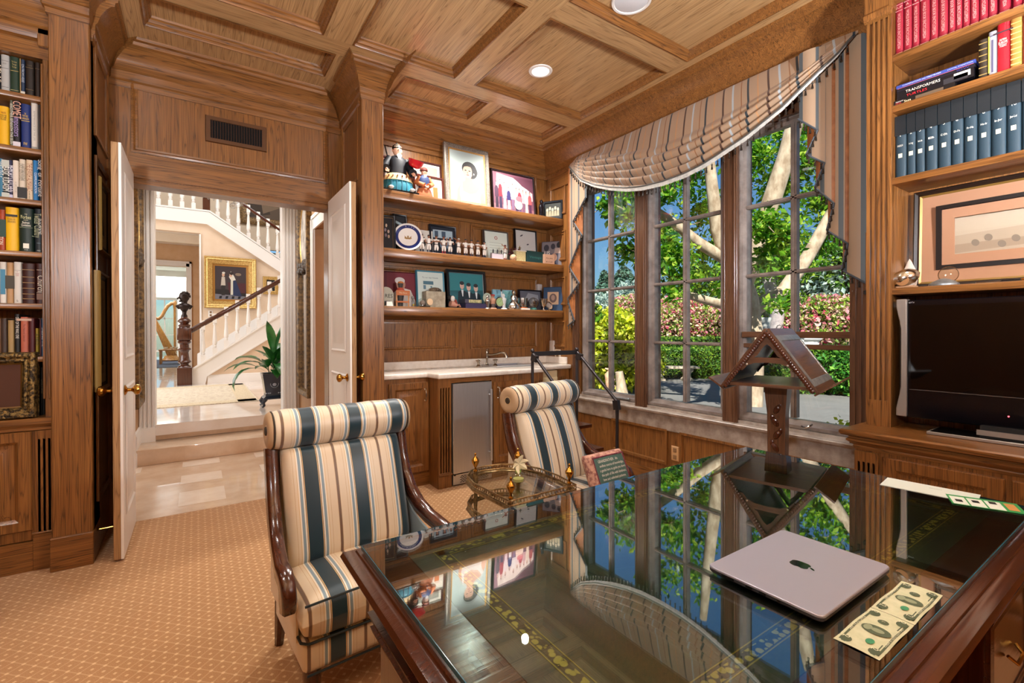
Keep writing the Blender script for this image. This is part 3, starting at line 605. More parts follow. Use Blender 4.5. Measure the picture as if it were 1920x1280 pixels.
b = MB().ring(CX, -1.5, 3.044, .955, [(-.01, .680), (.004, .682), (.008, .695), (.006, .70), (.022, .715), (.03, .72), (.03, .728), (.022, .734), (.022, .742), (.045, .748), (.052, .758), (.052, .768), (.044, .775)]); P('top', b, OAK['y'], tc_)
P('carcass', MB().box(CX, -1.5, .13, 3.09, .955, .685), OAK['z'], tc_); P('plinth', MB().box(CX-.015, -1.5, 0, 3.09, .965, .135), OAK['y'], tc_, bev=.004)
b = MB(); fluted(b, (CX, .955, .135), -Y, Z, -X, .095, .54, .06, .49, 4, .012); P('post', b, OAK['z'], tc_)
for k, yy in enumerate((.845, .425, -.02, -.46)):
    cab_door(tc_, (CX, yy, .155), -Y, Z, -X, .40, .51, (.375 if k % 2 == 0 else .025, .36))
# ================================================================== desk
dk = T('desk', 'large mahogany partners desk with green leather top', 'desk', (1.09, .66, 0))
DX0, DX1, DY0, DY1, DZ = .300, 1.885, .240, 1.078, .762
b = MB().ring(DX0, DY0, DX1, DY1, [(-.02, .712), (-.005, .714), (0, .722), (.012, .724), (.026, .731), (.031, .742), (.026, .752), (.014, .757), (.004, .757), (.002, .761), (-.004, DZ)]); P('top', b, MAH['x'], dk)
b = MB().ring(DX0, DY0, DX1, DY1, [(-.055, .655), (-.055, .714)], cap=False); P('frieze', b, MAH['x'], dk)
LEA = noisy('green_leather', hexc('#1a2c22'), hexc('#39492f'), 9, .36, bump=.4, coat=.0, dist=.004)
lt = P('leather_inlay', MB().box(.384, .325, DZ-.002, 1.775, .980, DZ+.0015), LEA, dk)
mtg, t, bb = newmat('gold_tooling'); tcn = N_(t, 'ShaderNodeTexCoord'); n = N_(t, 'ShaderNodeTexVoronoi', i2=75.0); t.links.new(tcn.outputs['Object'], n.inputs['Vector']); r = ramp(t, [(.0, hexc('#c9b64a')), (.42, hexc('#a89a3c')), (.5, hexc('#1d2a16'))], 'CONSTANT'); t.links.new(n.outputs[0], r.inputs[0]); t.links.new(r.outputs[0], bb.inputs['Base Color']); setp(bb, rough=.4, metal=.2)
b = MB(); z = DZ+.0018
for i0, w in ((.055, .018),):
    x0, x1, y0, y1 = .384+i0, 1.775-i0, .325+i0, .980-i0+.035
    b.box(x0, y0, z, x1, y0+w, z+.0004); b.box(x0, y1-w, z, x1, y1, z+.0004); b.box(x0, y0, z, x0+w, y1, z+.0004); b.box(x1-w, y0, z, x1, y1, z+.0004)
P('gold_tooling', b, mtg, lt)
b = MB()
for i0 in (.050, .078):
    x0, x1, y0, y1, w = .384+i0, 1.775-i0, .325+i0, .980-i0+.035, .002
    b.box(x0, y0, z, x1, y0+w, z+.0006); b.box(x0, y1-w, z, x1, y1, z+.0006); b.box(x0, y0, z, x0+w, y1, z+.0006); b.box(x1-w, y0, z, x1, y1, z+.0006)
P('gold_line', b, col('#b3a245', .4, .3), lt)
for x0, x1 in ((.315, .755), (1.43, 1.87)):
    d = P('pedestal', MB().box(x0+.012, .275, .09, x1-.012, 1.0, .66), MAH['z'], dk)
    b = MB().ring(x0+.005, .27, x1-.005, .985, [(0, .610), (.012, .614), (.016, .626), (.006, .632), (.016, .642), (.02, .656), (0, .662)]); P('upper_moulding', b, MAH['x'], dk)
    b = MB().ring(x0, .262, x1, .99, [(.012, 0), (.012, .07), (.004, .082), (.002, .095)]); P('plinth', b, MAH['x'], dk)
    for k, (z0, z1) in enumerate(((.12, .33), (.35, .60))):
        e = P('drawer', MB().rect((x0+.03, .275, z0), X, Z, -Y, x1-x0-.06, z1-z0, [(0, 0), (0, .008), (.01, .012), (.02, .008), (.02, .006)]), MAH['x'], dk); P('pull', MB().tube([((x0+x1)/2-.04, .265, (z0+z1)/2), ((x0+x1)/2-.03, .25, (z0+z1)/2-.015), ((x0+x1)/2+.03, .25, (z0+z1)/2-.015), ((x0+x1)/2+.04, .265, (z0+z1)/2)], .004), BRASS, e)
P('modesty_panel', MB().box(.74, .90, .12, 1.45, .92, .712), MAH['x'], dk)
gt = clear('desk_glass', (.86, .93, .90), 1.6, 2.5, base=.03); GE = col('#2f6f86', .08, 0, .8, .6)
b = MB().ring(.305, .257, 1.878, 1.062, [(-.001, .7655), (0, .767), (0, .774), (-.001, .7755)])
g = tag(P('glass_sheet', b, gt), 'thick clear glass sheet lying over the desk top', 'glass top')
b = MB(); 
for p_, q_ in (((.3045, .257), (.3045, 1.062)), ((.3045, .2565), (1.8785, .2565)), ((1.8785, .257), (1.8785, 1.062)), ((.3045, 1.0625), (1.8785, 1.0625))): b.box(min(p_[0], q_[0])-.0006, min(p_[1], q_[1])-.0006, .7662, max(p_[0], q_[0])+.0006, max(p_[1], q_[1])+.0006, .7748)
P('polished_edge', b, GE, g, label='blue-green polished glass edge')
b = MB()
for x_, y_ in ((.33, 1.03), (1.1, 1.04), (1.85, 1.03), (.778, .30), (1.85, .28), (.50, .93)): b.lathe((x_, y_, .7622), [(.009, 0), (.009, .0028), (.007, .0033)], 14)
P('bumper', b, clear('rubber_dot', (.8, .85, .85), 1.5, 1.5), g)
# laptop
lp = T('laptop', 'closed silver laptop lying on the desk glass', 'laptop', (.99, .452, .7755))
def rr(x0, y0, x1, y1, r, n=5):
    out = []
    for cx, cy, a0 in ((x1-r, y1-r, 0), (x0+r, y1-r, 90), (x0+r, y0+r, 180), (x1-r, y0+r, 270)):
        for k in range(n+1): a = math.radians(a0+90*k/n); out.append((cx+r*math.cos(a), cy+r*math.sin(a)))
    return out
def plate_rr(x0, y0, x1, y1, r, zs):   # stacked rounded rectangles
    b = MB(); P_ = []; F = []; n = 24
    for ins, z in zs: P_ += [(x, y, z) for x, y in rr(x0+ins, y0+ins, x1-ins, y1-ins, max(r-ins, .001))]
    k = len(zs)
    for i in range(k-1):
        for j in range(n): F.append((i*n+j, i*n+(j+1) % n, (i+1)*n+(j+1) % n, (i+1)*n+j))
    F.append(tuple(range(n))[::-1]); F.append(tuple((k-1)*n+j for j in range(n))); b.add(P_, F); return b
ALU = col('#b4b7cc', .36, .45); ALD = col('#4b4b52', .35, .7)
P('base', plate_rr(.842, .348, 1.138, .556, .012, [(.008, .7775), (.003, .779), (.0, .782), (.0, .786)]), ALD, lp); P('lid', plate_rr(.842, .348, 1.138, .556, .012, [(0, .7868), (0, .790), (.0012, .7912)]), ALU, lp)
b = MB(); [b.lathe((x_, y_, .7755), [(.006, 0), (.006, .0022)], 10) for x_ in (.865, 1.115) for y_ in (.37, .535)]; P('foot', b, BLACKM, lp)
b = MB(); [b.box(.8412, y_, .7825, .8425, y_+w, .7855) for y_, w in ((.50, .025), (.465, .012), (.44, .012), (.415, .006))]; P('port', b, BLACK, lp)
# emblem on the lid: bitten apple, seen with its leaf towards the window
LG = Vector((.995, .452, .7914)); ang = [i/40*2*PI for i in range(41)][:-1]; pts = []
for a in ang:
    r = .0175*(1-.10*math.cos(2*a)-.10*abs(math.cos(a))**6*(1 if math.sin(a) < 2 else 1)); x, y = r*math.cos(a), r*math.sin(a)
    if y > 0: y *= 1-.22*math.exp(-(x/.005)**2)
    else: y *= 1-.10*math.exp(-(x/.005)**2)
    dx, dy = x-.0205, y-.002; d_ = math.hypot(dx, dy)
    if d_ < .0085: x -= (.0085-d_)
    pts.append((x, y))
LGU, LGV = Vector((-.83, .56, 0)), Vector((-.56, -.83, 0)); LGU, LGV = Vector((0, 1, 0)), Vector((-1, 0, 0)); LGU, LGV = Vector((-1, 0, 0)), Vector((0, -1, 0))
b = MB().prism(pts, LG, LGU, LGV, Z, .0002); lf = [(.001+.0065*math.cos(a)*.55+.0035*math.sin(a)*.0, .0225+.0052*math.sin(a)) for a in ang]
lf = [((p[0])*.8+(p[1]-.0225)*.55, p[1]) for p in lf]; b.prism(lf, LG, LGU, LGV, Z, .0002); P('emblem', b, col('#1c2a26', .06, .6), lp)
# bank notes
NOTE = noisy('note_paper', hexc('#c6cfae'), hexc('#d4dabd'), 60, .75); INK = col('#53634f', .7); INKL = col('#8f9d83', .7)
def note(cx, cy, lab, rz):
    o = T('bank_note', lab, 'bank note', (cx, cy, .7758), rz, 'two dollar bills on the desk'); w, h = .146, .060
    def fz(x, y): return .0012+.0010*math.sin(x*60+cx*30)+.0006*math.cos(y*90)
    P('paper', MB().grid(lambda u, v: ((u-.5)*w, (v-.5)*h, fz((u-.5)*w, (v-.5)*h)), 24, 8), NOTE, o, local=True)
    def strip(mb, x0, y0, x1, y1, e=.0003):
        n = max(1, int(abs(x1-x0)/.006)); mb.grid(lambda u, v: (x0+(x1-x0)*u, y0+(y1-y0)*v, fz(x0+(x1-x0)*u, y0+(y1-y0)*v)+e), n, 1)
    b = MB(); 
    for s_ in (-1, 1): strip(b, -.064, s_*.0245-.0016, .064, s_*.0245+.0016); strip(b, s_*.0655-.0014, -.022, s_*.0655+.0014, .022); 
    strip(b, -.064, .0195, -.030, .021); strip(b, .03, .0195, .064, .021); P('border', b, INK, o, local=True)
    def disc(mb, cx_, cy_, rx, ry, e):
        k = 20; mb.add([(cx_+rx*math.cos(2*PI*i/k), cy_+ry*math.sin(2*PI*i/k), fz(cx_, cy_)+e) for i in range(k)], [tuple(range(k))])
    b = MB(); 
    for sx in (-1, 1):
        for sy in (-1, 1): disc(b, sx*.057, sy*.0185, .0095, .0075, .0008)
    disc(b, 0, .002, .0145, .0195, .0008); disc(b, -.036, .0, .0075, .0075, .0008); P('engraving', b, INK, o, local=True)
    b = MB(); disc(b, 0, .004, .0062, .009, .0013); disc(b, 0, -.009, .009, .0055, .0013); P('portrait', b, INKL, o, local=True)
    b = MB(); disc(b, .036, .006, .0085, .0055, .0009); P('seal', b, col('#3f8f6a', .7), o, local=True)
    b = MB(); H = Vector
    for sx in (-1, 1):
        for sy in (-1, 1): b.text('2', .013, (sx*.057, sy*.0185, fz(0, 0)+.0022), X, Y)
    b.text('TWO DOLLARS', .0062, (.0, -.0245, .0034), X, Y, .060); b.text('THE UNITED STATES OF AMERICA', .0045, (0, .0245, .0034), X, Y, .075); b.text('L', .006, (-.036, 0, .0034), X, Y)
    P('lettering', b, col('#e3e8d0', .7), o, local=True); return o
note(.897, .296, 'two dollar bill nearest the viewer on the desk edge', PI); note(1.045, .296, 'two dollar bill next to the laptop corner', PI)
e = T('envelope', 'long white envelope at the far right of the desk glass', 'envelope', (1.825, .475, .7756), math.radians(97)); P('paper', MB().box(-.115, -.052, 0, .10, .052, .0012), col('#cfdad4', .7), e, local=True); P('lettering', MB().text('DELIVER', .008, (-.02, -.02, .0013), X, Y), col('#6d7a76', .7), e, local=True)
e = T('playing_card_sheet', 'green and white printed card sheet by the desk corner', 'card', (1.80, .345, .7768), math.radians(-68))
P('sheet', MB().box(-.07, -.045, 0, .075, .045, .001), col('#2f8f4d', .6), e, local=True); b = MB()
for k in range(3): b.box(-.066+k*.036, -.042, .0011, -.034+k*.036, .03, .0014)
P('white_panel', b, col('#dde5de', .7), e, local=True); b = MB()
for k in range(3): b.box(-.058+k*.036, -.02+k*.012, .0015, -.043+k*.036, .002+k*.012, .0017)
P('black_figure', b, BLACKM, e, local=True); P('orange_label', MB().box(.045, -.03, .0011, .066, .03, .0014), col('#c08a4e', .6), e, local=True)
# ================================================================== chairs
def make_chair(lab, loc, rz):
    c = T('upholstered_chair', lab, 'chair', loc, rz, 'striped satin chairs'); w = .262
    b = MB().box(-w, -.225, .155, w, .19, .258); P('seat_rail', b, SATIN, c, local=True, bev=.02, seg=3)
    b = MB().pillow((0, -.045, .325), X, Y, Z, 2*w+.012, .40, .135, 16, 8, .022, .28); P('seat', b, SATIN, c, local=True, smooth=70)
    b = MB().tube([(-w-.003, .15, .259), (-w-.003, -.21, .259), (-w+.015, -.231, .259), (w-.015, -.231, .259), (w+.003, -.21, .259), (w+.003, .15, .259)], .0045, 6); b.tube([(-w+.01, -.232, .158), (w-.01, -.232, .158)], .004, 6)
    b.tube([(-w+.004, -.235, .383), (-w*.5, -.243, .392), (0, -.245, .395), (w*.5, -.243, .392), (w-.004, -.235, .383)], .004, 6); P('welt', b, col('#1d2a2e', .5), c, local=True)
    V = Vector((0, .125, .40)).normalized(); Nn = Vector((0, -V.z, V.y))
    b = MB().pillow((0, .135, .585), X, V, Nn, 2*w-.045, .44, .13, 16, 8, .02, .28); P('back_cushion', b, SATIN, c, local=True, smooth=70)
    b = MB(); xs_ = [-.278+.556*i/20 for i in range(21)]; prof = [(0, -.288), (.035, -.286), (.06, -.278), (.073, -.262)]+[(.077+.0015*math.sin(i*1.7), -.24+.48*i/16) for i in range(17)]+[(.073, .262), (.06, .278), (.035, .286), (0, .288)]
    b.lathe((0, .205, .872), prof, 22, (1, 0, 0)); P('head_roll', b, SATIN, c, local=True, smooth=60)
    for sx in (-1, 1):
        b = MB(); b.lathe((sx*.2875, .205, .872), [(.02, -.004), (.016, .004), (0, .006)], 12, (sx, 0, 0)); b.tube([(sx*.270, .205+.072*math.cos(a), .872+.072*math.sin(a)) for a in [i*2*PI/20 for i in range(20)]], .003, 5, True)
        b2 = MB(); b2.lathe((sx*.2865, .205, .872), [(.073, -.012), (.066, -.001), (.05, .003), (.026, .002), (.022, .0)], 22, (sx, 0, 0))
        P('roll_end', b2, col('#b89a78', .45), c, local=True, smooth=60)
        P('roll_button', b, col('#3a3026', .5), c, local=True)
    b = MB().box(-w+.02, .20, .20, w-.02, .245, .86); P('outside_back', b, SATIN, c, local=True, bev=.012, seg=2)
    arm = [(.225, .80), (.205, .70), (.175, .62), (.12, .548), (.05, .50), (-.03, .474), (-.10, .462), (-.15, .455), (-.178, .438), (-.19, .41), (-.182, .385), (-.163, .375)]
    for sx in (-1, 1):
        V_ = []; F = []; n = len(arm)
        for i, (y, z) in enumerate(arm):
            a = Vector(arm[max(i-1, 0)]); d = Vector(arm[min(i+1, n-1)]); t = (d-a).normalized(); nn = Vector((-t.y, t.x)); hh = (.026, .028, .030, .028, .025, .022, .022, .024, .028, .032, .030, .02)[i]; fl = sx*(.268+.030*max(0, min(1, (.2-y)/.3))); ww = .021
            for ox, on in ((-ww, -1), (-ww*.7, -1.25), (ww*.7, -1.25), (ww, -1), (ww, 1), (ww*.7, 1.25), (-ww*.7, 1.25), (-ww, 1)): V_.append((fl+ox, y+nn.x*hh*on, z+nn.y*hh*on))
        for i in range(n-1):
            for k in range(8): F.append((i*8+k, i*8+(k+1) % 8, (i+1)*8+(k+1) % 8, (i+1)*8+k))
        F.append(tuple(range(8))); F.append(tuple((n-1)*8+k for k in range(8))[::-1]); b = MB(); b.add(V_, F); P('arm', b, MAH['y'], c, local=True, smooth=50)
        b = MB().prism([(.19, .24), (-.17, .24), (-.165, .38), (-.10, .44), (-.02, .455), (.06, .48), (.13, .53), (.18, .60), (.215, .72), (.225, .24)], (sx*.262-(.008 if sx > 0 else -.0), 0, 0), Y, Z, X, .008*sx if sx < 0 else .008); P('side_panel', b, SATIN, c, local=True)
    for sx in (-1, 1):
        b = MB().lathe((sx*.225, -.185, 0), [(.016, 0), (.02, .02), (.016, .05), (.028, .10), (.03, .16)], 12); P('leg', b, MAH['z'], c, local=True)
        b = MB().tube([(sx*.235, .255, 0), (sx*.235, .225, .10), (sx*.235, .20, .22)], [.017, .022, .026], 8); P('leg', b, MAH['z'], c, local=True)
    return c
c1 = make_chair('striped satin chair nearest the viewer, at the left end of the desk', (.520, 1.845, 0), math.radians(4))
c2 = dup(c1, (1.735, 2.0, 0), math.radians(11), 'striped satin chair in front of the windows with a small cushion on its seat')
# small lettered cushion
cu = T('cushion', 'small green lettered cushion with a rose border on the far chair', 'cushion', (1.86, 1.80, .402), math.radians(2))
tl = Matrix.Rotation(math.radians(-24), 3, 'X'); cU, cV, cN = X, tl @ Z, tl @ -Y; cC = cV*.098+cN*.0
b = MB().pillow(cC, cU, cV, cN, .285, .195, .075, 14, 8, .012, .4); P('cover', b, noisy('rose_tapestry', hexc('#8d5a52'), hexc('#c2947f'), 45, .85, lo=.42, hi=.55), cu, local=True, smooth=70)
b = MB().grid(lambda u, v: cC+cU*(.225*(u-.5))+cV*(.135*(v-.5))+cN*(.0375+.0135*(1-(1.6*(u-.5))**2)*(1-(1.5*(v-.5))**2)), 10, 6); P('green_panel', b, col('#4d6a62', .85), cu, local=True, smooth=70)
b = MB().tube([cC+cU*(sx*.116)+cV*(sy*.072)+cN*.044 for sx, sy in ((-1, -1), (1, -1), (1, 1), (-1, 1))], .0035, 6, True); P('inner_cord', b, col('#7c3145', .7), cu, local=True)
b = MB()
for k, (s_, sz, ww, dx) in enumerate((('GRANDFATHER:  An', .021, .150, -.02), ('endless source of knowledge,', .019, .185, 0), ('a gentle hero to guide you down', .019, .195, 0), ('the path of life with kindness,', .019, .19, 0), ('love and unlimited patience.', .019, .175, -.005))): b.text(s_, sz, cC+cU*dx+cV*(.047-.0235*k)+cN*.0535, cU, cV, ww, .012)
P('lettering', b, col('#d7d3c6', .8), cu, local=True)
# ================================================================== books
def book(O, U, N, w, h, d, c, lab, grp, txt=(), pages='#d9ccb0', rough=.5, bands=None):
    O, U, N = Vector(O), Vector(U), Vector(N); t = T('book', lab, 'book', O+U*w/2-N*d/2, 0, grp); b = MB()
    k = 6; a = [(w/2+w/2*math.cos(PI-PI*i/k), -.003+min(.012, w*.22)*math.sin(PI*i/k)) for i in range(k+1)]
    th = min(.003, w*.12)
    poly = a+[(w, -d), (w-th, -d), (w-th, -.004), (th, -.004), (th, -d), (0, -d)]
    b.prism(poly, O, U, N, Z, h); P('cover', b, col(c, rough), t, smooth=40)
    b = MB(); b.obox(O+U*w/2-N*(d/2+.004)+Z*(h/2), U*(w/2-th), N*(d/2-.008), Z*(h/2-.003)); P('pages', b, col(pages, .8), t)
    f = min(.012, w*.22)-.003+.0006
    by = {}
    for q in txt: by.setdefault(q[5] if len(q) > 5 else '#e6dcc0', []).append(q)
    for cc, qs in by.items():
        b = MB()
        for q in qs:
            o = O+U*w*(q[6] if len(q) > 6 else .5)+N*f+Z*(h*q[3])
            if q[0] == 'v': b.text(q[1], q[2], o, -Z, U, q[4]*h if q[4] else None)
            elif q[0] == 'h': b.text(q[1], q[2], o, U, Z, q[4]*w if q[4] else None)
            elif q[0] == 'b': b.obox(o-N*.0006, U*w*.46, N*.0008, Z*q[2])
            elif q[0] == 'd': b.obox(o-N*.0006, U*q[4], N*.0008, Z*q[2])
        P('lettering' if any(q[0] in 'vh' for q in qs) else 'band', b, col(cc, .5), t)
    return t
LB = [  # z, [(u0, u1, vtop, colour, label, texts)]
 (2.506, 167, [(0, 4.5, 102, '#15151b', 'black book at the left end of the top shelf', [('v', 'ATLAS', .018, .5, .5)]),
  (5.4, 21.8, 104, '#a9a7a2', 'thick pale grey book on the top shelf', [('b', '', .001, .84, 0, '#6e6c68'), ('h', 'SHORT', .010, .76, .5, '#6e6c68'), ('b', '', .001, .64, 0, '#6e6c68'), ('b', '', .001, .14, 0, '#6e6c68')]),
  (22.5, 40, 108, '#1f3323', 'thick dark green book with gold lettering on the top shelf', [('h', 'The Course', .012, .86, .6, '#b9a468'), ('h', 'Through', .012, .79, .5, '#b9a468'), ('h', 'The Ages', .012, .72, .5, '#b9a468'), ('b', '', .001, .62, 0, '#b9a468'), ('b', '', .001, .10, 0, '#b9a468')]),
  (40.3, 42.8, 110, '#a98a5c', 'thin tan book beside the navy one on the top shelf', []),
  (43, 50, 112, '#28364d', 'navy book with upright silver lettering on the top shelf', [('v', 'ON FROM HERE', .014, .62, .5, '#aeb6c2'), ('d', '', .010, .07, .008, '#c9c2b2')]),
  (51, 68, 115, '#221811', 'broad black-brown book on the top shelf', [('h', 'COLLECTED', .008, .86, .6, '#6d5a3a'), ('b', '', .001, .80, 0, '#6d5a3a'), ('b', '', .001, .2, 0, '#6d5a3a')]),
  (69, 79, 118, '#2a1c14', 'black-brown book at the right end of the top shelf', [('b', '', .001, .82, 0, '#6d5a3a')])]),
 (2.226, 270, [(0, 20, 200, '#e0a916', 'thick yellow book on the second shelf', [('h', 'WEBSTER', .012, .83, .5, '#7a2a12'), ('h', 'STORIES FOR', .012, .76, .62, '#241a10'), ('h', 'SPORTS AND', .012, .71, .6, '#241a10'), ('h', 'SPEAKERS', .012, .66, .55, '#241a10')]),
  (21.6, 27, 188, '#5a5a4a', 'thin grey book with white lettering on the second shelf', [('v', 'ANOTHER BENEATH THE SUN', .016, .5, .86, '#cfcab8')]),
  (28, 41, 189, '#171019', 'black book with large pink letters on the second shelf', [('v', 'COMET', .044, .80, .36, '#d9a58c'), ('v', 'impostors', .034, .44, .4, '#9a86b8'), ('d', '', .012, .08, .014, '#cfc6cc')]),
  (42, 60, 196, '#1a2c66', 'thick royal blue book with yellow lettering on the second shelf', [('h', 'THE', .012, .78, .2, '#d9b53a'), ('h', 'PORTABLE', .014, .73, .6, '#d9b53a'), ('h', 'CURMUDGEON', .014, .67, .8, '#d9b53a'), ('b', '', .001, .62, 0, '#d9b53a'), ('h', 'FW', .022, .11, .4, '#d9b53a')]),
  (61, 74, 187.5, '#d0c9bd', 'white book with grey upright title on the second shelf', [('v', 'REMEMBRANCE OF THE LIFE', .010, .5, .6, '#8d8880'), ('d', '', .006, .05, .01, '#8d8880')]),
  (74.8, 80, 192, '#2c1d14', 'dark brown book at the right end of the second shelf', [])]),
 (1.955, 368, [(0, 7.8, 297, '#2f6c88', 'teal book at the left end of the third shelf', [('v', 'SEASONS', .018, .75, .35, '#c9d6d9')]),
  (8.2, 17, 303, '#2a2c2b', 'black and grey book titled on judaism on the third shelf', [('d', '', .018, .95, .014, '#b4b7ad'), ('v', 'BASIC JUDAISM', .036, .53, .66, '#e2e0d4'), ('d', '', .018, .06, .014, '#b4b7ad')]),
  (18.5, 25.3, 300, '#1b1a3c', 'indigo cookery book on the third shelf', [('v', "MEMORY'S KITCHEN", .032, .52, .68, '#dcd9e2'), ('d', '', .012, .05, .008, '#b9b4c9')]),
  (25.6, 37.6, 301, '#d3c6b6', 'cream book with faint upright title on the third shelf', [('v', 'A LIFE STORY', .012, .3, .3, '#9a8f80')]),
  (38, 50, 299, '#cfc2ae', 'cream and black book on the third shelf', [('v', 'A HISTORY OF THE', .020, .68, .42, '#6d6455', .62), ('v', 'LAST CENTURIES', .020, .68, .42, '#6d6455', .34), ('d', '', .028, .18, .0185, '#1b1713'), ('h', 'Penguin', .008, .32, .5, '#d8cdb8')]),
  (51, 63.6, 300, '#d6bd9c', 'tan almanac with brown upright title on the third shelf', [('v', 'THE JEWISH ALMANAC', .030, .58, .68, '#8a4a33'), ('v', 'RICHARD SIEGEL', .008, .14, .2, '#3a3027')]),
  (63.9, 74, 301, '#2272ae', 'bright blue book on the third shelf', [('v', 'COMMUNICATION', .014, .45, .5, '#d3e0ea')]),
  (75, 81, 298, '#151112', 'black book with white script at the right end of the third shelf', [('v', 'Song  of  Fortune', .030, .55, .85, '#d9d3cc')])]),
 (1.68, 468, [(0, 11, 393, '#9c3f1e', 'orange-red book at the left end of the fourth shelf', [('d', '', .045, .55, .014, '#1b3a2c'), ('v', 'CIVILIZATION', .02, .4, .5, '#e6dcc0', .3)]),
  (11.3, 36.6, 389, '#e3ae14', 'very thick yellow book with black cap design on the fourth shelf', [('d', '', .006, .81, .022, '#1c150c'), ('h', 'MORE', .016, .775, .5, '#a0740e'), ('h', 'STORIES FOR', .013, .72, .6, '#1c150c'), ('h', 'SPEAKERS', .015, .665, .62, '#1c150c')]),
  (37, 65, 391, '#10231a', 'very thick dark green quotations book on the fourth shelf', [('h', 'THE', .008, .86, .18, '#d5cca6'), ('h', 'Forbes', .026, .79, .7, '#c6c48c'), ('h', 'BOOK OF', .007, .725, .3, '#d5cca6'), ('h', 'Business', .018, .67, .5, '#e6e2cf'), ('h', 'Quotations', .018, .61, .66, '#e6e2cf'), ('b', '', .0008, .56, 0, '#8e9a78'), ('d', '', .013, .14, .011, '#e6e2cf'), ('h', 'BLACK', .006, .05, .25, '#e6e2cf')]),
  (66, 82, 392, '#101c22', 'black-teal book with script title on the fourth shelf', [('v', 'Twister Country', .040, .62, .55, '#a0a37e', .36), ('v', 'SUZANNE', .026, .6, .36, '#dcdcd2', .78), ('h', 'A NOVEL OF', .008, .22, .5, '#7fa0ae'), ('h', 'AMERICA', .010, .05, .5, '#c9c6b4')])]),
 (1.407, 569, [(0, 12.4, 491, '#d6d2c8', 'white book with a blue oval at the left end of the fifth shelf', [('d', '', .065, .52, .009, '#3f7f9c'), ('v', 'OUR CROWD', .026, .52, .44, '#e8e4da')]),
  (13, 25.6, 492, '#b18a5e', 'tan book with a dark title block on the fifth shelf', [('d', '', .034, .52, .017, '#3d3423'), ('v', 'THE STORY', .012, .52, .28, '#c9ad7c', .65), ('v', 'OF THE JEW', .012, .52, .28, '#c9ad7c', .35)]),
  (26, 41, 491, '#cfcac0', 'white book with a small red title on the fifth shelf', [('h', 'THE', .007, .76, .2, '#a03a34'), ('h', 'GOURMET', .009, .71, .5, '#a03a34'), ('h', 'GUIDE', .009, .67, .4, '#a03a34'), ('b', '', .0008, .8, 0, '#8e8b84'), ('h', 'fn', .02, .06, .2, '#3a3733')]),
  (41.8, 67.5, 494, '#38160f', 'broad maroon leather book with gilt bands on the fifth shelf', [('b', '', .0015, q, 0, '#8f6a38') for q in (.84, .66, .52, .38, .24, .12)]),
  (68, 82.5, 494, '#3d1a16', 'maroon book with silver lettering at the right end of the fifth shelf', [('b', '', .001, .84, 0, '#c9b9a5'), ('v', 'Church', .036, .5, .4, '#d9cdb9', .6), ('b', '', .001, .28, 0, '#c9b9a5'), ('d', '', .016, .18, .012, '#7a5a48')])]),
 (1.126, 662, [(1, 13.5, 597, '#3b2a20', 'dark brown book behind the gilt photo frame', []), (14, 25.8, 600, '#a08252', 'old tan book behind the gilt photo frame', []),
  (26.5, 37.4, 588.6, '#14110f', 'black book with white lettering above the gilt frame', [('v', 'OUT OF THE WAX, ONE', .018, .68, .5, '#d8d2c6')]),
  (38, 53, 594, '#b5614a', 'salmon pink book above the gilt frame', [('d', '', .006, .93, .028, '#c8a892'), ('v', 'The Natural Selector', .012, .6, .45, '#5a2a22')]),
  (53.5, 65, 597, '#4a1114', 'dark red book above the gilt frame', []), (66, 72, 615, '#8f7a20', 'small yellow and black book above the gilt frame', [('v', 'A FIELD', .014, .6, .4, '#1a160c')]),
  (73.5, 77, 598, '#4b1820', 'thin maroon book at the right end of the sixth shelf', []), (77.3, 82.5, 596, '#1f5f86', 'blue book at the right end of the sixth shelf', [('v', 'SAILING THE', .014, .5, .5, '#d3dde2')])])]
for z, vb, row in LB:
    for u0, u1, vt, c, lab, tx in row:
        y = 3.505; x0 = py(u0, 600, y).x; x1 = py(u1, 600, y).x; top = py((u0+u1)/2, vt, y).z; h = max(.10, min(top-z, .262))
        book((x0+.001, y, z), X, -Y, x1-x0-.002, h, .19, c, lab.replace(' at the right end of', ' ending').replace(' at the left end of', ' starting')+', left bookcase', 'books in the left bookcase', tx)
for k, (u0, u1) in enumerate(((70.5, 74.5), (75, 79), (79.3, 82.5))):
    x0 = py(u0, 600, 3.53).x; x1 = py(u1, 600, 3.53).x; book((x0, 3.53, .806), X, -Y, x1-x0-.002, .27-.012*k, .18, '#17110e', ['first', 'second', 'last'][k]+' of three black books right of the gilt photo frame', 'books in the left bookcase', [('v', 'VOLUME', .008, .6, .3, '#7a6a4a')])
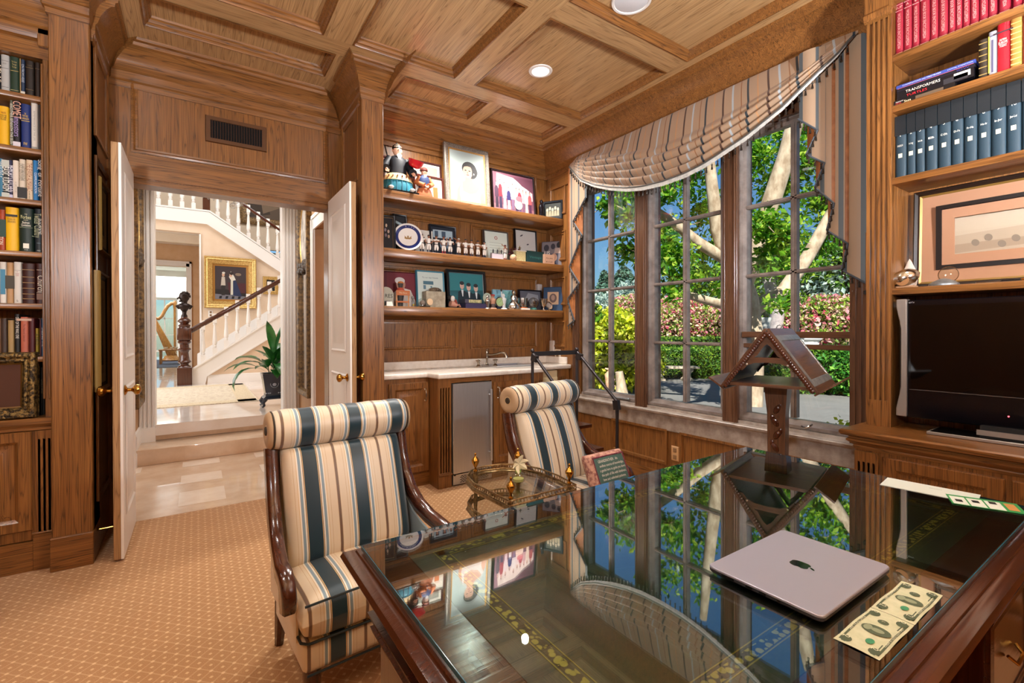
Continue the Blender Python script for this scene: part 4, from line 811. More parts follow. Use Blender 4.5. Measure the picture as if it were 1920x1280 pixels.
# right bookcase rows
bx = 2.875
b_ = [(1678.4, 1693.3), (1694, 1709.7), (1709.9, 1723.8), (1724, 1743), (1743.6, 1759), (1759.3, 1777), (1778, 1791), (1791.3, 1803.8), (1804.5, 1818), (1818.6, 1835), (1836, 1852), (1852.7, 1869), (1872.5, 1894), (1898.6, 1916), (1917, 1934)]
vols = ['SUP', 'A', 'B', 'C', 'C-D', 'E', 'F', 'G', 'H', 'I', 'J-K', 'L', 'M', 'N-O', 'P']
ordn = ['first', 'second', 'third', 'fourth', 'fifth', 'sixth', 'seventh', 'eighth', 'ninth', 'tenth', 'eleventh', 'twelfth', 'thirteenth', 'fourteenth', 'fifteenth']
for k, (u0, u1) in enumerate(b_):
    y1 = pxx(u0, 300, bx).y; y0 = pxx(u1, 300, bx).y
    book((bx, y1, 2.603), -Y, -X, y1-y0-.001, .262, .18, '#8c1c30', ordn[k]+' red encyclopedia volume from the left on the top shelf', 'red encyclopedia set', [('h', vols[k], .016, .90, None, '#d9b9a8'), ('b', '', .001, .84, 0, '#d9a5a0'), ('b', '', .001, .955, 0, '#d9a5a0'), ('v', 'WORLD BOOK ENCYCLOPEDIA', .016, .46, .66, '#d9a5a0'), ('b', '', .001, .05, 0, '#d9a5a0')], rough=.35)
j_ = [(1678.5, 1700), (1700.5, 1717), (1717.4, 1734.6), (1735, 1758.4), (1758.8, 1783.4), (1783.7, 1806.8), (1807.3, 1832.6), (1833, 1858), (1858.5, 1886.9), (1887.4, 1915), (1916, 1944)]
sub = ['INDEX', 'A-Ang', 'Anh-Az', 'B', 'C-Dh', 'Di-Fo', 'Fr-Ha', 'He-Ir', 'Is-Jer', 'Jes-Lei', 'Lek-Mil']
for k, (u0, u1) in enumerate(j_):
    y1 = pxx(u0, 300, bx).y; y0 = pxx(u1, 300, bx).y
    book((bx, y1, 2.002), -Y, -X, y1-y0-.001, .300, .2, '#1d3340', 'dark teal encyclopedia volume, %s from the left on the third shelf' % ordn[k], 'dark teal encyclopedia set', [('d', '', .048, .85, (y1-y0)*.48, '#0c141a'), ('h', 'ENCYCLOPAEDIA', .007, .925, .6, '#cfc59a'), ('h', 'JUDAICA', .014, .885, .66, '#e6e0c4'), ('h', str(k+1), .018, .69, None, '#e6e6da'), ('h', sub[k], .013, .52, .5, '#dfe0d4'), ('d', '', .010, .36, .0075, '#d9d3b0')], rough=.6)
def rb(u0, u1, h, c, lab, tx, z=2.356, **k):
    y1 = pxx(u0, 300, bx).y; y0 = pxx(u1, 300, bx).y; return book((bx, y1, z), -Y, -X, y1-y0-.001, h, .17, c, lab+' on the second shelf of the right bookcase', 'assorted books in the right bookcase', tx, **k)
rb(1834.5, 1852, .175, '#2a2015', 'worn black book with gilt scrollwork', [('b', '', .002, q, 0, '#8a7340') for q in (.9, .75, .6, .45, .3, .12)])
rb(1853, 1868.5, .195, '#9a9aa2', 'silver-grey clothbound book', [('b', '', .002, .9, 0, '#4d4a66'), ('d', '', .07, .45, .003, '#4d4a66'), ('d', '', .08, .5, .002, '#c6b43c', .06)])
rb(1869, 1893, .215, '#b3202c', 'glossy red book with white lettering', [('d', '', .003, .82, .03, '#33202a'), ('h', 'EASTERN', .012, .66, .55, '#e9d9d2'), ('h', 'EUROPE', .016, .60, .7, '#e9d9d2'), ('h', 'TODAY', .016, .54, .6, '#e9d9d2')], rough=.15)
rb(1894, 1916, .215, '#a87b3e', 'gilt-tooled tan leather book', [('b', '', .002, q, 0, '#d9b06a') for q in (.9, .8, .7, .6, .5, .4, .3, .2, .1)], rough=.3)
rb(1917, 1935, .21, '#8c3a2c', 'brick red book at the frame edge', [])
def flatbook(lab, u0, u1, z, h, c, texts, dx=.0):
    y1 = pxx(u0, 180, bx-dx).y; y0 = pxx(u1, 180, bx-dx).y; t = T('book', lab, 'book', (bx+.08, (y0+y1)/2, z), 0, 'assorted books in the right bookcase')
    b = MB(); b.box(bx-dx, y0, z, bx+.16, y1, z+h); P('cover', b, col(c, .25), t, bev=.001); by = {}
    for s_, sz, fy, fz, wd, cc in texts: by.setdefault(cc, []).append((s_, sz, fy, fz, wd))
    for cc, q in by.items():
        b = MB()
        for s_, sz, fy, fz, wd in q:
            o = (bx-dx-.0006, y1-(y1-y0)*fy, z+h*fz)
            if s_: b.text(s_, sz, o, -Y, Z, wd*(y1-y0))
            else: b.box(bx-dx-.0004, o[1]-wd*(y1-y0)/2, o[2]-sz, bx-dx, o[1]+wd*(y1-y0)/2, o[2]+sz)
        P('lettering' if any(p_[0] for p_ in q) else 'cover_art', b, col(cc, .4), t)
flatbook('small black comic volume at the bottom of the flat stack', 1676, 1790, 2.356, .024, '#191617', [('TEENAGE MUTANT', .008, .10, .62, .14, '#e4e0dc'), ('NINJA', .010, .08, .3, .1, '#c23a3a'), ('Saga', .016, .24, .35, .12, '#d9c9a0'), ('', .008, .6, .4, .45, '#5b4a3a')], .02)
flatbook('thick black comic volume lying in the middle of the flat stack', 1681, 1826, 2.381, .042, '#131217', [('TRANSFORMERS', .018, .36, .78, .46, '#cfcabf'), ('TURTLES', .016, .28, .30, .28, '#c81e2a'), ('', .012, .78, .4, .3, '#2c2a2f'), ('', .0125, .86, .62, .2, '#d8d6cf')], .008)
flatbook('white-edged comic volume lying under the blue book', 1681, 1828, 2.4235, .017, '#1b1922', [('IDW', .014, .86, .45, .15, '#23206a'), ('', .0008, .5, .95, .97, '#b9555c')], .006)
flatbook('blue paperback on top of the flat stack', 1680, 1829, 2.441, .016, '#34468c', [('CONVERSATIONS with MIKE MILKEN', .009, .34, .5, .5, '#cfd4e6'), ('CAPITAL FORMATION', .006, .82, .5, .3, '#cfd4e6')], .005)
# ================================================================== framed pictures
def pic(name, lab, cat, c, w, h, fw, fcol, rz=0, lean=6, fd=.018, matw=0, mcol='#ddd8cc', bg='#888888', art=(), grp=None, fprof=None, inner=None, gl=0, mounted=False):
    """c = bottom centre of the frame; faces -Y turned by rz; art = list of shapes in 0..1 picture coordinates"""
    t = T(name, lab, cat, c, rz, grp); L = 0 if mounted else math.radians(lean); U = X; V = Vector((0, math.sin(L), math.cos(L))); N = Vector((0, -math.cos(L), math.sin(L))); O = Vector((-w/2, 0, 0))+N*.002
    pr = fprof or [(0, -fd*.9), (0, fd*.7), (fw*.25, fd), (fw*.75, fd*.8), (fw, fd*.35)]
    b = MB().rect(O, U, V, N, w, h, pr, fill=False); b.rect(O, U, V, N, w, h, [(0, -fd*.9)]); P('frame', b, fcol if not isinstance(fcol, str) else col(fcol, .35), t, local=True)
    if inner: b = MB().rect(O, U, V, N, w, h, [(fw-.001, fd*.35), (fw-.001, fd*.5), (fw+inner[0], fd*.3)], fill=False); P('slip', b, col(inner[1], .4, .4), t, local=True); fw += inner[0]
    if matw: b = MB().rect(O, U, V, N, w, h, [(fw-.002, fd*.25), (fw+matw, fd*.25), (fw+matw, fd*.22)], fill=False); P('mat', b, col(mcol, .8), t, local=True)
    q = fw+matw; iw, ih = w-2*q, h-2*q; O2 = O+U*q+V*q+N*(fd*.2); cols = []; b = MB()
    def ci(c_):
        if c_ not in cols: cols.append(c_)
        return cols.index(c_)
    b.mi = ci(bg); e = .002; b.add([O2-U*e-V*e, O2+U*(iw+e)-V*e, O2+U*(iw+e)+V*(ih+e), O2-U*e+V*(ih+e)], [(0, 1, 2, 3)]); lay = 0
    for s_ in art:
        lay += 1; zz = N*(.00012*lay); b.mi = ci(s_[1])
        if s_[0] == 'e':
            _, _, cx, cy, rx, ry = s_[:6]; rot = s_[6] if len(s_) > 6 else 0; k = 18
            b.add([O2+U*(iw*cx+(rx*iw*math.cos(a)*math.cos(rot)-ry*ih*math.sin(a)*math.sin(rot)))+V*(ih*cy+(rx*iw*math.cos(a)*math.sin(rot)+ry*ih*math.sin(a)*math.cos(rot)))+zz for a in [2*PI*i/k for i in range(k)]], [tuple(range(k))])
        elif s_[0] == 'p': b.add([O2+U*iw*x+V*ih*y+zz for x, y in s_[2]], [tuple(range(len(s_[2])))])
        elif s_[0] == 't': b.text(s_[2], s_[3]*ih, O2+U*iw*s_[4]+V*ih*s_[5]+zz+N*.0006, U, V, s_[6]*iw if len(s_) > 6 and s_[6] else None)
    P('picture', b, [col(c_, .45 if gl else .6) for c_ in cols], t, local=True, smooth=0, rec=False)
    if gl: b = MB().add([O2-U*e-V*e+N*.005, O2+U*(iw+e)-V*e+N*.005, O2+U*(iw+e)+V*(ih+e)+N*.005, O2-U*e+V*(ih+e)+N*.005], [(0, 1, 2, 3)]) ; 
    if gl:
        b = MB(); b.add([O2-U*e-V*e+N*.005, O2+U*(iw+e)-V*e+N*.005, O2+U*(iw+e)+V*(ih+e)+N*.005, O2-U*e+V*(ih+e)+N*.005], [(0, 1, 2, 3)]); P('glazing', b, GLASS, t, local=True)
    return t
def pbox(u0, v0, u1, v1, y):   # pixel box on plane y -> bottom centre, w, h
    a, d = py(u0, v1, y), py(u1, v0, y); return Vector(((a.x+d.x)/2, y, a.z)), d.x-a.x, py((u0+u1)/2, v0, y).z-py((u0+u1)/2, v1, y).z
SK, SKD = '#c4947c', '#8a5a48'
def person(cx, y0, hgt, top, bot, skin=SK, hair='#2a201c', w=.05, asp=1.0):
    a = []; a.append(('p', bot, [(cx-w*.8, y0), (cx+w*.8, y0), (cx+w*.6, y0+hgt*.5), (cx-w*.6, y0+hgt*.5)])); a.append(('p', top, [(cx-w, y0+hgt*.40), (cx+w, y0+hgt*.40), (cx+w*1.0, y0+hgt*.72), (cx+w*.5, y0+hgt*.83), (cx-w*.5, y0+hgt*.83), (cx-w, y0+hgt*.72)]))
    a.append(('e', hair, cx, y0+hgt*.93, w*.48*asp, hgt*.085)); a.append(('e', skin, cx, y0+hgt*.905, w*.4*asp, hgt*.075)); return a
# left bookcase: big gilt photo frame
gfp = [(0, -.01), (0, .02), (.008, .032), (.022, .036), (.036, .024), (.046, .026), (.052, .014), (.058, .010)]
ORN = noisy('carved_dark_gilt', (.02, .012, .006), (.30, .19, .06), 70, .35, bump=1.0, metal=.55, lo=.42, hi=.6, dist=.01)
pic('picture_frame', 'large carved gilt photo frame with brown mat on the left bookcase ledge', 'picture frame', (py(70, 700, 3.455).x-.25, 3.455, .806), .50, .345, .058, ORN, 0, 4, .03, .085, '#4b2a19', '#0d0a09', [('e', '#9a7250', .55, .25, .28, .16), ('e', '#7d5740', .35, .45, .16, .2)], fprof=gfp, inner=(.006, '#6b4a1d'))
for k, (yy, z0, hh) in enumerate(((3.68, 1.72, .42), (3.62, .92, .68))): pic('picture_frame', ['upper dark framed print on the recess wall behind the left door', 'lower dark framed print on the recess wall behind the left door'][k], 'picture frame', (-.472, yy, z0), .34, hh, .02, '#9a7a3c', PI/2, 0, .025, .05, '#d8d2c6', '#b9b2a8', [('p', '#5b6a6e', [(.1, .1), (.9, .1), (.7, .5), (.3, .6)])], inner=(.02, '#120c08'), mounted=True)
# ---- top bar shelf
y = 3.86
def shelfpic(lab, u0, v0, u1, v1, zs, yy, fw, fc, rz=0, cat='picture frame', **k):
    c, w, h = pbox(u0, v0, u1, v1, yy); c.z = zs; h = py((u0+u1)/2, v0, yy).z-zs; return pic('picture_frame', lab, cat, c, w, h, fw, fc, rz, **k)
Z1, Z2, Z3 = 2.389, 1.921, 1.457
PORF = noisy('grey_carved_frame', hexc('#4a4038'), hexc('#7d7165'), 120, .5, bump=.6)
shelfpic('tall oil portrait of a dark-haired person in a white dress', 836, 272, 919, 388, Z1, 3.80, .042, PORF, lean=5, inner=(.012, '#a9814a'), bg='#a3b0ae', art=[
 ('e', '#b7c3c0', .6, .3, .3, .25), ('p', '#b98d78', [(.16, 0), (.18, .2), (.3, .36), (.42, .42), (.44, .52), (.62, .52), (.64, .42), (.85, .34), (.97, .18), (1, 0)]), ('p', '#e8dfda', [(.30, 0), (.25, .12), (.29, .36), (.335, .37), (.345, .2), (.55, .15), (.75, .2), (.86, .32), (.93, .29), (.84, .12), (.86, 0)]),
 ('p', '#e6dcd8', [(.28, 0), (.27, .15), (.55, .145), (.80, .17), (.84, 0)]), ('e', '#1f1d1f', .56, .66, .22, .155, -.3), ('e', '#1d1b1d', .66, .60, .13, .13, -.4), ('e', '#c49a85', .50, .61, .135, .135, -.15), ('p', '#c49a85', [(.42, .5), (.58, .47), (.64, .56), (.40, .58)]),
 ('p', '#201d1e', [(.36, .68), (.34, .60), (.37, .74), (.5, .785), (.66, .74), (.68, .62), (.62, .71), (.5, .72), (.4, .70)]), ('e', '#2a2322', .445, .63, .03, .012), ('e', '#2a2322', .56, .625, .032, .012), ('e', '#a87060', .50, .585, .02, .02), ('e', '#9c4a48', .505, .54, .042, .011), ('e', '#e8e6e2', .685, .575, .015, .018)])
shelfpic('dark red framed landscape print with a white mat', 772, 302, 829, 352, Z1, 3.90, .018, '#3a1512', lean=5, matw=.022, bg='#6d6f68', art=[('p', '#8a8c82', [(0, .4), (1, .5), (1, 1), (0, 1)]), ('p', '#4f7a52', [(.55, 0), (.7, .3), (.95, .25), (1, 0)])])
shelfpic('dark red frame with a white page and orange block in front of the landscape', 776, 329, 832, 371, Z1, 3.83, .018, '#4a1a14', lean=5, bg='#ddd4c8', art=[('p', '#b0602c', [(.66, .05), (.84, .05), (.84, .62), (.66, .62)])]+[('p', '#8f877c', [(.5, .7+.06*k), (.62, .7+.06*k), (.62, .71+.06*k), (.5, .71+.06*k)]) for k in range(3)])
shelfpic('dark red frame behind the seated doll', 716, 292, 752, 352, Z1, 3.90, .018, '#4a1d1a', lean=5, bg='#7d4b45', art=[('p', '#b8a89a', [(.1, .2), (.9, .2), (.9, .6), (.1, .6)])])
GP = []
for k, (cx, h, t_, b2) in enumerate(((.08, .66, '#3b1c34', '#241328'), (.17, .72, '#7c1c2c', '#2b1c3a'), (.27, .66, '#c9b3b8', '#c4a9b0'), (.37, .56, '#2a2456', '#cfc3c6'), (.47, .66, '#cdbfc0', '#6d5570'), (.56, .60, '#c8b5b8', '#3b2c48'), (.64, .60, '#8a3040', '#5b4560'), (.73, .58, '#b58a90', '#6b4a60'), (.81, .56, '#cbb3a8', '#cdb5a8'), (.90, .56, '#9a4a50', '#4a2440'))): GP += person(cx, .10-.03*(k > 4), h, t_, b2, '#b98a80', '#3b2430', .045, .8)
shelfpic('dark framed group photo of people standing in a row', 923, 322, 1004, 404, Z1, 3.84, .02, '#1c0f12', lean=5, bg='#6d4252', art=[('p', '#cdb9b4', [(.05, .45), (.1, .97), (.5, .92), (.98, .6), (.98, .4)]), ('p', '#8a5f66', [(.0, 0), (1, 0), (1, .16), (0, .2)]), ('p', '#5d3646', [(.5, .95), (1, .95), (1, .62), (.72, .75)])]+GP+[('e', '#cbb0a6', .6, .24, .1, .12), ('e', '#b8606a', .62, .4, .08, .07)])
pic('picture_frame', 'black framed group photo standing at the window end of the top shelf', 'picture frame', (3.04, 3.765, Z1), .22, .20, .025, '#0d1620', math.radians(-58), 6, bg='#2b2f2c', art=[('e', '#c2b59a', .15+.17*k, .55+.1*(k % 2), .07, .13) for k in range(5)]+[('p', '#a89a7e', [(.08+.17*k, .1), (.24+.17*k, .1), (.22+.17*k, .48), (.1+.17*k, .48)]) for k in range(5)])
# ---- middle shelf
shelfpic('black framed print at the pillar end of the middle shelf', 712, 402, 741, 463, Z2, 3.80, .02, '#0e0f14', rz=math.radians(-14), lean=6, bg='#15161d', inner=(.004, '#8a7f70'), art=[('e', '#c9b9a8', .4, .75, .09, .06), ('e', '#8a7f90', .3, .6, .1, .06), ('e', '#b8a8a0', .6, .55, .1, .06), ('e', '#7d6f80', .35, .42, .1, .06), ('e', '#b09a8a', .62, .38, .1, .06)])
shelfpic('black framed notice behind the white plate', 738, 401, 764, 466, Z2, 3.87, .016, '#0b0c10', lean=5, bg='#101217', art=[('p', '#8fa0a6', [(.05, .8), (.85, .72), (.85, .78), (.05, .88)])]+[('p', '#55606a', [(.1, .6-.1*k), (.7, .58-.1*k), (.7, .6-.1*k), (.1, .62-.1*k)]) for k in range(5)])
shelfpic('white card of old photographs behind the ball players', 779, 431, 812, 470, Z2, 3.90, .003, '#d8d4cc', lean=4, fd=.004, bg='#cfcac0', art=[('e', '#3a3430', .2+.3*k, .55, .1, .2) for k in range(3)])
shelfpic('black framed picture with a pale blue strip behind the ball players', 806, 422, 856, 470, Z2, 3.90, .018, '#10131d', lean=5, bg='#141a28', art=[('p', '#9fb4c0', [(.08, .62), (.92, .62), (.92, .9), (.08, .9)]), ('p', '#3a4c60', [(.15, .66), (.3, .66), (.3, .86), (.15, .86)]), ('p', '#3a4c60', [(.45, .66), (.62, .66), (.62, .86), (.45, .86)]), ('e', '#6d86a0', .45, .4, .1, .14), ('e', '#6d86a0', .7, .38, .08, .12)])
shelfpic('framed white certificate with a red crest', 908, 432, 954, 484, Z2, 3.88, .012, '#4a4440', lean=5, bg='#cdd5cb', art=[('e', '#a0605a', .5, .8, .07, .06), ('e', '#cdd5cb', .5, .8, .04, .035)]+[('p', '#8a928a', [(.2, .62-.09*k), (.8, .62-.09*k), (.8, .63-.09*k), (.2, .63-.09*k)]) for k in range(5)])
shelfpic('black framed white poster of birds at the back of the middle shelf', 966, 430, 1007, 486, Z2, 3.90, .014, '#0d0e14', lean=4, bg='#b9b7b4', art=[('e', '#3b3540', .3, .85, .08, .02, .5), ('e', '#3b3540', .6, .6, .06, .02, .3), ('e', '#3b3540', .8, .3, .06, .02, -.3), ('e', '#3b3540', .25, .35, .07, .02, .2)])
pic('poster_stand', 'photo collage lettered US at the window end of the middle shelf', 'picture', (3.045, 3.77, Z2), .24, .255, .004, '#4a4550', math.radians(-52), 5, .006, bg='#6d6468', art=[('e', '#2b2730', .2, .75, .12, .14), ('e', '#2b2730', .5, .8, .1, .12), ('e', '#17151c', .8, .85, .14, .14), ('p', '#a08a80', [(.55, .5), (.95, .5), (.95, .75), (.6, .72)]), ('p', '#3d3c4a', [(0, 0), (.75, 0), (.75, .5), (0, .5)]), ('e', '#b98d74', .55, .33, .14, .17), ('t', '#d9d2c6', 'US', .22, .24, .52)])
# ---- bottom shelf
ART = [('p', '#5a1a26', [(.0, 0), (.25, 0), (.25, 1), (0, 1)]), ('p', '#6d2430', [(.45, 0), (.7, 0), (.7, 1), (.45, 1)]), ('p', '#c9c2ba', [(.38, .0), (.36, .35), (.58, .58), (.85, .5), (1.0, .1), (1, 0)]), ('p', '#d9d3cb', [(.55, .35), (.65, .55), (.75, .4), (.7, 0), (.5, 0)]), ('e', '#b98d7a', .6, .66, .12, .17), ('e', '#c9c4c0', .58, .77, .13, .1), ('p', '#3a3a46', [(.58, .45), (.63, .45), (.64, .1), (.56, .1)])]
shelfpic('large photo of a white-haired person in a pale suit before red drapes', 706, 509, 782, 572, Z3, 3.88, .006, '#5a1a22', lean=5, bg='#6d1f2c', art=ART)
shelfpic('teal framed sheet of handwritten calligraphy', 782, 507, 834, 572, Z3, 3.85, .012, '#3f87a0', lean=6, bg='#c9d6cf', art=[('t', '#33566a', 'To our dear friends', .06, .5, .84, .62), ('p', '#4b7080', [(.22, .64), (.62, .64), (.62, .74), (.22, .74)]), ('p', '#5d8090', [(.22, .5), (.32, .5), (.32, .62), (.22, .62)]), ('p', '#5d8090', [(.5, .55), (.56, .55), (.56, .6), (.5, .6)]), ('t', '#47697a', 'with love', .07, .45, .45, .3), ('e', '#d9d28a', .25, .22, .12, .08)])
shelfpic('large black framed studio photo of three men in dark suits', 839, 506, 912, 577, Z3, 3.84, .026, BLACK, lean=6, inner=(.006, '#5f6a70'), bg='#2f7a82', art=[('p', '#1f5a64', [(0, 0), (1, 0), (1, .5), (0, .45)])]+[q for cx, cy in ((.36, .62), (.56, .58), (.78, .56)) for q in [('p', '#10222c', [(cx-.16, 0), (cx+.15, 0), (cx+.12, cy-.2), (cx, cy-.12), (cx-.12, cy-.2)]), ('p', '#dfe2e2', [(cx-.03, cy-.13), (cx+.04, cy-.13), (cx+.02, cy-.34), (cx, cy-.34)]), ('e', '#cfae9f', cx, cy, .065, .115), ('e', '#2a2a2e', cx, cy+.08, .068, .06)]])
shelfpic('black framed snapshot behind the glass globe', 974, 543, 1016, 577, Z3, 3.89, .014, '#15131c', lean=6, bg='#5d5f6b', art=[('p', '#8d929c', [(.1, .3), (.4, .9), (.9, .8), (.9, .3)]), ('e', '#1f1d26', .3, .3, .14, .2), ('e', '#1f1d26', .75, .3, .14, .2)])
pic('portrait_folder', 'navy presentation folder with an oval portrait at the window end of the bottom shelf', 'folder', (3.03, 3.75, Z3), .20, .245, .004, '#1a3350', math.radians(-48), 5, .008, bg='#1d3a5a', art=[('p', '#b9997c', [(.2, .25), (.8, .25), (.8, .8), (.2, .8)]), ('e', '#5d4a46', .5, .53, .2, .2), ('e', '#9a7d70', .5, .55, .1, .12)])
# right bookcase: framed document over the television
pic('framed_document', 'wide framed handwritten document in a double mat over the television', 'picture frame', (3.045, .26, ZR[3]+.002), 1.16, .49, .024, '#1b0e08', -PI/2, 2.5, .03, .108, '#a5795c', '#b9a28c', [('p', '#c4b09b', [(0, .5), (.4, .6), (1, .55), (1, 1), (0, 1)]), ('p', '#a88f7a', [(0, .1), (.5, .2), (.5, .34), (0, .3)])]+[('p', '#7d6655', [(.35, .9-.05*k), (.35+.5*((k*37 % 11)/11+.2), .9-.05*k), (.35+.5*((k*37 % 11)/11+.2), .906-.05*k), (.35, .906-.05*k)]) for k in range(16)]+[('e', '#8a7a6c', .1+.05*k, .3+.1*math.sin(k*2.1), .015, .08, .4) for k in range(7)], inner=(.008, '#8a6a34'), gl=1)
t = bpy.data.objects['framed_document']; b = MB().rect((-.492, -.006, .088), X, Z, -Y, .984, .314, [(0, 0), (0, .006), (.018, .006), (.02, .002), (.022, .002)], fill=False); P('inner_frame', b, col('#140a06', .4), t, local=True); b = MB().rect((-.474, -.006, .106), X, Z, -Y, .948, .278, [(0, .0015), (.05, .0015), (.051, .0005)], fill=False); P('inner_mat', b, col('#a77b5e', .7), t, local=True)
# ================================================================== television, lectern, side table, steps, curtain
TX = 2.845
tv = T('television', 'black flat television with silver side strips on the oak cabinet', 'television', (TX+.09, .36, .776))
P('body', MB().box(TX+.01, -.13, .835, TX+.10, .845, 1.398), BLACKM, tv, bev=.01, seg=2)
scr = P('bezel', MB().box(TX-.002, -.105, .835, TX+.02, .808, 1.398), col('#07070c', .12, 0, .6), tv, bev=.004); P('screen', MB().box(TX-.004, -.085, .975, TX-.0015, .795, 1.372), col('#020203', .06, 0, .6), tv)
P('chrome_line', MB().box(TX-.0055, -.085, .969, TX-.001, .80, .972), col('#8a8a8c', .2, .8), tv)
for y0, y1 in ((.809, .850), (-.145, -.106)):
    zz = [.838+(1.404-.838)*i/16 for i in range(17)]; k = [.018*min(1, max(0, (1-abs((z-1.12)/.24)**2)*1.6)) for z in zz]
    poly = [(a, z) for a, z in zip([y1-q if y0 > 0 else y0+q for q in k], zz)]+[(y0 if y0 > 0 else y1, zz[-1]), (y0 if y0 > 0 else y1, zz[0])]
    P('side_strip', MB().prism(poly, (TX-.012, 0, 0), Y, Z, X, .05), col('#a39b94', .35, .6), tv, bev=.003)
P('stand', MB().box(TX-.06, .03, .776, TX+.10, .722, .79), col('#a39b94', .35, .6), tv, bev=.002); P('stand_top', MB().box(TX-.055, .04, .7895, TX+.09, .71, .793), BLACK, tv); P('stand_block', MB().box(TX-.03, .15, .79, TX+.06, .55, .84), BLACKM, tv); P('stand_plate', MB().box(TX-.034, .08, .80, TX-.03, .56, .822), col('#a39b94', .35, .6), tv)
P('power_light', MB().ball((TX-.004, .468, .889), .003), emit('red_led', (1, .06, .08), 4), tv); P('lettering', MB().text('HDTV', .010, (TX-.0028, .795, 1.386), -Y, Z), col('#b9c2c9', .4), tv)
# ---- things standing on the shelf above the television
bs = T('football_trophy', 'small silver football paperweight on the shelf over the television', 'ornament', (2.90, .825, ZR[3])); 
P('ball', MB().lathe((2.90, .835, 1.513), [(0, -.062), (.022, -.05), (.036, -.028), (.041, 0), (.036, .028), (.022, .05), (0, .062)], 18, (.35, -.85, .35)), SILVER, bs); P('base', MB().box(2.87, .79, 1.4615, 2.93, .865, 1.472), col('#b08a68', .5), bs, bev=.003); P('medal', MB().lathe((2.868, .835, 1.497), [(.026, 0), (.026, .004), (0, .005)], 20, (-1, 0, .1)), col('#a4774e', .4, .4), bs)
sh = T('arrowhead', 'pale pointed stone standing in the shelf corner over the television', 'ornament', (3.0, .845, ZR[3])); P('stone', MB().lathe((3.0, .845, 1.4615), [(.025, 0), (.032, .04), (.024, .10), (.008, .14), (0, .155)], 10, sx=.5), col('#c9bcb0', .5), sh)
mg = T('desk_magnifier', 'round clear lens standing on a pewter foot over the television', 'magnifier', (2.90, .69, ZR[3])); P('foot', MB().lathe((2.90, .69, 1.4615), [(.055, 0), (.055, .008), (.04, .02), (.02, .03), (.008, .034)], 24), PEWTER, mg); P('lens', MB().lathe((2.905, .675, 1.513), [(0, -.006), (.02, -.005), (.035, 0), (.02, .005), (0, .006)], 28, (1, .1, 0)), GLASS, mg)
P('lens_rim', MB().tube([(2.905+.004*math.cos(a)*0, .675+.036*math.cos(a), 1.513+.036*math.sin(a)) for a in [i*2*PI/28 for i in range(28)]], .0018, 6, True), CHROME, mg)
kf = T('letter_opener', 'flat silver and black letter opener lying on the shelf over the television', 'letter opener', (2.89, .52, ZR[3])); P('blade', MB().box(2.885, .50, 1.4615, 2.90, .58, 1.468), SILVER, kf, bev=.002); P('handle', MB().box(2.882, .44, 1.4615, 2.903, .50, 1.471), BLACK, kf, bev=.003); P('pommel', MB().lathe((2.893, .44, 1.467), [(.006, 0), (.007, .006), (0, .012)], 10, (0, -1, 0)), BRASS, kf)
# ---- lectern
lp_ = G(1459, 2.30, 0); le = T('book_lectern', 'carved wooden gable-shaped book lectern on a post before the windows', 'lectern', lp_, -1.33)
hw, hz0, hz1, dp = .185, .985, 1.258, .46
def slab(mb, a, b_, y0, y1, t):   # slab from point a to b in local XZ
    a, b_ = Vector(a), Vector(b_); d = (b_-a).normalized(); n = Vector((-d.y, d.x)); q = [a, b_, b_+n*t, a+n*t]; mb.prism([(p.x, p.y) for p in q], (0, y0, 0), X, Z, Y, y1-y0)
for sx in (-1, 1):
    b = MB(); slab(b, (sx*(hw+.012), hz0-.01), (0, hz1), -.21, dp-.21, .012*(1 if sx < 0 else -1)); pn = P('book_rest', b, WALN['y'], le, local=True)
    d = Vector((-sx*(hw+.012), 0, hz1-hz0+.01)).normalized(); nn = Vector((sx*abs(d.z), 0, abs(d.x))); o = Vector((sx*(hw+.012), -.21, hz0-.01))
    b = MB().rect(o+nn*.013+d*.035, Y, d, nn, dp, .27, [(0, 0), (.012, .003), (.03, .003), (.036, -.004), (.04, -.004)], fill=True); P('rest_panel', b, PEWTER if sx > 0 else col('#a3683f', .4), pn, local=True)
    b = MB(); b.obox(o+Y*(dp/2)+nn*.035+d*.004, Y*dp/2, d*.004, nn*.045); P('ledge', b, WALN['y'], le, local=True)
    b = MB(); n = 26; p0, p1 = Vector((sx*(hw-.002), -.214, hz0)), Vector((0, -.214, hz1-.012))
    for k in range(n): q = p0.lerp(p1, (k+.5)/n); b.ball(q, .0085, .006, .011, 8, Matrix.Rotation(sx*.95, 3, 'Y'))
    P('rope_edge', b, MAH['z'], le, local=True)
P('floor_board', MB().box(-hw+.02, -.205, hz0+.008, hw-.02, dp-.215, hz0+.022), WALN['x'], le, local=True)
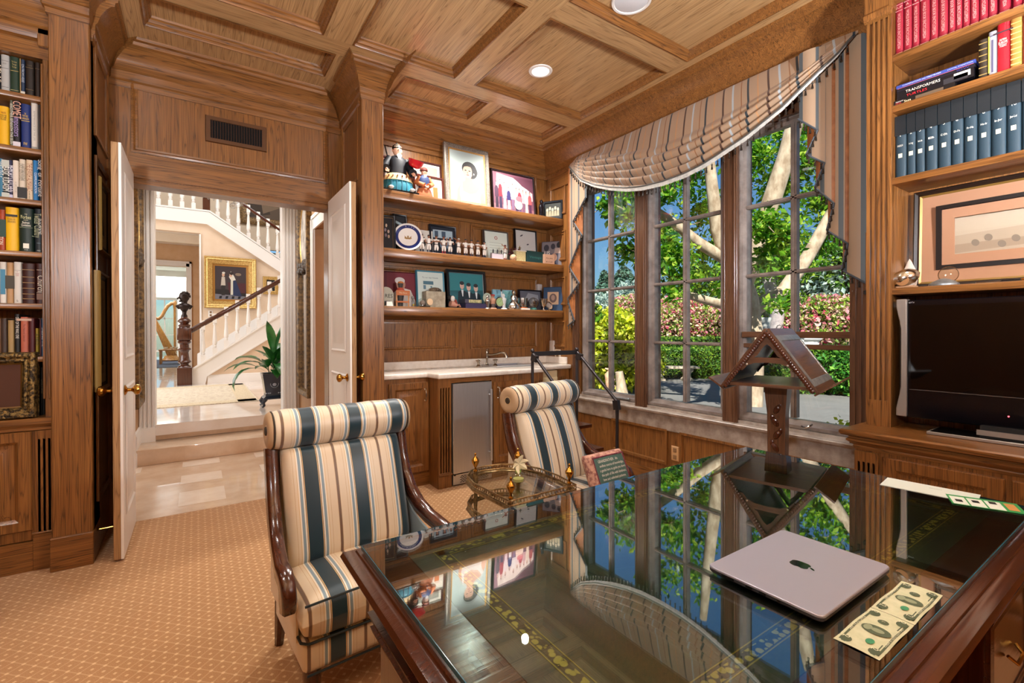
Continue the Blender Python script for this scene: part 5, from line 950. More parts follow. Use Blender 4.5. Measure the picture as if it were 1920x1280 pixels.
for yy in (-.203, dp-.225):
    out = [(-.155, hz0+.055), (-.130, hz0+.085), (-.105, hz0+.082), (-.085, hz0+.105), (-.055, hz0+.118), (0, hz0+.122), (.055, hz0+.118), (.085, hz0+.105), (.105, hz0+.082), (.130, hz0+.085), (.155, hz0+.055)]
    b = MB(); top = [(x, hz1-.022-(abs(x)/hw)*(hz1-hz0-.02)) for x, z in out]
    for i in range(10):
        if i in (4, 5):   # pointed opening above the arch
            x0, x1 = out[i][0], out[i+1][0]; b.prism([out[i], out[i+1], (x1, hz0+.145), (x0, hz0+.145)], (0, yy, 0), X, Z, Y, .012)
            xs2 = [x0+(x1-x0)*q/4 for q in range(5)]
            for q in range(4):
                f_ = lambda x: hz0+.145+.062*max(0, 1-(abs(x)/.046)**1.4); g_ = lambda x: hz1-.022-(abs(x)/hw)*(hz1-hz0-.02)
                b.prism([(xs2[q], f_(xs2[q])), (xs2[q+1], f_(xs2[q+1])), (xs2[q+1], g_(xs2[q+1])), (xs2[q], g_(xs2[q]))], (0, yy, 0), X, Z, Y, .012)
        else: b.prism([out[i], out[i+1], top[i+1], top[i]], (0, yy, 0), X, Z, Y, .012)
    P('gable', b, WALN['x'], le, local=True)
b = MB(); [b.ball((x, -.206, z), .005, n=8) for x, z in ((-.085, hz0+.112), (.085, hz0+.112), (-.150, hz0+.064), (.150, hz0+.064))]; P('stud', b, col('#dcd3c4', .3), le, local=True)
b = MB().lathe((0, 0, 0), [(.045, .08), (.050, .1), (.052, .5), (.056, .85), (.066, .93), (.07, hz0)], 4); P('post', b, WALN['z'], le, local=True)
b = MB()
for k in range(7): z = .50+k*.062; b.ball((.004*(-1)**k, -.040, z), .014, .010, .026, 8, Matrix.Rotation(.5*(-1)**k, 3, 'Y')); b.ball((.018*(-1)**k, -.038, z+.02), .010, .008, .016, 8)
b.ball((0, -.042, .42), .02, .012, .03, 10); P('carving', b, MAH['z'], le, local=True)
b = MB()
for a in range(4): e_ = Vector((math.cos(a*PI/2+PI/4), math.sin(a*PI/2+PI/4), 0)); b.tube([e_*.03+Z*.12, e_*.10+Z*.10, e_*.17+Z*.05, e_*.21+Z*.018], [.03, .026, .022, .018], 8)
P('foot', b, WALN['z'], le, local=True)
b = MB().tube([(-.012, .02, hz1+.006), (-.008, .02, hz1+.02), (.004, .02, hz1+.024), (.012, .02, hz1+.014), (.006, .02, hz1+.008)], .003, 6); P('ridge_hook', b, PEWTER, le, local=True)
# ---- brass gallery table
st = T('gallery_table', 'low brass two-tier glass table with a pierced rim between the chairs', 'side table', (1.21, 1.78, 0))
ol = [(1.043, 1.572), (1.40, 1.572), (1.42, 1.72), (1.415, 1.86), (1.375, 1.97), (1.30, 2.03), (1.21, 2.05), (1.12, 2.03), (1.06, 1.96), (1.035, 1.85)]
def gal(z, name, k=1.0):
    cx, cy = 1.22, 1.79; o = [(cx+(x-cx)*k, cy+(y-cy)*k) for x, y in ol]; n = len(o); dense = []
    for i in range(n):
        a, b_ = Vector(o[i]), Vector(o[(i+1) % n]); m_ = max(1, round((b_-a).length/.0165))
        for j in range(m_): dense.append(a.lerp(b_, j/m_))
    P('glass_'+name, MB().prism(o, (0, 0, z-.006), X, Y, Z, .006), GLASS, st)
    b = MB(); P3 = [(x, y) for x, y in o]
    b.tube([(x, y, z-.008) for x, y in P3], .009, 8, True); b.tube([(x, y, z+.024) for x, y in P3], .0035, 6, True); b.tube([(x, y, z+.003) for x, y in P3], .0035, 6, True); P('rim_'+name, b, BRONZE, st)
    b = MB(); N2 = len(dense)
    for i, q in enumerate(dense):
        t = (dense[(i+1) % N2]-dense[i-1]).normalized(); b.tube([(q.x+t.x*.0075*math.cos(a), q.y+t.y*.0075*math.cos(a), z+.0135+.0085*math.sin(a)) for a in [m_*2*PI/8 for m_ in range(8)]], .0017, 4, True)
    P('pierced_gallery_'+name, b, BRONZE, st)
gal(.545, 'upper'); gal(.42, 'lower', .99)
FIN = [(.010, .0), (.012, .006), (.006, .010), (.005, .02), (.012, .032), (.018, .045), (.019, .055), (.012, .066), (.005, .074), (.004, .08), (.006, .086), (0, .092)]
for px_, py_ in ((1.062, 1.59), (1.125, 1.995), (1.385, 1.60), (1.35, 1.955)):
    P('leg', MB().lathe((px_, py_, 0), [(.006, 0), (.016, .02), (.012, .04), (.007, .06), (.010, .25), (.014, .28), (.008, .30), (.009, .40), (.012, .43), (.008, .45), (.012, .50), (.014, .54), (.009, .57)], 12), BRONZE, st); P('finial', MB().lathe((px_, py_, .57), FIN, 14), BRASS, st)
bp = pz(972, 908, .548); pb = T('perfume_bottle', 'small clear perfume bottle with a cream flower stopper on the brass table', 'bottle', (bp.x, bp.y, .546)); 
P('base_plate', MB().lathe((bp.x, bp.y, .5465), [(.042, 0), (.046, .008), (.030, .012)], 4), GLASS, pb); P('bottle', MB().lathe((bp.x, bp.y, .5585), [(.022, 0), (.030, .008), (.032, .022), (.026, .038), (.013, .05), (.010, .056), (.016, .060), (.016, .066), (.009, .068)], 18), GLASS, pb); P('scent', MB().lathe((bp.x, bp.y, .561), [(.018, 0), (.024, .004), (.025, .016), (0, .016)], 16), col('#b7b46a', .2), pb); P('collar', MB().lathe((bp.x, bp.y, .606), [(.0135, 0), (.012, .01), (.011, .012)], 14), col('#8fb04a', .4), pb)
b = MB(); c = Vector((bp.x, bp.y-.005, .645))
for k in range(6):
    a = k*PI/3+.3; d = Vector((math.cos(a), -.25, math.sin(a)*.8)).normalized(); s_ = d.cross(Vector((0, 1, .2))).normalized(); nrm = d.cross(s_)
    b.grid(lambda u, v, d=d, s_=s_, nrm=nrm: c+d*(.046*v)+s_*((u-.5)*.030*math.sin(PI*min(1, .12+v*.86))**.8)+nrm*(.012*(v-.3)**2-.01*abs(u-.5)), 4, 6)
b.tube([c, (bp.x, bp.y, .62)], .003, 6); P('flower_stopper', b, col('#e6dbb4', .6), pb)
# ---- folding library steps behind the far chair
ls = T('library_steps', 'dark metal handrail steps standing behind the far chair', 'steps', (2.38, 2.70, 0)); xl, xr, yb, yf = 2.155, 2.61, 2.92, 2.47
for x in (xl, xr):
    P('rear_post', MB().tube([(x, yb, 0), (x, yb, 1.075)], .012, 10), IRON, ls); P('front_post', MB().tube([(x, yf, 0), (x, yf, .60), (x, yf, .70)], [.014, .012, .016], 10), IRON, ls)
    b = MB().tube([(x, yb-.01, 1.075), (x, yf, .72)], .012, 10); b.beam((x, yb, 1.05), (x, yb-.06, 1.035), .03, .05); b.beam((x, yf, .66), (x, yf+.01, .73), .03, .05); P('sloping_rail', b, IRON, ls); P('knob', MB().ball((x, yb, 1.10), .016), IRON, ls)
P('top_rail', MB().beam((xl, yb, 1.075), (xr, yb, 1.075), .014, .034), IRON, ls)
for k in range(3): P('tread', MB().box(xl-.01, yf+.02+.13*k, .16+.16*k, xr+.01, yf+.18+.13*k, .185+.16*k), MAH['x'], ls)
# ---- swag valance with two tails
va = T('swag_valance', 'striped swag curtain with tassel fringe draped across the window head', 'curtain', (3.0, 2.3, 2.9))
BOT = [(3.50, 2.865), (3.26, 2.661), (3.05, 2.555), (2.836, 2.474), (2.64, 2.415), (2.474, 2.383), (2.28, 2.37), (2.091, 2.379), (1.95, 2.405), (1.843, 2.438), (1.654, 2.501), (1.443, 2.605), (1.291, 2.714), (1.169, 2.802), (1.085, 2.90)]
def interp(L_, s):
    d = [0]; 
    for i in range(1, len(L_)): d.append(d[-1]+math.hypot(L_[i][0]-L_[i-1][0], L_[i][1]-L_[i-1][1]))
    t = s*d[-1]
    for i in range(1, len(L_)):
        if t <= d[i] or i == len(L_)-1: f = (t-d[i-1])/(d[i]-d[i-1]); return L_[i-1][0]+(L_[i][0]-L_[i-1][0])*f, L_[i-1][1]+(L_[i][1]-L_[i-1][1])*f
TOP = [(3.50, 2.875), (3.40, 2.925), (1.20, 2.925), (1.085, 2.915)]
def swag(u, v):
    a = interp(TOP, u); c = interp(BOT, u); w = v**.92; y, z = a[0]+(c[0]-a[0])*w, a[1]+(c[1]-a[1])*w
    g = max(0, min(1, (v-.10-.30*min(1, max(0, (u-.15)/.3)))/.25)); e = math.sin(PI*min(1, max(0, u)))**.45
    f = abs(math.sin(PI*(6.5*v**1.15+.15*math.sin(u*7))))**.7
    x = 3.045-.085*math.sin(PI*u)**.7*v**.6-.018*math.sin(PI*v)*e-.058*g*e*f; z -= .022*g*e*(1-f)
    return (x, y, z)
NU, NV = 150, 84; b = MB(); b.grid(swag, NU, NV); o = P('swag', b, DRAPE, va, smooth=80, rec=False); me = o.data; uv = me.uv_layers.new(name='uv')
for lp2 in me.loops: i = lp2.vertex_index; uv.data[lp2.index].uv = ((i % (NU+1))/NU*2.75, (i//(NU+1))/NV)
SIL = noisy('silver_lining', hexc('#b9bcb8'), hexc('#d6d6d0'), 30, .4)
b = MB().grid(lambda u, v: (lambda p: (p[0]-.006+.004*v, p[1], p[2]-.004-.030*v*math.sin(PI*u)**.5))(swag(.02+.96*u, 1.0)), 110, 2); P('hem_band', b, SIL, va, smooth=80, rec=False)
def tassel(mb, p, s=1.0): p = Vector(p); mb.tube([p, p-Z*.010*s], .0015*s, 4); mb.ball(p-Z*.016*s, .0065*s, n=6); mb.lathe(p-Z*.046*s, [(.0075*s, 0), (.006*s, .014*s), (.0035*s, .024*s), (.004*s, .027*s)], 6)
b = MB(); n = 62
for k in range(n): u = .015+.97*(k+.5)/n; q = swag(u, 1.0); tassel(b, (q[0]-.003, q[1], q[2]-.030*math.sin(PI*u)**.5))
P('tassel_fringe', b, [col('#2e2620', .35)], va, kind='stuff')
b = MB().tube([(lambda q: (q[0]-.008, q[1], q[2]))(swag(.01+.98*i/60, 1.0)) for i in range(61)], .006, 6); P('cord', b, col('#55534f', .5), va)
def tail(H, ztop, x0, sgn, nm):
    n = len(H); b = MB(); b2 = MB(); V_ = []; uvs = []; s = 0; m_ = 8
    for i in range(n-1):
        (ya, za), (yb_, zb) = H[i], H[i+1]; xa, xb = x0+.010*i, x0+.010*(i+1); back = i % 2 == 1; tgt = b2 if back else b; L_ = math.hypot(yb_-ya, .03)
        f = lambda u, v, ya=ya, za=za, yb_=yb_, zb=zb, xa=xa, xb=xb: (xa+(xb-xa)*u-.012*math.sin(PI*u), ya+(yb_-ya)*u, (za+(zb-za)*u)*(1-v)+ztop*v)
        k0 = len(tgt.v); tgt.grid(f, 10, 8)
        if not back: uvs += [(s+L_*1.25*(q % 11)/10, 0) for q in range(99)]
        s += L_*1.25
    o = P(nm, b, TAIL, va, smooth=60, rec=False); uv = o.data.uv_layers.new(name='uv')
    for lp2 in o.data.loops: uv.data[lp2.index].uv = uvs[lp2.vertex_index]
    P('lining', b2, noisy('rust_lining', hexc('#8a5128'), hexc('#a5673a'), 20, .5), o, smooth=60, rec=False)
    b = MB(); bc = MB()
    for i in range(n-1):
        (ya, za), (yb_, zb) = H[i], H[i+1]; L_ = math.hypot(yb_-ya, zb-za); k = max(2, int(L_/.034))
        for j in range(k): q = (j+.5)/k; tassel(b, (x0+.010*(i+q)-.016, ya+(yb_-ya)*q, za+(zb-za)*q), .95)
        bc.tube([(x0+.010*i-.014, ya, za), (x0+.010*(i+1)-.014, yb_, zb)], .006, 6)
    P('tassel_fringe', b, col('#2e2620', .35), o, kind='stuff'); P('cord', bc, col('#4d545c', .5), o)
tail([(1.366, 2.511), (1.264, 2.412), (1.33, 2.293), (1.236, 2.218), (1.292, 2.094), (1.195, 1.979), (1.236, 1.834), (1.134, 1.742), (1.168, 1.597), (1.035, 1.50)], 2.90, 2.99, 1, 'right_tail')
tail([(3.214, 2.486), (3.40, 2.30), (3.287, 2.153), (3.479, 1.874), (3.348, 1.707), (3.53, 1.565), (3.441, 1.354), (3.55, 1.30)], 2.85, 3.0, -1, 'left_tail')
hb = T('curtain_tieback_bracket', 'short fluted oak bracket beside the right curtain tail', 'bracket', (3.06, 1.035, 1.5)); P('block', MB().box(3.03, 1.02, 1.47, 3.10, 1.045, 1.79), OAK['z'], hb, bev=.004); P('cap', MB().box(3.02, 1.012, 1.45, 3.10, 1.05, 1.47), BLACKM, hb)
bl = T('blind_cord', 'white blind cord hanging at the right window frame', 'cord', (3.07, 1.10, 1.45)); b = MB().tube([(3.085, 1.118, 1.46), (3.085, 1.112, 1.40), (3.085, 1.116, 1.30), (3.085, 1.128, 1.22), (3.085, 1.14, 1.17)], .004, 6); P('cord', b, col('#c9c4be', .5), bl); P('cord_knob', MB().ball((3.085, 1.118, 1.475), .012), col('#6d6863', .4), bl)
# dark stool leg entering at the left edge
sl = T('stool', 'dark stool with a metal-tipped leg at the left edge of the carpet', 'stool', (-1.02, 2.93, 0))
for dx, dy in ((.14, .0), (-.14, 0), (.0, -.16), (0, .16)):
    lg = P('leg', MB().tube([(-1.02+dx, 2.93+dy, .09), (-1.02+dx*.8, 2.93+dy*.8, .42)], [.014, .02], 10), BLACKM, sl); P('ferrule', MB().lathe((-1.02+dx, 2.93+dy, 0), [(.017, 0), (.02, .01), (.018, .085), (.013, .10)], 12), col('#3a3d55', .25, .8), lg)
P('seat', MB().lathe((-1.02, 2.93, .42), [(.17, 0), (.19, .02), (.18, .06), (0, .07)], 24), col('#1c1512', .4), sl)
# ================================================================== ornaments on the bar shelves
def doll(name, lab, c, h, robe, vest, hairc, extra=None, skirt=None, rz=0, wide=1.0):
    t = T(name, lab, 'doll', c, rz); s = h/.40; sk = col('#d8a98c', .5)
    b = MB().lathe((0, 0, .31*s), [(.022*s, -.015*s), (.020*s, 0), (.033*s, .02*s), (.040*s, .045*s), (.038*s, .07*s), (.022*s, .09*s), (0, .095*s)], 16, sy=.95); b.ball((0, -.038*s, .35*s), .006*s, n=8)
    for sx in (-1, 1): b.ball((sx*.039*s, .0, .352*s), .006*s, .005*s, .011*s, 8)
    P('head', b, sk, t, local=True, smooth=60)
    b = MB()
    for sx in (-1, 1): b.ball((sx*.014*s, -.0355*s, .362*s), .004*s, .003*s, .0025*s, 6); b.box(sx*.014*s-.006*s, -.0365*s, .371*s, sx*.014*s+.006*s, -.034*s, .3725*s)
    b.box(-.008*s, -.0365*s, .338*s, .008*s, -.035*s, .340*s); P('face_paint', b, col('#2a1815', .5), t, local=True)
    b = MB().lathe((0, .004*s, .36*s), [(.0405*s, -.01*s), (.042*s, .01*s), (.036*s, .03*s), (.018*s, .044*s), (0, .048*s)], 16); b.ball((0, .01*s, .413*s), .010*s, n=8); P('hair', b, col(hairc, .5), t, local=True)
    b = MB().lathe((0, 0, .10*s), [(.075*s*wide, 0), (.085*s*wide, .05*s), (.075*s, .11*s), (.082*s, .155*s), (.060*s, .19*s), (.026*s, .21*s)], 18, sy=.75); P('robe', b, col(vest, .6), t, local=True, smooth=60)
    b = MB().prism([(-.022*s, .0), (.0, -.05*s), (.022*s, .0), (.012*s, .008*s), (-.012*s, .008*s)], (0, -.052*s, .302*s), X, Z, Y, .012*s); P('collar', b, PAPER, t, local=True)
    for sx in (-1, 1):
        e_ = Vector((sx*.115*s*wide, -.055*s, .17*s)) if extra != 'fold' else Vector((sx*.03*s, -.085*s, .15*s)); m_ = Vector((sx*.115*s, -.01*s, .20*s))
        b = MB().tube([(sx*.066*s, 0, .285*s), m_, e_], [.026*s, .034*s, .036*s], 10); P('sleeve', b, col(vest if extra != 'fold' else robe, .6), t, local=True, smooth=60)
        b = MB(); d = (e_-m_).normalized(); b.ball(e_+d*.018*s, .014*s, .017*s, .012*s, 10)
        for q in range(4): b.tube([e_+d*.022*s+X*((q-1.5)*.007*s), e_+d*.036*s+X*((q-1.5)*.008*s)-Z*.004*s, e_+d*(.043-.002*abs(q-1.5))*s+X*((q-1.5)*.008*s)-Z*.011*s], .0038*s, 5)
        b.tube([e_+d*.016*s-X*sx*.012*s, e_+d*.026*s-X*sx*.020*s], .004*s, 5); P('hand', b, sk, t, local=True, smooth=60)
    b = MB().lathe((0, -.01*s, 0), skirt[0] if skirt else [(.09*s, 0), (.10*s, .03*s), (.085*s, .12*s)], 20, sy=.7); P('skirt', b, col(skirt[1] if skirt else robe, .6), t, local=True, smooth=60)
    return t, s
c = py(745, 357, 3.77); c = Vector((c.x, 3.77, Z1+.012))
t, s = doll('samurai_doll', 'seated samurai doll with black top, teal skirt and a red bowl', c, .40, '#15181f', '#14161d', '#120f10', None, ([(.13, 0), (.135, .04), (.118, .10), (.09, .13)], '#1f7488'))
P('skirt_panel', MB().lathe((0, -.012, .085), [(.128, 0), (.112, .035), (.088, .06)], 20, sy=.72), col('#d8b77e', .6), t, local=True, smooth=60); b = MB()
for k in range(7): a = -2.5+k*.33; b.ball((.116*math.cos(a), -.012+.085*math.sin(a), .118), .009, .004, .012, 8, Matrix.Rotation(a, 3, 'Z'))
P('skirt_motif', b, col('#6b3420', .6), t, local=True)
b = MB(); 
for k in range(9): a = -2.9+k*.34; b.tube([(.134*math.cos(a), -.01+.094*math.sin(a), .0), (.118*math.cos(a), -.01+.085*math.sin(a), .10)], .006, 5)
P('skirt_pleat', b, col('#185a70', .6), t, local=True); P('sash', MB().lathe((0, -.002, .155), [(.068, 0), (.072, .012), (.068, .024)], 18, sy=.8), col('#b4b4b8', .5), t, local=True)
P('bowl', MB().lathe((.125, -.06, .215), [(.022, 0), (.05, .012), (.062, .045), (.066, .065), (.060, .065), (.045, .02), (0, .012)], 20, (.15, -.35, .9)), col('#c2202c', .25), t, local=True, smooth=60); P('sword', MB().tube([(-.06, .03, .25), (-.085, .06, .40)], .005, 6), BLACK, t, local=True); P('display_base', MB().box(-.15, -.105, -.012, .15, .09, 0), BLACK, t, local=True)
b = MB(); [b.ball((sx*.09, -.105, .012), .022, .03, .014, 8) for sx in (-1, 1)]; P('foot', b, PAPER, t, local=True)
c = py(795, 366, 3.76); c = Vector((c.x, 3.76, Z1)); t, s = doll('old_man_doll', 'small sitting doll in a navy vest and orange robe', c, .255, '#b5683c', '#22345c', '#6b2f22', 'fold', ([(.072, 0), (.078, .02), (.055, .08)], '#b0623a'), 0, .9)
P('cap', MB().lathe((0, .003, .238), [(.034, 0), (.031, .015), (.018, .026), (0, .029)], 14), col('#5d2218', .7), t, local=True)
c = py(1015, 398, 3.80); t = T('bronze_statuette', 'small dark bronze statuette beside the window-end photo frame', 'statuette', (c.x, 3.80, Z1)); P('figure', MB().lathe((c.x, 3.80, Z1+.012), [(.03, 0), (.022, .03), (.026, .08), (.032, .11), (.02, .135), (.010, .145), (.017, .16), (.018, .175), (0, .188)], 14, sy=.8), col('#17131a', .3, .6), t); P('base', MB().box(c.x-.03, 3.775, Z1, c.x+.03, 3.825, Z1+.012), BLACK, t)
# ---- plate on a stand
t = T('presentation_plate', 'white presentation plate with a navy rim and eagle crest', 'plate', (py(765, 466, 3.79).x, 3.79, Z2), math.radians(-16)); L = math.radians(14); nn = Vector((0, -math.cos(L), math.sin(L))); cc = Vector((0, 0, .128))
PL = [(0, .004), (.07, .004), (.082, .008), (.118, .014), (.122, .014), (.12, .010), (.085, .002), (0, 0)]; P('plate', MB().lathe(cc, PL, 40, nn), col('#dedbd6', .15, 0, .5, .3), t, local=True, smooth=60); P('blue_rim', MB().lathe(cc, [(.081, .0085), (.106, .0128), (.106, .0136), (.081, .0093)], 40, nn, cap=False), col('#1a2860', .2), t, local=True)
up = Vector((0, math.sin(L), math.cos(L))); b = MB(); f = cc+nn*.0052
for sx in (-1, 1): b.prism([(sx*.004, -.012), (sx*.03, .012), (sx*.026, -.004), (sx*.032, -.012), (sx*.012, -.022)], f, X, up, nn, .0006)
b.prism([(-.008, -.02), (.008, -.02), (.006, .012), (-.006, .012)], f, X, up, nn, .0006); P('crest', b, col('#9a7a4c', .4, .2), t, local=True)
b = MB()
for a, ch in ((100, 'B'), (84, 'I'), (70, 'R'), (58, 'D')): r = math.radians(a); b.text(ch, .014, f+X*(.094*math.cos(r))+up*(.094*math.sin(r))+nn*.009, X*math.sin(r)-up*math.cos(r), X*math.cos(r)+up*math.sin(r))
P('lettering', b, col('#b9bfd2', .5), t, local=True); b = MB()
for sx in (-1, 1): b.tube([(sx*.05, -.045, .02), (sx*.05, -.05, .003), (sx*.05, .05, .003), (sx*.02, .055, .12)], .004, 6)
P('easel', b, BRASS, t, local=True)
# ---- ball players on their plinth
x0, x1 = py(784, 470, 3.76).x, py(921, 480, 3.76).x; tag(P('display_plinth', MB().box(x0, 3.735, Z2, x1, 3.80, Z2+.012), MAH['x'], bev=.002), 'long low mahogany plinth under the row of ball players', 'plinth')
def player(lab, loc, rz, pose, dark='#3a2a24', red=False):
    t = T('ballplayer_figurine', lab, 'figurine', loc, rz, 'white-uniformed ball players'); UNI = col('#dcd8d2', .55); s = 1.0; skin = col('#9c6b52', .5)
    b = MB().lathe((0, 0, .062), [(.014, 0), (.0165, .012), (.015, .026), (.019, .048), (.017, .056), (.007, .061)], 12, sy=.7); 
    for sx in (-1, 1): b.tube([(sx*.008, 0, .066), (sx*.0115, -.003, .045), (sx*.0115, 0, .024)], [.0105, .010, .0075], 8)
    P('uniform', b, UNI, t, local=True, smooth=60); ar = {'rest': [((-.02, 0, .115), (-.030, .0, .096), (-.022, -.012, .080)), ((.02, 0, .115), (.030, 0, .096), (.022, -.012, .080))], 'hips': [((-.02, 0, .115), (-.036, .004, .098), (-.017, -.004, .082)), ((.02, 0, .115), (.036, .004, .098), (.017, -.004, .082))], 'fold': [((-.02, 0, .115), (-.028, -.008, .100), (.002, -.019, .099)), ((.02, 0, .115), (.028, -.008, .100), (-.002, -.020, .102))], 'bat': [((-.02, 0, .115), (-.03, -.010, .108), (-.016, -.016, .124)), ((.02, 0, .115), (.012, -.016, .112), (-.010, -.016, .122))], 'throw': [((-.02, 0, .115), (-.036, 0, .12), (-.03, -.004, .142)), ((.02, 0, .115), (.034, -.006, .10), (.026, -.018, .092))]}[pose]
    b = MB(); b2 = MB()
    for p0, p1, p2 in ar: p0, p1, p2 = Vector(p0), Vector(p1), Vector(p2); b.tube([p0, p0.lerp(p1, .6)], [.008, .0075], 8); b2.tube([p0.lerp(p1, .5), p1, p2], [.0055, .005, .004], 8); b2.ball(p2, .0055, .0045, .006, 8); [b2.tube([p2+X*((q-1.5)*.0022), p2+X*((q-1.5)*.0026)-Z*.007], .0013, 4) for q in range(4)]
    b2.lathe((0, 0, .120), [(.006, 0), (.006, .005), (.0095, .012), (.0105, .02), (.008, .028), (0, .031)], 12); b2.ball((0, -.0105, .138), .002, n=6); P('sleeve', b, UNI, t, local=True, smooth=60); P('body', b2, skin, t, local=True, smooth=60)
    b = MB().lathe((0, 0, .141), [(.0112, 0), (.0112, .004), (.008, .011), (0, .013)], 12); b.box(-.007, -.019, .1405, .007, -.009, .142); P('cap', b, col(dark, .6), t, local=True)
    b = MB(); 
    for sx in (-1, 1): b.tube([(sx*.0115, 0, .024), (sx*.0115, 0, .006)], [.0062, .0055], 8); b.ball((sx*.0115, -.005, .004), .006, .011, .004, 8)
    P('sock', b, col('#8f2530' if red else '#232a3e', .6), t, local=True); P('belt', MB().lathe((0, 0, .072), [(.0168, 0), (.0172, .003), (.0168, .006)], 12, sy=.72), col('#2a2a33', .5), t, local=True)
    if pose == 'bat': P('bat', MB().tube([(-.012, -.018, .118), (-.030, -.012, .135), (-.055, -.004, .150)], [.002, .003, .0045], 8), col('#9a5a34', .4), t, local=True)
    return t
for k, (u, ps, d, r) in enumerate(((791, 'throw', '#2a2320', 0), (804, 'hips', '#3a2f2a', 0), (818, 'fold', '#4a3226', 0), (832, 'rest', '#6a3a2a', 1), (844, 'throw', '#2a2a3a', 0), (860, 'bat', '#c9c4bb', 0), (873, 'hips', '#20242e', 0), (884, 'rest', '#20242e', 0), (896, 'fold', '#20242e', 0), (908, 'hips', '#20242e', 0))):
    player(['white ball player figurine next to the plate, arm raised', 'second ball player figurine from the plate, hands on hips', 'third ball player figurine from the plate, arms folded', 'ball player figurine with red socks', 'fifth ball player figurine from the plate, arm raised', 'ball player figurine with a bat over the shoulder', 'seventh ball player figurine from the plate', 'eighth ball player figurine from the plate', 'ninth ball player figurine from the plate, arms folded', 'ball player figurine at the certificate end of the row'][k], (py(u, 470, 3.765).x, 3.765, Z2+.012), math.radians(-14+k*3), ps, d, r)
def bx(name, lab, cat, u0, u1, v0, zs, y, dp, c, **k):
    a, d = py(u0, 500, y), py(u1, 500, y); z = py((u0+u1)/2, v0, y).z; t = T(name, lab, cat, ((a.x+d.x)/2, y+dp/2, zs)); P('body', MB().box(a.x, y, zs, d.x, y+dp, z), col(c, k.get('rough', .5)) if isinstance(c, str) else c, t, bev=k.get('bev', .002)); return t, a.x, d.x, z
t, xa, xb, zt = bx('trophy_block', 'silver trophy block with small figures beside the certificate', 'trophy', 922, 944, 475, Z2, 3.75, .03, '#9c959c', rough=.3)
b = MB(); [b.lathe((xa+(xb-xa)*q, 3.765, zt), [(.007, 0), (.005, .012), (.008, .024), (.004, .03), (.006, .036), (0, .043)], 10) for q in (.2, .55, .9)]; P('figure', b, col('#3a3840', .3, .6), t); P('plaque', MB().box(xa+.004, 3.7485, Z2+.006, xb-.004, 3.7505, zt-.006), col('#c9c2cc', .4), t)
player('single batter figurine standing right of the silver trophy block', (py(947, 484, 3.755).x, 3.755, Z2), .3, 'bat', '#5a2430', True)
c = Vector((py(962, 482, 3.75).x, 3.75, Z2)); t = T('baseball', 'worn tan baseball in front of the flowers', 'ball', c); P('ball', MB().ball(c+Z*.036, .036, n=20), col('#b89a78', .6), t); P('stitching', MB().tube([c+Z*.036+Vector((.0364*math.cos(a)*math.cos(.7*math.sin(2*a)), -.0364*abs(math.sin(a)*math.cos(.7*math.sin(2*a))), .0364*math.sin(.7*math.sin(2*a)))) for a in [i*PI/20 for i in range(21)]], .0012, 5), col('#8a3a30', .6), t)
c = Vector((py(966, 470, 3.83).x, 3.83, Z2)); t = T('dried_flowers', 'bunch of dark red dried flowers behind the baseball', 'flowers', c); random.seed(3); b = MB(); b2 = MB()
for k in range(22): p = c+Vector((random.uniform(-.06, .075), random.uniform(-.03, .03), random.uniform(.07, .145))); b.ball(p, .013, .012, .010, 8); b2.tube([c+Vector(((p-c).x*.3, 0, 0)), p], .0015, 4)
P('bloom', b, noisy('dried_red', hexc('#2c1018'), hexc('#6d2430'), 80, .8), t, kind='stuff'); P('stem', b2, col('#4a3a24', .8), t, kind='stuff')
t, xa, xb, zt = bx('woven_box', 'gold woven box with a white lid', 'box', 968, 986, 471, Z2, 3.75, .05, noisy('woven_gold', hexc('#9c8a4a'), hexc('#e6dcae'), 160, .35)); P('lid', MB().box(xa-.004, 3.745, zt, xb+.015, 3.805, zt+.008), col('#d8cfc2', .5), t); P('cross', MB().box((xa+xb)/2-.003, 3.77, zt+.008, (xa+xb)/2+.003, 3.776, zt+.055).box((xa+xb)/2-.015, 3.77, zt+.034, (xa+xb)/2+.015, 3.776, zt+.040), BRASS, t)
t = T('cap_on_stand', 'cream cap resting on a small post on the middle shelf', 'cap', (py(997, 450, 3.82).x, 3.82, Z2)); q = t.location; P('post', MB().lathe(q, [(.02, 0), (.006, .01), (.006, .11)], 10), BRASS, t); P('cap', MB().lathe(q+Z*.11, [(.042, 0), (.038, .018), (.02, .03), (0, .033)], 18), col('#cbb39c', .7), t); P('peak', MB().prism([(-.03, 0), (.03, 0), (.024, .035), (-.024, .035)], q+Vector((-.02, -.025, .111)), X, -Y, Z, .003), col('#c0a68e', .7), t)
t, xa, xb, zt = bx('green_sign_box', 'dark green box with faded lettering at the shelf end', 'box', 988, 1020, 471, Z2, 3.74, .05, '#0f3434'); P('lettering', MB().text('Vintage', .03, ((xa+xb)/2, 3.7395, (Z2+zt)/2), X, Z, (xb-xa)*.7), col('#2f6a64', .6), t)
t, xa, xb, zt = bx('tan_block', 'tan card block with two lines of black lettering', 'block', 1020, 1040, 477, Z2, 3.72, .035, '#b08a72'); b = MB(); [b.text(s_, .018, ((xa+xb)/2, 3.7195, Z2+(zt-Z2)*f), X, Z, (xb-xa)*.6) for s_, f in (('ALLAN', .62), ('KOF', .25))]; P('lettering', b, BLACKM, t)
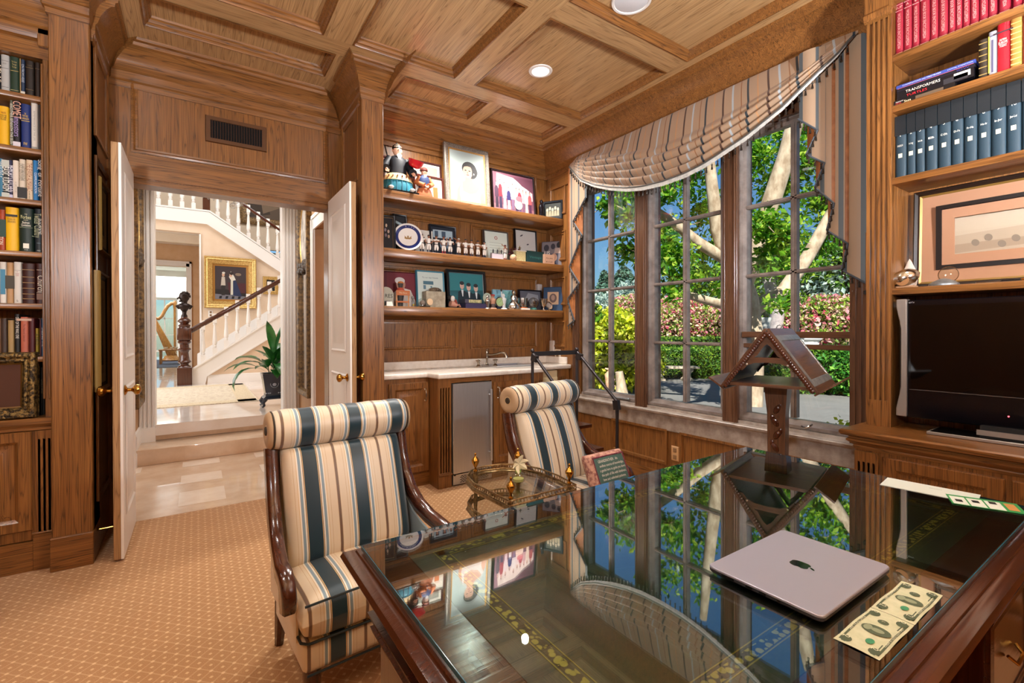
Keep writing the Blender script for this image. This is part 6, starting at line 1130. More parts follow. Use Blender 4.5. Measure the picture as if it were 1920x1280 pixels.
# ---- bottom shelf
t = T('arched_sign', 'cream arched sign lettered RES by the pillar on the bottom shelf', 'sign', (py(730, 568, 3.76).x-.02, 3.76, Z3)); q = Vector(t.location); ar = [(-.07, 0), (.055, 0), (.055, .10)]+[(-.0075+.0625*math.cos(a), .10+.06*math.sin(a)) for a in [i*PI/10 for i in range(1, 10)]]+[(-.07, .10)]; P('panel', MB().prism(ar, q, X, Z, Y, .012), col('#b9bcae', .5), t); P('lettering', MB().text('RES', .045, q+Vector((.015, -.001, .085)), X, Z, .062), BLACKM, t); P('window_motif', MB().box(q.x-.02, q.y-.001, q.z+.01, q.x+.03, q.y, q.z+.045), col('#3a4046', .5), t)
c = Vector((py(731, 571, 3.70).x, 3.70, Z3)); tag(P('place_card', MB().prism([(-.028, 0), (.028, 0), (.022, .04), (-.022, .04)], c+Y*.0, X, (0, .35, .94), Y, .002), col('#d9d6cf', .7)), 'small white folded card before the arched sign', 'card')
t = T('director_chair_figure', 'small figurine in a cap standing behind a wooden directors chair', 'figurine', (py(755, 573, 3.76).x, 3.76, Z3)); q = Vector(t.location); W1 = col('#b0642f', .4)
b = MB(); 
for sx in (-1, 1): b.tube([q+X*sx*.052, q+X*sx*.052+Z*.135], .006, 8)
P('chair_frame', b, col('#c98a4e', .4), t); b = MB().box(q.x-.06, q.y-.012, q.z+.095, q.x+.06, q.y-.006, q.z+.135); P('chair_back', b, W1, t); P('chair_seat', MB().box(q.x-.055, q.y-.01, q.z+.035, q.x+.055, q.y+.03, q.z+.048), W1, t); P('lettering', MB().text('The Boss', .016, q+Vector((0, -.0125, .115)), X, Z, .07), col('#d9cba8', .5), t)
P('body', MB().lathe(q+Vector((-.005, .035, 0)), [(.02, 0), (.022, .05), (.03, .10), (.034, .14), (.016, .16), (.02, .175), (.023, .195), (.012, .212), (0, .215)], 14, sy=.8), col('#3c3836', .6), t); P('shirt', MB().lathe(q+Vector((-.005, .035, .10)), [(.031, 0), (.036, .04), (.018, .062)], 14, sy=.85), col('#b8503c', .6), t); P('cap', MB().lathe(q+Vector((-.005, .03, .198)), [(.025, 0), (.022, .012), (0, .02)], 14), col('#c0783c', .6), t)
t = T('candlestick', 'small pewter candlestick with a yellow dot beside the glass dome', 'candlestick', (py(774, 573, 3.75).x, 3.75, Z3)); q = Vector(t.location); P('stem', MB().lathe(q, [(.018, 0), (.012, .01), (.006, .03), (.012, .05), (.006, .06), (.014, .075), (.010, .09), (0, .092)], 12), PEWTER, t); P('ball', MB().ball(q+Vector((0, -.014, .016)), .008, n=10), col('#d9c23c', .4), t)
t = T('ball_in_case', 'signed ball in a clear case with a round tan disc', 'display case', (py(795, 573, 3.75).x, 3.75, Z3)); q = Vector(t.location); P('base', MB().box(q.x-.05, q.y-.03, q.z, q.x+.045, q.y+.03, q.z+.01), BLACK, t); P('dome', MB().lathe(q+Vector((-.012, 0, .01)), [(.042, 0), (.042, .03), (.034, .055), (.016, .066), (0, .068)], 20), GLASS, t); P('ball', MB().ball(q+Vector((-.012, 0, .038)), .024, n=14), col('#8a7f78', .6), t); P('disc', MB().lathe(q+Vector((.038, -.03, .046)), [(.028, 0), (.028, .01), (0, .011)], 22, (.1, -1, 0)), col('#d0b391', .5), t)
t, xa, xb, zt = bx('stone_block', 'pale square stone block carrying a brown rock', 'block', 799, 835, 546, Z3, 3.76, .09, noisy('pale_stone', hexc('#8f8674'), hexc('#b3aa95'), 20, .7, bump=.2)); b = MB().ball(((xa+xb)/2+.01, 3.80, zt+.012), .062, .035, .026, 10); ro = tag(P('rock', b, noisy('brown_rock', hexc('#2c221a'), hexc('#8a7862'), 45, .8, bump=1.0, dist=.02)), 'brown veined rock lying on the pale stone block', 'rock')
t = T('reclining_doll', 'small doll with a white face leaning back by the large black frame', 'doll', (py(850, 575, 3.75).x, 3.75, Z3)); q = Vector(t.location); P('body', MB().tube([q+Vector((-.03, 0, .04)), q+Vector((-.005, 0, .035)), q+Vector((.03, -.01, .02))], [.03, .032, .02], 12), col('#c08c78', .6), t, smooth=70); P('head', MB().ball(q+Vector((-.012, -.012, .082)), .021, .018, .027, 12), col('#dcd6d0', .5), t); P('hair', MB().ball(q+Vector((-.03, .004, .088)), .025, .02, .026, 12), col('#15110f', .6), t)
b = MB(); [b.tube([q+Vector((.02, -.012+.012*k, .022)), q+Vector((.05, -.02+.014*k, .03)), q+Vector((.062, -.02+.014*k, .004))], [.009, .007, .006], 8) for k in (0, 1)]; P('leg', b, col('#b88470', .6), t); P('shawl', MB().tube([q+Vector((.012, -.02, .075)), q+Vector((.02, -.02, .04))], [.008, .012], 8), col('#8a3a2c', .6), t); P('base', MB().box(q.x-.06, q.y-.03, q.z, q.x+.065, q.y+.03, q.z+.008), BLACK, t)
def fb(lab, u0, u1, v0, v1, y, c, art=None):
    a, d = py(u0, 570, y), py(u1, 570, y); z0 = py((u0+u1)/2, v1, y).z; z0 = Z3 if v1 > 570 else Z3+.048; z1 = z0+(.046 if v1 > 570 else .035); t = T('book', lab, 'book', ((a.x+d.x)/2, y+.05, z0), 0, 'flat books by the large black frame'); P('cover', MB().box(a.x, y, z0, d.x, y+.12, z1), col(c, .4), t, bev=.002); P('pages', MB().box(a.x+.003, y+.004, z0+.004, d.x+.001, y+.118, z1-.004), PAPER, t)
    if art: P('cover_art', MB().box(a.x+(d.x-a.x)*.22, y-.0006, z0+.004, d.x-.006, y, z1-.004), noisy('photo_strip', hexc('#6d7a4a'), hexc('#d9cf9c'), 90, .5), t)
fb('purple slip-cased book lying flat at the foot of the black frame', 873, 917, 566, 577, 3.72, '#3a3454'); fb('small picture book lying on the purple one', 872, 904, 557, 566, 3.73, '#4a4858', 1)
def fig(name, lab, u, v0, y, prof, mt, cat='figurine', sy=.85):
    c = Vector((py(u, 575, y).x, y, Z3)); h = py(u, v0, y).z-Z3; t = T(name, lab, cat, c); k = h/prof[-1][1]; P('body', MB().lathe(c, [(r*k, z*k) for r, z in prof], 16, sy=sy), mt, t, smooth=70); return t, c, h
FG = [(.28, 0), (.26, .06), (.14, .10), (.16, .30), (.20, .52), (.22, .66), (.10, .74), (.09, .77), (.13, .84), (.12, .93), (0, 1.0)]
t, c, h = fig('silver_figurine', 'small pale silver figurine with a round halo', 914, 552, 3.73, FG, SILVER); P('halo', MB().lathe(c+Z*h*.78+Y*.006, [(h*.34, 0), (h*.34, .003), (0, .004)], 20, (0, -1, 0)), col('#b7c2b0', .35, .4), t)
t, c, h = fig('cap_boy_figurine', 'figurine in a red cap and tan jacket beside the green dial', 924, 551, 3.73, FG, col('#b0826a', .5)); P('cap', MB().lathe(c+Z*h*.88, [(h*.16, 0), (h*.13, h*.08), (0, h*.12)], 12), col('#a02c2c', .5), t); P('trousers', MB().lathe(c, [(h*.2, 0), (h*.17, h*.3), (h*.15, h*.34)], 12), col('#3a2a28', .6), t)
c = Vector((py(936, 573, 3.74).x, 3.74, Z3)); t = T('dial_clock', 'round green-faced dial on a dark foot', 'clock', c); P('foot', MB().box(c.x-.03, c.y-.012, c.z, c.x+.03, c.y+.02, c.z+.035), col('#15203a', .4), t); P('case', MB().lathe(c+Vector((0, -.004, .068)), [(.044, 0), (.048, .006), (.044, .012), (.040, .010)], 28, (0, -1, 0), cap=False), SILVER, t); P('face', MB().lathe(c+Vector((0, -.004, .068)), [(.041, .004), (.041, .010), (0, .0105)], 28, (0, -1, 0)), col('#a9c48c', .5), t); b = MB(); [b.obox(c+Vector((.03*math.sin(a), -.0155, .068+.03*math.cos(a))), (.0012, 0, 0), (0, .0004, 0), (0, 0, .004)) for a in [k*PI/6 for k in range(12)]]; b.beam(c+Vector((0, -.0155, .068)), c+Vector((.012, -.0155, .088)), .002, .001); b.beam(c+Vector((0, -.0155, .068)), c+Vector((-.02, -.0155, .062)), .002, .001); P('hand', b, col('#3a4a30', .5), t)
t, c, h = fig('statue_miniature', 'tall white robed miniature statue raising a torch', 943.5, 550, 3.745, FG, col('#d5d8d8', .5)); P('raised_arm', MB().tube([c+Vector((-.012, -.004, h*.66)), c+Vector((-.022, -.006, h*.9)), c+Vector((-.024, -.006, h*1.12))], [.008, .006, .005], 8), col('#d5d8d8', .5), t); P('torch', MB().lathe(c+Vector((-.024, -.006, h*1.1)), [(.004, 0), (.010, .012), (.008, .024), (0, .034)], 10), col('#2a2622', .5), t)
tb, xa, xb, zt = bx('blue_book', 'pale blue picture book standing behind the robed statue', 'book', 924, 961, 543, Z3, 3.83, .025, '#7fb0c4'); P('cover_panel', MB().box(xa+(xb-xa)*.5, 3.8295, Z3+.01, xb-.006, 3.8305, zt-.008), noisy('teal_cover', hexc('#4f98a0'), hexc('#8fc8c8'), 30, .5), tb)
t, c, h = fig('silver_lady', 'silver seated lady figurine with a wide skirt', 963, 543, 3.74, [(.34, 0), (.38, .10), (.34, .24), (.20, .38), (.15, .46), (.20, .58), (.17, .68), (.07, .74), (.12, .82), (.11, .90), (.05, .97), (0, 1.0)], SILVER); b = MB(); [b.tube([c+Vector((sx*.022, -.005, h*.64)), c+Vector((sx*.034, -.018, h*.5)), c+Vector((sx*.012, -.032, h*.42))], [.009, .008, .006], 8) for sx in (-1, 1)]; P('arm', b, SILVER, t, smooth=70)
t, c, h = fig('silver_cup', 'plain silver cup left of the glass globe', 979, 559, 3.80, [(.30, 0), (.30, .06), (.40, .14), (.46, .6), (.48, 1.0)], SILVER, 'cup', 1)
t = T('note_stack', 'small stack of white note cards on the shelf edge', 'paper', (py(984, 577, 3.72).x, 3.72, Z3)); c = Vector(t.location); P('cards', MB().box(c.x-.055, c.y-.02, c.z, c.x+.05, c.y+.03, c.z+.014), PAPER, t, bev=.001); tag(P('pen', MB().tube([(c.x-.045, 3.71, c.z+.020), (c.x+.035, 3.725, c.z+.020)], [.006, .004], 8), col('#c2652c', .35)), 'orange pen lying on the note cards', 'pen')
c = Vector((py(1000, 576, 3.745).x, 3.745, Z3)); t = T('glass_globe', 'clear glass globe on a green foot before the snapshot', 'globe', c); P('foot', MB().lathe(c, [(.034, 0), (.036, .01), (.026, .022)], 20), col('#4f8a80', .3), t); P('globe', MB().ball(c+Z*.072, .056, .056, .053, 24), clear('thick_glass', (.86, .89, .90), 1.5, 2.2, base=.08), t, smooth=80)
t, c, h = fig('silver_goblet', 'stemmed silver goblet right of the glass globe', 1019, 560, 3.72, [(.30, 0), (.26, .05), (.08, .10), (.07, .28), (.22, .40), (.34, .60), (.38, 1.0)], SILVER, 'goblet', 1)
c = Vector((py(1029, 576, 3.71).x, 3.71, Z3)); t = T('oval_frame', 'small oval silver frame with a tiny portrait', 'picture frame', c, math.radians(-25)); P('frame', MB().lathe((0, 0, .05), [(.028, 0), (.034, .004), (.030, .010), (.022, .008)], 26, (0, -1, 0), sy=1.35, cap=False), SILVER, t, local=True); P('picture', MB().lathe((0, 0, .05), [(.023, .004), (0, .0045)], 26, (0, -1, 0), sy=1.35), col('#8a7a70', .5), t, local=True); P('foot', MB().lathe((0, 0, 0), [(.022, 0), (.016, .006), (.005, .012), (.004, .02)], 14), SILVER, t, local=True)
t = T('wall_speaker', 'small white box fixed in the back corner over the bottom shelf', 'speaker', (2.985, 3.93, 1.68)); P('case', MB().box(2.955, 3.905, 1.66, 3.015, 3.948, 1.74), col('#b9b2b0', .5), t, bev=.008, seg=2)
t = T('wall_speaker', 'small white box fixed beside the outlet above the counter', 'speaker', (3.09, 3.86, 1.06)); P('case', MB().box(3.075, 3.80, 1.03, 3.099, 3.87, 1.15), col('#c4b8ae', .5), t, bev=.008, seg=2)
# ================================================================== passage and entrance hall
HW = WHITE
b = MB(); b.box(-.62, 4.1, 0, -.485, 5.96, 3.0); b.box(.99, 5.05, 0, 1.2, 5.96, 3.0); b.box(.99, 4.1, 2.30, 1.2, 5.05, 3.0); b.box(.99, 4.1, 0, 1.2, 4.22, 2.30)
ST('wall_passage', b, TAUPE, 'tan walls of the short passage', 'wall')
b = MB().box(1.2, 4.2, 0, 1.35, 5.06, 2.4); ST('wall_passage_room', b, noisy('salmon_plaster', hexc('#e0b595'), hexc('#e3ba9c'), 6, .8), 'salmon wall seen through the passage side door', 'wall')
ST('ceiling_passage', MB().box(-.62, 4.1, 2.84, 1.2, 5.96, 3.0), WHITE, 'white ceiling of the passage', 'ceiling')
CAS = [(0, 0), (.0, .02), (.012, .028), (.03, .022), (.05, .028), (.075, .022), (.095, .032), (.105, .032), (.11, 0)]
def vcase(mb, x, y, z0, z1, w, d): mb.box(x, y-d*.6, z0, x+w, y, z1); [mb.box(x+w*a, y-d, z0, x+w*(a+.12), y-d*.6, z1) for a in (.04, .3, .56, .84)]
b = MB(); vcase(b, -.485, 5.962, .27, 2.84, .125, .05); vcase(b, .826, 5.962, .27, 2.84, .13, .05); b.box(-.36, 5.93, .30, -.352, 6.12, 2.84); b.box(.818, 5.93, .30, .826, 6.12, 2.84); b.box(-.49, 5.90, .15, -.352, 5.965, .29)
ST('trim_14', b, HW, 'white fluted casings of the hall opening', 'casing')
b = MB(); b.box(-4, 5.965, .31, -.36, 6.12, 6.2); b.box(.826, 5.965, .31, 4, 6.12, 6.2); b.box(-4, 5.965, 2.84, 4, 6.12, 6.2); b.box(-4.1, 5.965, .31, -3.95, 21.5, 6.2); b.box(3.0, 6.1, .31, 3.1, 12.7, 6.2)
ST('wall_hall', b, PEACH, 'cream front and side walls of the entrance hall', 'wall')
ST('ceiling_hall', MB().box(-4, 6, 6.2, 4, 12.7, 6.35), WHITE, 'white hall ceiling', 'ceiling')
b = MB(); [b.box(.975, yy, 0, .992, yy+.10, 2.40) for yy in (5.03, 4.15)]; b.box(.975, 4.15, 2.28, .992, 5.13, 2.40); b.box(.965, 5.10, 0, .98, 5.13, 2.42); b.box(.965, 4.15, 2.385, .98, 5.13, 2.42); b.box(.968, 5.03, 0, .978, 5.05, 2.38); b.box(.965, 5.066, 0, .975, 5.08, 2.38)
ST('trim_15', b, HW, 'white casing of the passage side door', 'casing')
b = MB(); 
for z0, y0, y1 in ((0, 4.1, 5.53), (.15, 5.53, 5.93)): b.run([(0, z0), (.02, z0), (.02, z0+.12), (.012, z0+.135), (.012, z0+.15), (0, z0+.16)], (-.485, y1, 0), (-.485, y0, 0), X)
ST('baseboard_passage', b, HW, 'white stepped baseboard of the passage', 'baseboard')
def mirror(lab, x, sgn, y0, y1):
    t = T('trumeau_mirror', lab, 'mirror', (x, (y0+y1)/2, .55)); U = Y*sgn; O = Vector((x, y0 if sgn > 0 else y1, .56)); Nn = X*(-sgn); w = y1-y0; FR = noisy('worn_gilt_brown', hexc('#3a2a1a'), hexc('#8a6a3c'), 30, .5, metal=.2)
    b = MB().rect(O, U, Z, Nn, w, 2.16, [(0, 0), (0, .05), (.02, .055), (.05, .04), (.06, .01)], fill=False); b.rect(O, U, Z, Nn, w, 2.16, [(0, 0)]); P('frame', b, FR, t)
    P('glass', MB().rect(O+U*.06+Z*.06, U, Z, Nn, w-.12, 1.30, [(0, .012)]), col('#cfc4b4', .03, .95), t); b = MB(); c = O+U*w/2+Z*1.72+Nn*.014; n = 30
    b.add([c+U*((w/2-.07)*math.cos(a))+Z*(.34*math.sin(a)) for a in [i*2*PI/n for i in range(n)]], [tuple(range(n))]); P('oval_painting', b, noisy('grisaille', hexc('#8f867a'), hexc('#d6cfc4'), 7, .6), t)
    P('oval_rim', MB().tube([c+U*((w/2-.06)*math.cos(a))+Z*(.35*math.sin(a)) for a in [i*2*PI/n for i in range(n)]], .012, 6, True), GOLDF, t); b = MB(); random.seed(5)
    for k in range(26): b.ball(O+U*(w/2+random.uniform(-.42, .42)*w*.9)+Z*(1.385+random.uniform(-.05, .05))+Nn*.03, .02+.016*random.random(), n=8)
    P('carved_garland', b, noisy('dark_carving', hexc('#1d1712'), hexc('#5a4630'), 60, .5), t, kind='stuff')
mirror('tall trumeau mirror on the right wall of the passage', .988, 1, 5.18, 5.78); mirror('tall trumeau mirror on the left wall of the passage', -.483, -1, 5.32, 5.86)
# ---- stair wall, upper flight
b = MB().prism([(.062, .31), (.062, 3.22), (-4, 3.22), (-4, 3.43), (.17, 3.43), (1.571, 2.50), (3.0, 1.55), (3.0, .31)], (0, 11.30, 0), X, Z, Y, .12); ST('wall_stair', b, PEACH, 'cream wall under the upper stair flight', 'wall')
b = MB().prism([(-4, 3.42), (.173, 3.42), (1.571, 2.498), (3.0, 1.553), (3.0, 1.79), (1.572, 2.745), (.215, 3.654), (-4, 3.64)], (0, 11.25, 0), X, Z, Y, .2)
b.prism([(-4, 3.405), (.178, 3.405), (3.0, 1.535), (3.0, 1.56), (.185, 3.43), (-4, 3.43)], (0, 11.24, 0), X, Z, Y, .02); b.prism([(-4, 3.645), (.218, 3.66), (3.0, 1.795), (3.0, 1.82), (.225, 3.69), (-4, 3.67)], (0, 11.24, 0), X, Z, Y, .22)
ST('trim_16', b, HW, 'white string of the upper stair flight and landing', 'stair string')
ST('wall_upper_hall', MB().box(-4, 12.6, 3.2, 4, 12.72, 6.2), noisy('cream_plaster', hexc('#dfd0ba'), hexc('#e3d6c2'), 6, .8), 'cream wall above the stair landing', 'wall')
ST('floor_landing', MB().box(-4, 11.44, 3.42, .17, 12.6, 3.62), HW, 'white landing of the upper stair', 'floor')
BAL = [(.045, 0, 4), (.045, .14, 4), (.030, .145, 12), (.030, .16, 12), (.042, .17, 12), (.030, .18, 12), (.026, .19, 12), (.044, .22, 12), (.045, .26, 12), (.032, .42, 12), (.024, .55, 12), (.022, .58, 12), (.036, .60, 12), (.036, .615, 12), (.026, .63, 12)]
def bal_mesh(h, sq=.17):
    k = h/.75; b = MB(); s_ = .036; b.box(-s_, -s_, -.05, s_, s_, .14*k); b.lathe((0, 0, 0), [(r*.86, z*k) for r, z, n in BAL[2:]], 10); b.box(-s_*.9, -s_*.9, .63*k, s_*.9, s_*.9, .78*k+.03); return b
ORD = ['first', 'second', 'third', 'fourth', 'fifth', 'sixth', 'seventh', 'eighth', 'ninth', 'tenth']
def balusters(pts, h, lab, grp):
    o0 = None
    for k, (x, y, z) in enumerate(pts):
        if o0 is None: o0 = P('stair_baluster', bal_mesh(h), HW); tag(o0, lab % ORD[k], 'baluster', grp); o0.location = (x, y, z)
        else: o = o0.copy(); COL.objects.link(o); o.location = (x, y, z); o['label'] = lab % ORD[k]
balusters([(.363+.184*k, 11.35, 3.575-.67*(.184*k)) for k in range(9)], .66, '%s white baluster down the upper flight from the landing post', 'upper stair balusters'); balusters([(-.606+.187*k, 11.35, 3.665) for k in range(-3, 4)], .82, '%s white baluster from the left along the upper landing', 'landing balusters')
b = MB().beam((.17, 11.35, 4.36), (2.6, 11.35, 2.72), .07, .06); tag(P('upper_handrail', b, MAH['x'], bev=.012, seg=2), 'mahogany handrail of the upper stair flight', 'handrail')
t = T('landing_newel', 'turned mahogany post at the top of the upper stair flight', 'newel post', (.17, 11.33, 3.65)); P('block', MB().box(.107, 11.27, 3.64, .233, 11.39, 3.93), MAH['z'], t, bev=.004); P('turning', MB().lathe((.17, 11.33, 3.93), [(.05, 0), (.062, .02), (.035, .05), (.06, .09), (.05, .13), (.03, .16), (.05, .2), (.04, .5)], 14), MAH['z'], t)
# ---- lower flight
b = MB().prism([(-.08, .31), (-.08, .56), (3.0, 2.725), (3.0, 2.37), (.151, .464), (.12, .31)], (0, 10.02, 0), X, Z, Y, .09); b.prism([(-.08, .56), (-.08, .59), (3.0, 2.755), (3.0, 2.725)], (0, 10.0, 0), X, Z, Y, .13); b.prism([(.14, .44), (3.0, 2.34), (3.0, 2.375), (.14, .475)], (0, 10.005, 0), X, Z, Y, .03)
ST('trim_17', b, HW, 'white string of the lower stair flight', 'stair string')
b = MB(); 
for k in range(11): x0 = .02+.26*k; b.box(x0, 10.11, .31, 3.0, 11.25, .31+.183*(k+1)*.98)
ST('trim_18', b, HW, 'white steps of the lower stair flight', 'stairs'); b = MB().prism([(-.0, .31), (-.0, .80), (3.0, 2.91), (3.0, 2.5), (.3, .31)], (0, 11.255, 0), X, Z, Y, .04); ST('trim_19', b, HW, 'white wall skirting of the lower stair flight', 'skirting')
b = MB().prism([(.12, .31), (3.0, .31), (3.0, 2.36), (.151, .464)], (0, 10.05, 0), X, Z, Y, .05); ST('wall_under_stair', b, PEACH, 'cream triangle of wall under the lower flight', 'wall')
b = MB().run([(0, .31), (.02, .31), (.02, .42), (.012, .44), (.012, .455), (0, .468)], (.15, 10.05, 0), (3.0, 10.05, 0), -Y); ST('baseboard_stair', b, HW, 'white baseboard under the stair', 'baseboard')
balusters([(.088+.178*k, 10.06, .70+.705*.178*k) for k in range(10)], .69, '%s white baluster up the lower flight from the newel post', 'lower stair balusters')
tag(P('lower_handrail', MB().beam((-.10, 10.06, 1.255), (3.0, 10.06, 3.35), .075, .085), MAH['x'], bev=.02, seg=3), 'mahogany handrail of the lower stair flight', 'handrail')
q = Vector((-.184, 10.05, .31)); t = T('newel_post', 'massive turned mahogany newel post at the foot of the stair', 'newel post', q)
P('base_block', MB().box(q.x-.108, q.y-.108, .31, q.x+.108, q.y+.108, .623), MAH['z'], t, bev=.006); P('turning', MB().lathe((q.x, q.y, .623), [(.105, 0), (.095, .02), (.06, .045), (.062, .06), (.10, .085), (.102, .10), (.078, .13), (.068, .2), (.06, .26), (.075, .29), (.10, .31), (.10, .325), (.07, .345), (.07, .40), (.098, .43), (.1, .45), (.085, .475)], 20), MAH['z'], t)
P('upper_block', MB().box(q.x-.106, q.y-.106, 1.097, q.x+.106, q.y+.106, 1.309), MAH['z'], t, bev=.02, seg=3); P('cap', MB().lathe((q.x, q.y, 1.309), [(.09, 0), (.078, .02), (.09, .04), (.09, .055), (.06, .075), (.07, .09), (.098, .115), (.098, .135), (.075, .16), (.05, .18), (.045, .2)], 20), MAH['z'], t)
bz = col('#2f2420', .35, .6); t = T('bronze_bust', 'dark bronze bust standing on the newel post', 'bust', (q.x, q.y, 1.51)); c = Vector((q.x, q.y, 1.51)); P('socle', MB().lathe(c, [(.05, 0), (.045, .02), (.03, .05), (.035, .09)], 16), bz, t)
b = MB().lathe(c, [(.035, .09), (.06, .13), (.095, .17), (.09, .205), (.05, .225), (.042, .25), (.05, .275), (.072, .31), (.078, .35), (.07, .39), (.045, .42), (0, .43)], 20, sy=.8); b.tube([c+Vector((-.07, -.03, .335)), c+Vector((-.10, -.045, .315)), c+Vector((-.085, -.04, .30))], [.012, .012, .01], 8); b.ball(c+Vector((-.055, -.03, .27)), .025, .02, .016, 8); P('head', b, bz, t, smooth=70)
b = MB(); random.seed(2)
for k in range(26): a = random.uniform(0, 2*PI); e_ = random.uniform(-.2, 1.2); b.ball(c+Vector((.068*math.cos(a)*math.cos(e_)+.012, .06*math.sin(a)*math.cos(e_)+.005, .365+.068*math.sin(e_))), .02, n=6)
P('hair', b, bz, t, smooth=70); b = MB(); [b.tube([c+Vector((sx*.05, -.04, .21)), c+Vector((sx*.10, .0, .18)), c+Vector((sx*.075, .03, .14))], [.022, .028, .016], 8) for sx in (-1, 1)]; P('drapery', b, bz, t, smooth=70)
# ---- pictures in the hall
def hpic(lab, u0, v0, u1, v1, yy, **k): c, w, h = pbox(u0, v0, u1, v1, yy); return pic('painting', lab, 'painting', c, w, h, k.pop('fw'), GOLDF, 0, mounted=True, **k)
GF = [(0, 0), (0, .05), (.02, .07), (.04, .06), (.055, .068), (.085, .05), (.12, .035), (.14, .03), (.15, .012)]
hpic('large gilt framed painting of two figures in a dark room on the stair wall', 383, 482, 480, 577, 11.28, fw=.15, fd=.03, fprof=GF, inner=(.035, '#a9783a'), bg='#231d1c', art=[('p', '#3a2f30', [(0, .3), (1, .3), (1, 1), (0, 1)]), ('p', '#6d6a70', [(0, 0), (1, 0), (1, .1), (0, .16)])]+[('p', '#17161a', [(.12+.2*k, .02), (.2+.2*k, .02), (.22+.2*k, .1), (.14+.2*k, .1)]) for k in range(4)]+[('p', '#4a2226', [(.45, .2), (.98, .2), (.98, .5), (.4, .52)]), ('p', '#b5aa9c', [(.18, .4), (.33, .42), (.31, .68), (.21, .68)]), ('p', '#26221f', [(.2, .12), (.31, .12), (.32, .42), (.19, .42)]), ('e', '#c09a80', .26, .74, .045, .055), ('e', '#c6c0b4', .27, .8, .05, .03), ('p', '#232c4a', [(.52, .12), (.86, .1), (.72, .45), (.62, .66), (.5, .6)]), ('p', '#c6c0b0', [(.49, .14), (.57, .14), (.57, .58), (.5, .6)]), ('p', '#cdc6b8', [(.44, .68), (.52, .56), (.66, .6), (.6, .72), (.5, .86)]), ('e', '#c49c84', .50, .74, .045, .06), ('e', '#2a201c', .52, .79, .055, .045), ('e', '#7d6a58', .74, .77, .1, .045)])
hpic('small gilt framed portrait above the lower handrail', 493, 518, 522, 551, 11.28, fw=.07, fd=.02, bg='#141312', art=[('e', '#c9b8a8', .5, .6, .1, .13), ('p', '#b8b0a8', [(.3, .0), (.7, .0), (.6, .4), (.4, .4)])])
c = py(450, 414, 12.58); pic('painting', 'very large brown landscape painting on the wall above the stair', 'painting', (c.x+.95, 12.58, c.z-.05), 1.9, 1.5, .16, noisy('carved_gold', hexc('#3a2a18'), hexc('#a08050'), 40, .45, bump=.8, metal=.3), 0, mounted=True, fd=.05, bg='#5d4f42', art=[('p', '#3f352c', [(0, 0), (.3, .1), (.2, .6), (.0, .9)]), ('p', '#7d6b58', [(.2, .1), (.5, .3), (.45, .9), (.1, 1)]), ('p', '#3a322b', [(.5, 0), (1, 0), (1, .3), (.55, .3)])]+[('p', ['#9a8468', '#b39a78'][k % 2], [(.55+.0*k, .12+.16*k), (.95, .1+.16*k), (.95, .2+.16*k), (.56, .23+.16*k)]) for k in range(4)])
plate('light_switch', 'white light switch on the stair wall', py(395, 588, 11.3), X, Z, -Y, .08, .13, WHITE, 'switch')
# ---- far hall, music room and harp
b = MB(); b.box(.062, 11.42, .31, .2, 14.2, 3.4); b.box(-.217, 14.2, .31, .2, 14.35, 3.45); b.box(-4, 14.2, 2.855, -.217, 14.35, 3.45); ST('wall_far_hall', b, noisy('warm_plaster', hexc('#d2ab82'), hexc('#d8b48e'), 6, .8), 'warm peach walls of the far hall', 'wall')
ST('ceiling_far_hall', MB().box(-4, 11.42, 3.385, .2, 14.2, 3.42), WHITE, 'white ceiling of the far hall', 'ceiling'); b = MB().box(-.217, 14.16, .31, -.107, 14.2, 2.98); b.box(-4, 14.16, 2.855, -.107, 14.2, 2.98); b.box(-.15, 14.14, .31, -.107, 14.16, 2.98); b.box(-4, 14.14, 2.93, -.107, 14.16, 2.98); b.box(.045, 11.28, .31, .075, 11.45, 3.2); ST('trim_20', b, HW, 'white casing of the music room doorway', 'casing')
b = MB(); b.box(-4, 21.3, .31, -1.35, 21.4, 3.4); b.box(-.62, 21.3, .31, 3, 21.4, 3.4); b.box(-1.35, 21.3, 2.4, -.62, 21.4, 3.4); b.box(.6, 14.35, .31, .7, 21.4, 3.4); b.box(-4, 14.35, 3.3, 3, 21.4, 3.4); ST('wall_music_room', b, noisy('pale_grey_green', hexc('#cfd4c8'), hexc('#dadfd4'), 6, .7), 'pale walls of the music room', 'wall')
b = MB(); b.box(-3, 19.6, 2.5, .6, 19.7, 3.3); b.box(-.55, 19.6, .31, .6, 19.7, 2.5); b.box(-3, 19.55, 2.38, .6, 19.6, 2.52); ST('trim_21', b, HW, 'white cased opening at the back of the music room', 'casing')
t = T('window_4', 'bright garden window at the far end of the music room', 'window', (-.98, 21.35, .9), kind='structure'); b = MB().rect((-1.35, 21.33, .5), X, Z, -Y, .73, 1.95, [(0, 0), (0, .04), (.06, .04), (.06, 0)], fill=False); b.box(-1.0, 21.3, .5, -.96, 21.34, 2.4); [b.box(-1.35, 21.3, z, -.62, 21.34, z+.03) for z in (1.1, 1.7)]; P('frame', b, HW, t); P('pane', MB().box(-1.35, 21.34, .5, -.62, 21.345, 2.4), GLASSW, t)
t = T('harp', 'golden wooden concert harp in the music room', 'harp', (-.75, 18.2, .31)); hx, hy = -.78, 18.2; HC = noisy('harp_maple', hexc('#8a5424'), hexc('#c08a44'), 4, .3, coat=.4, stretch=(20, 20, 2))
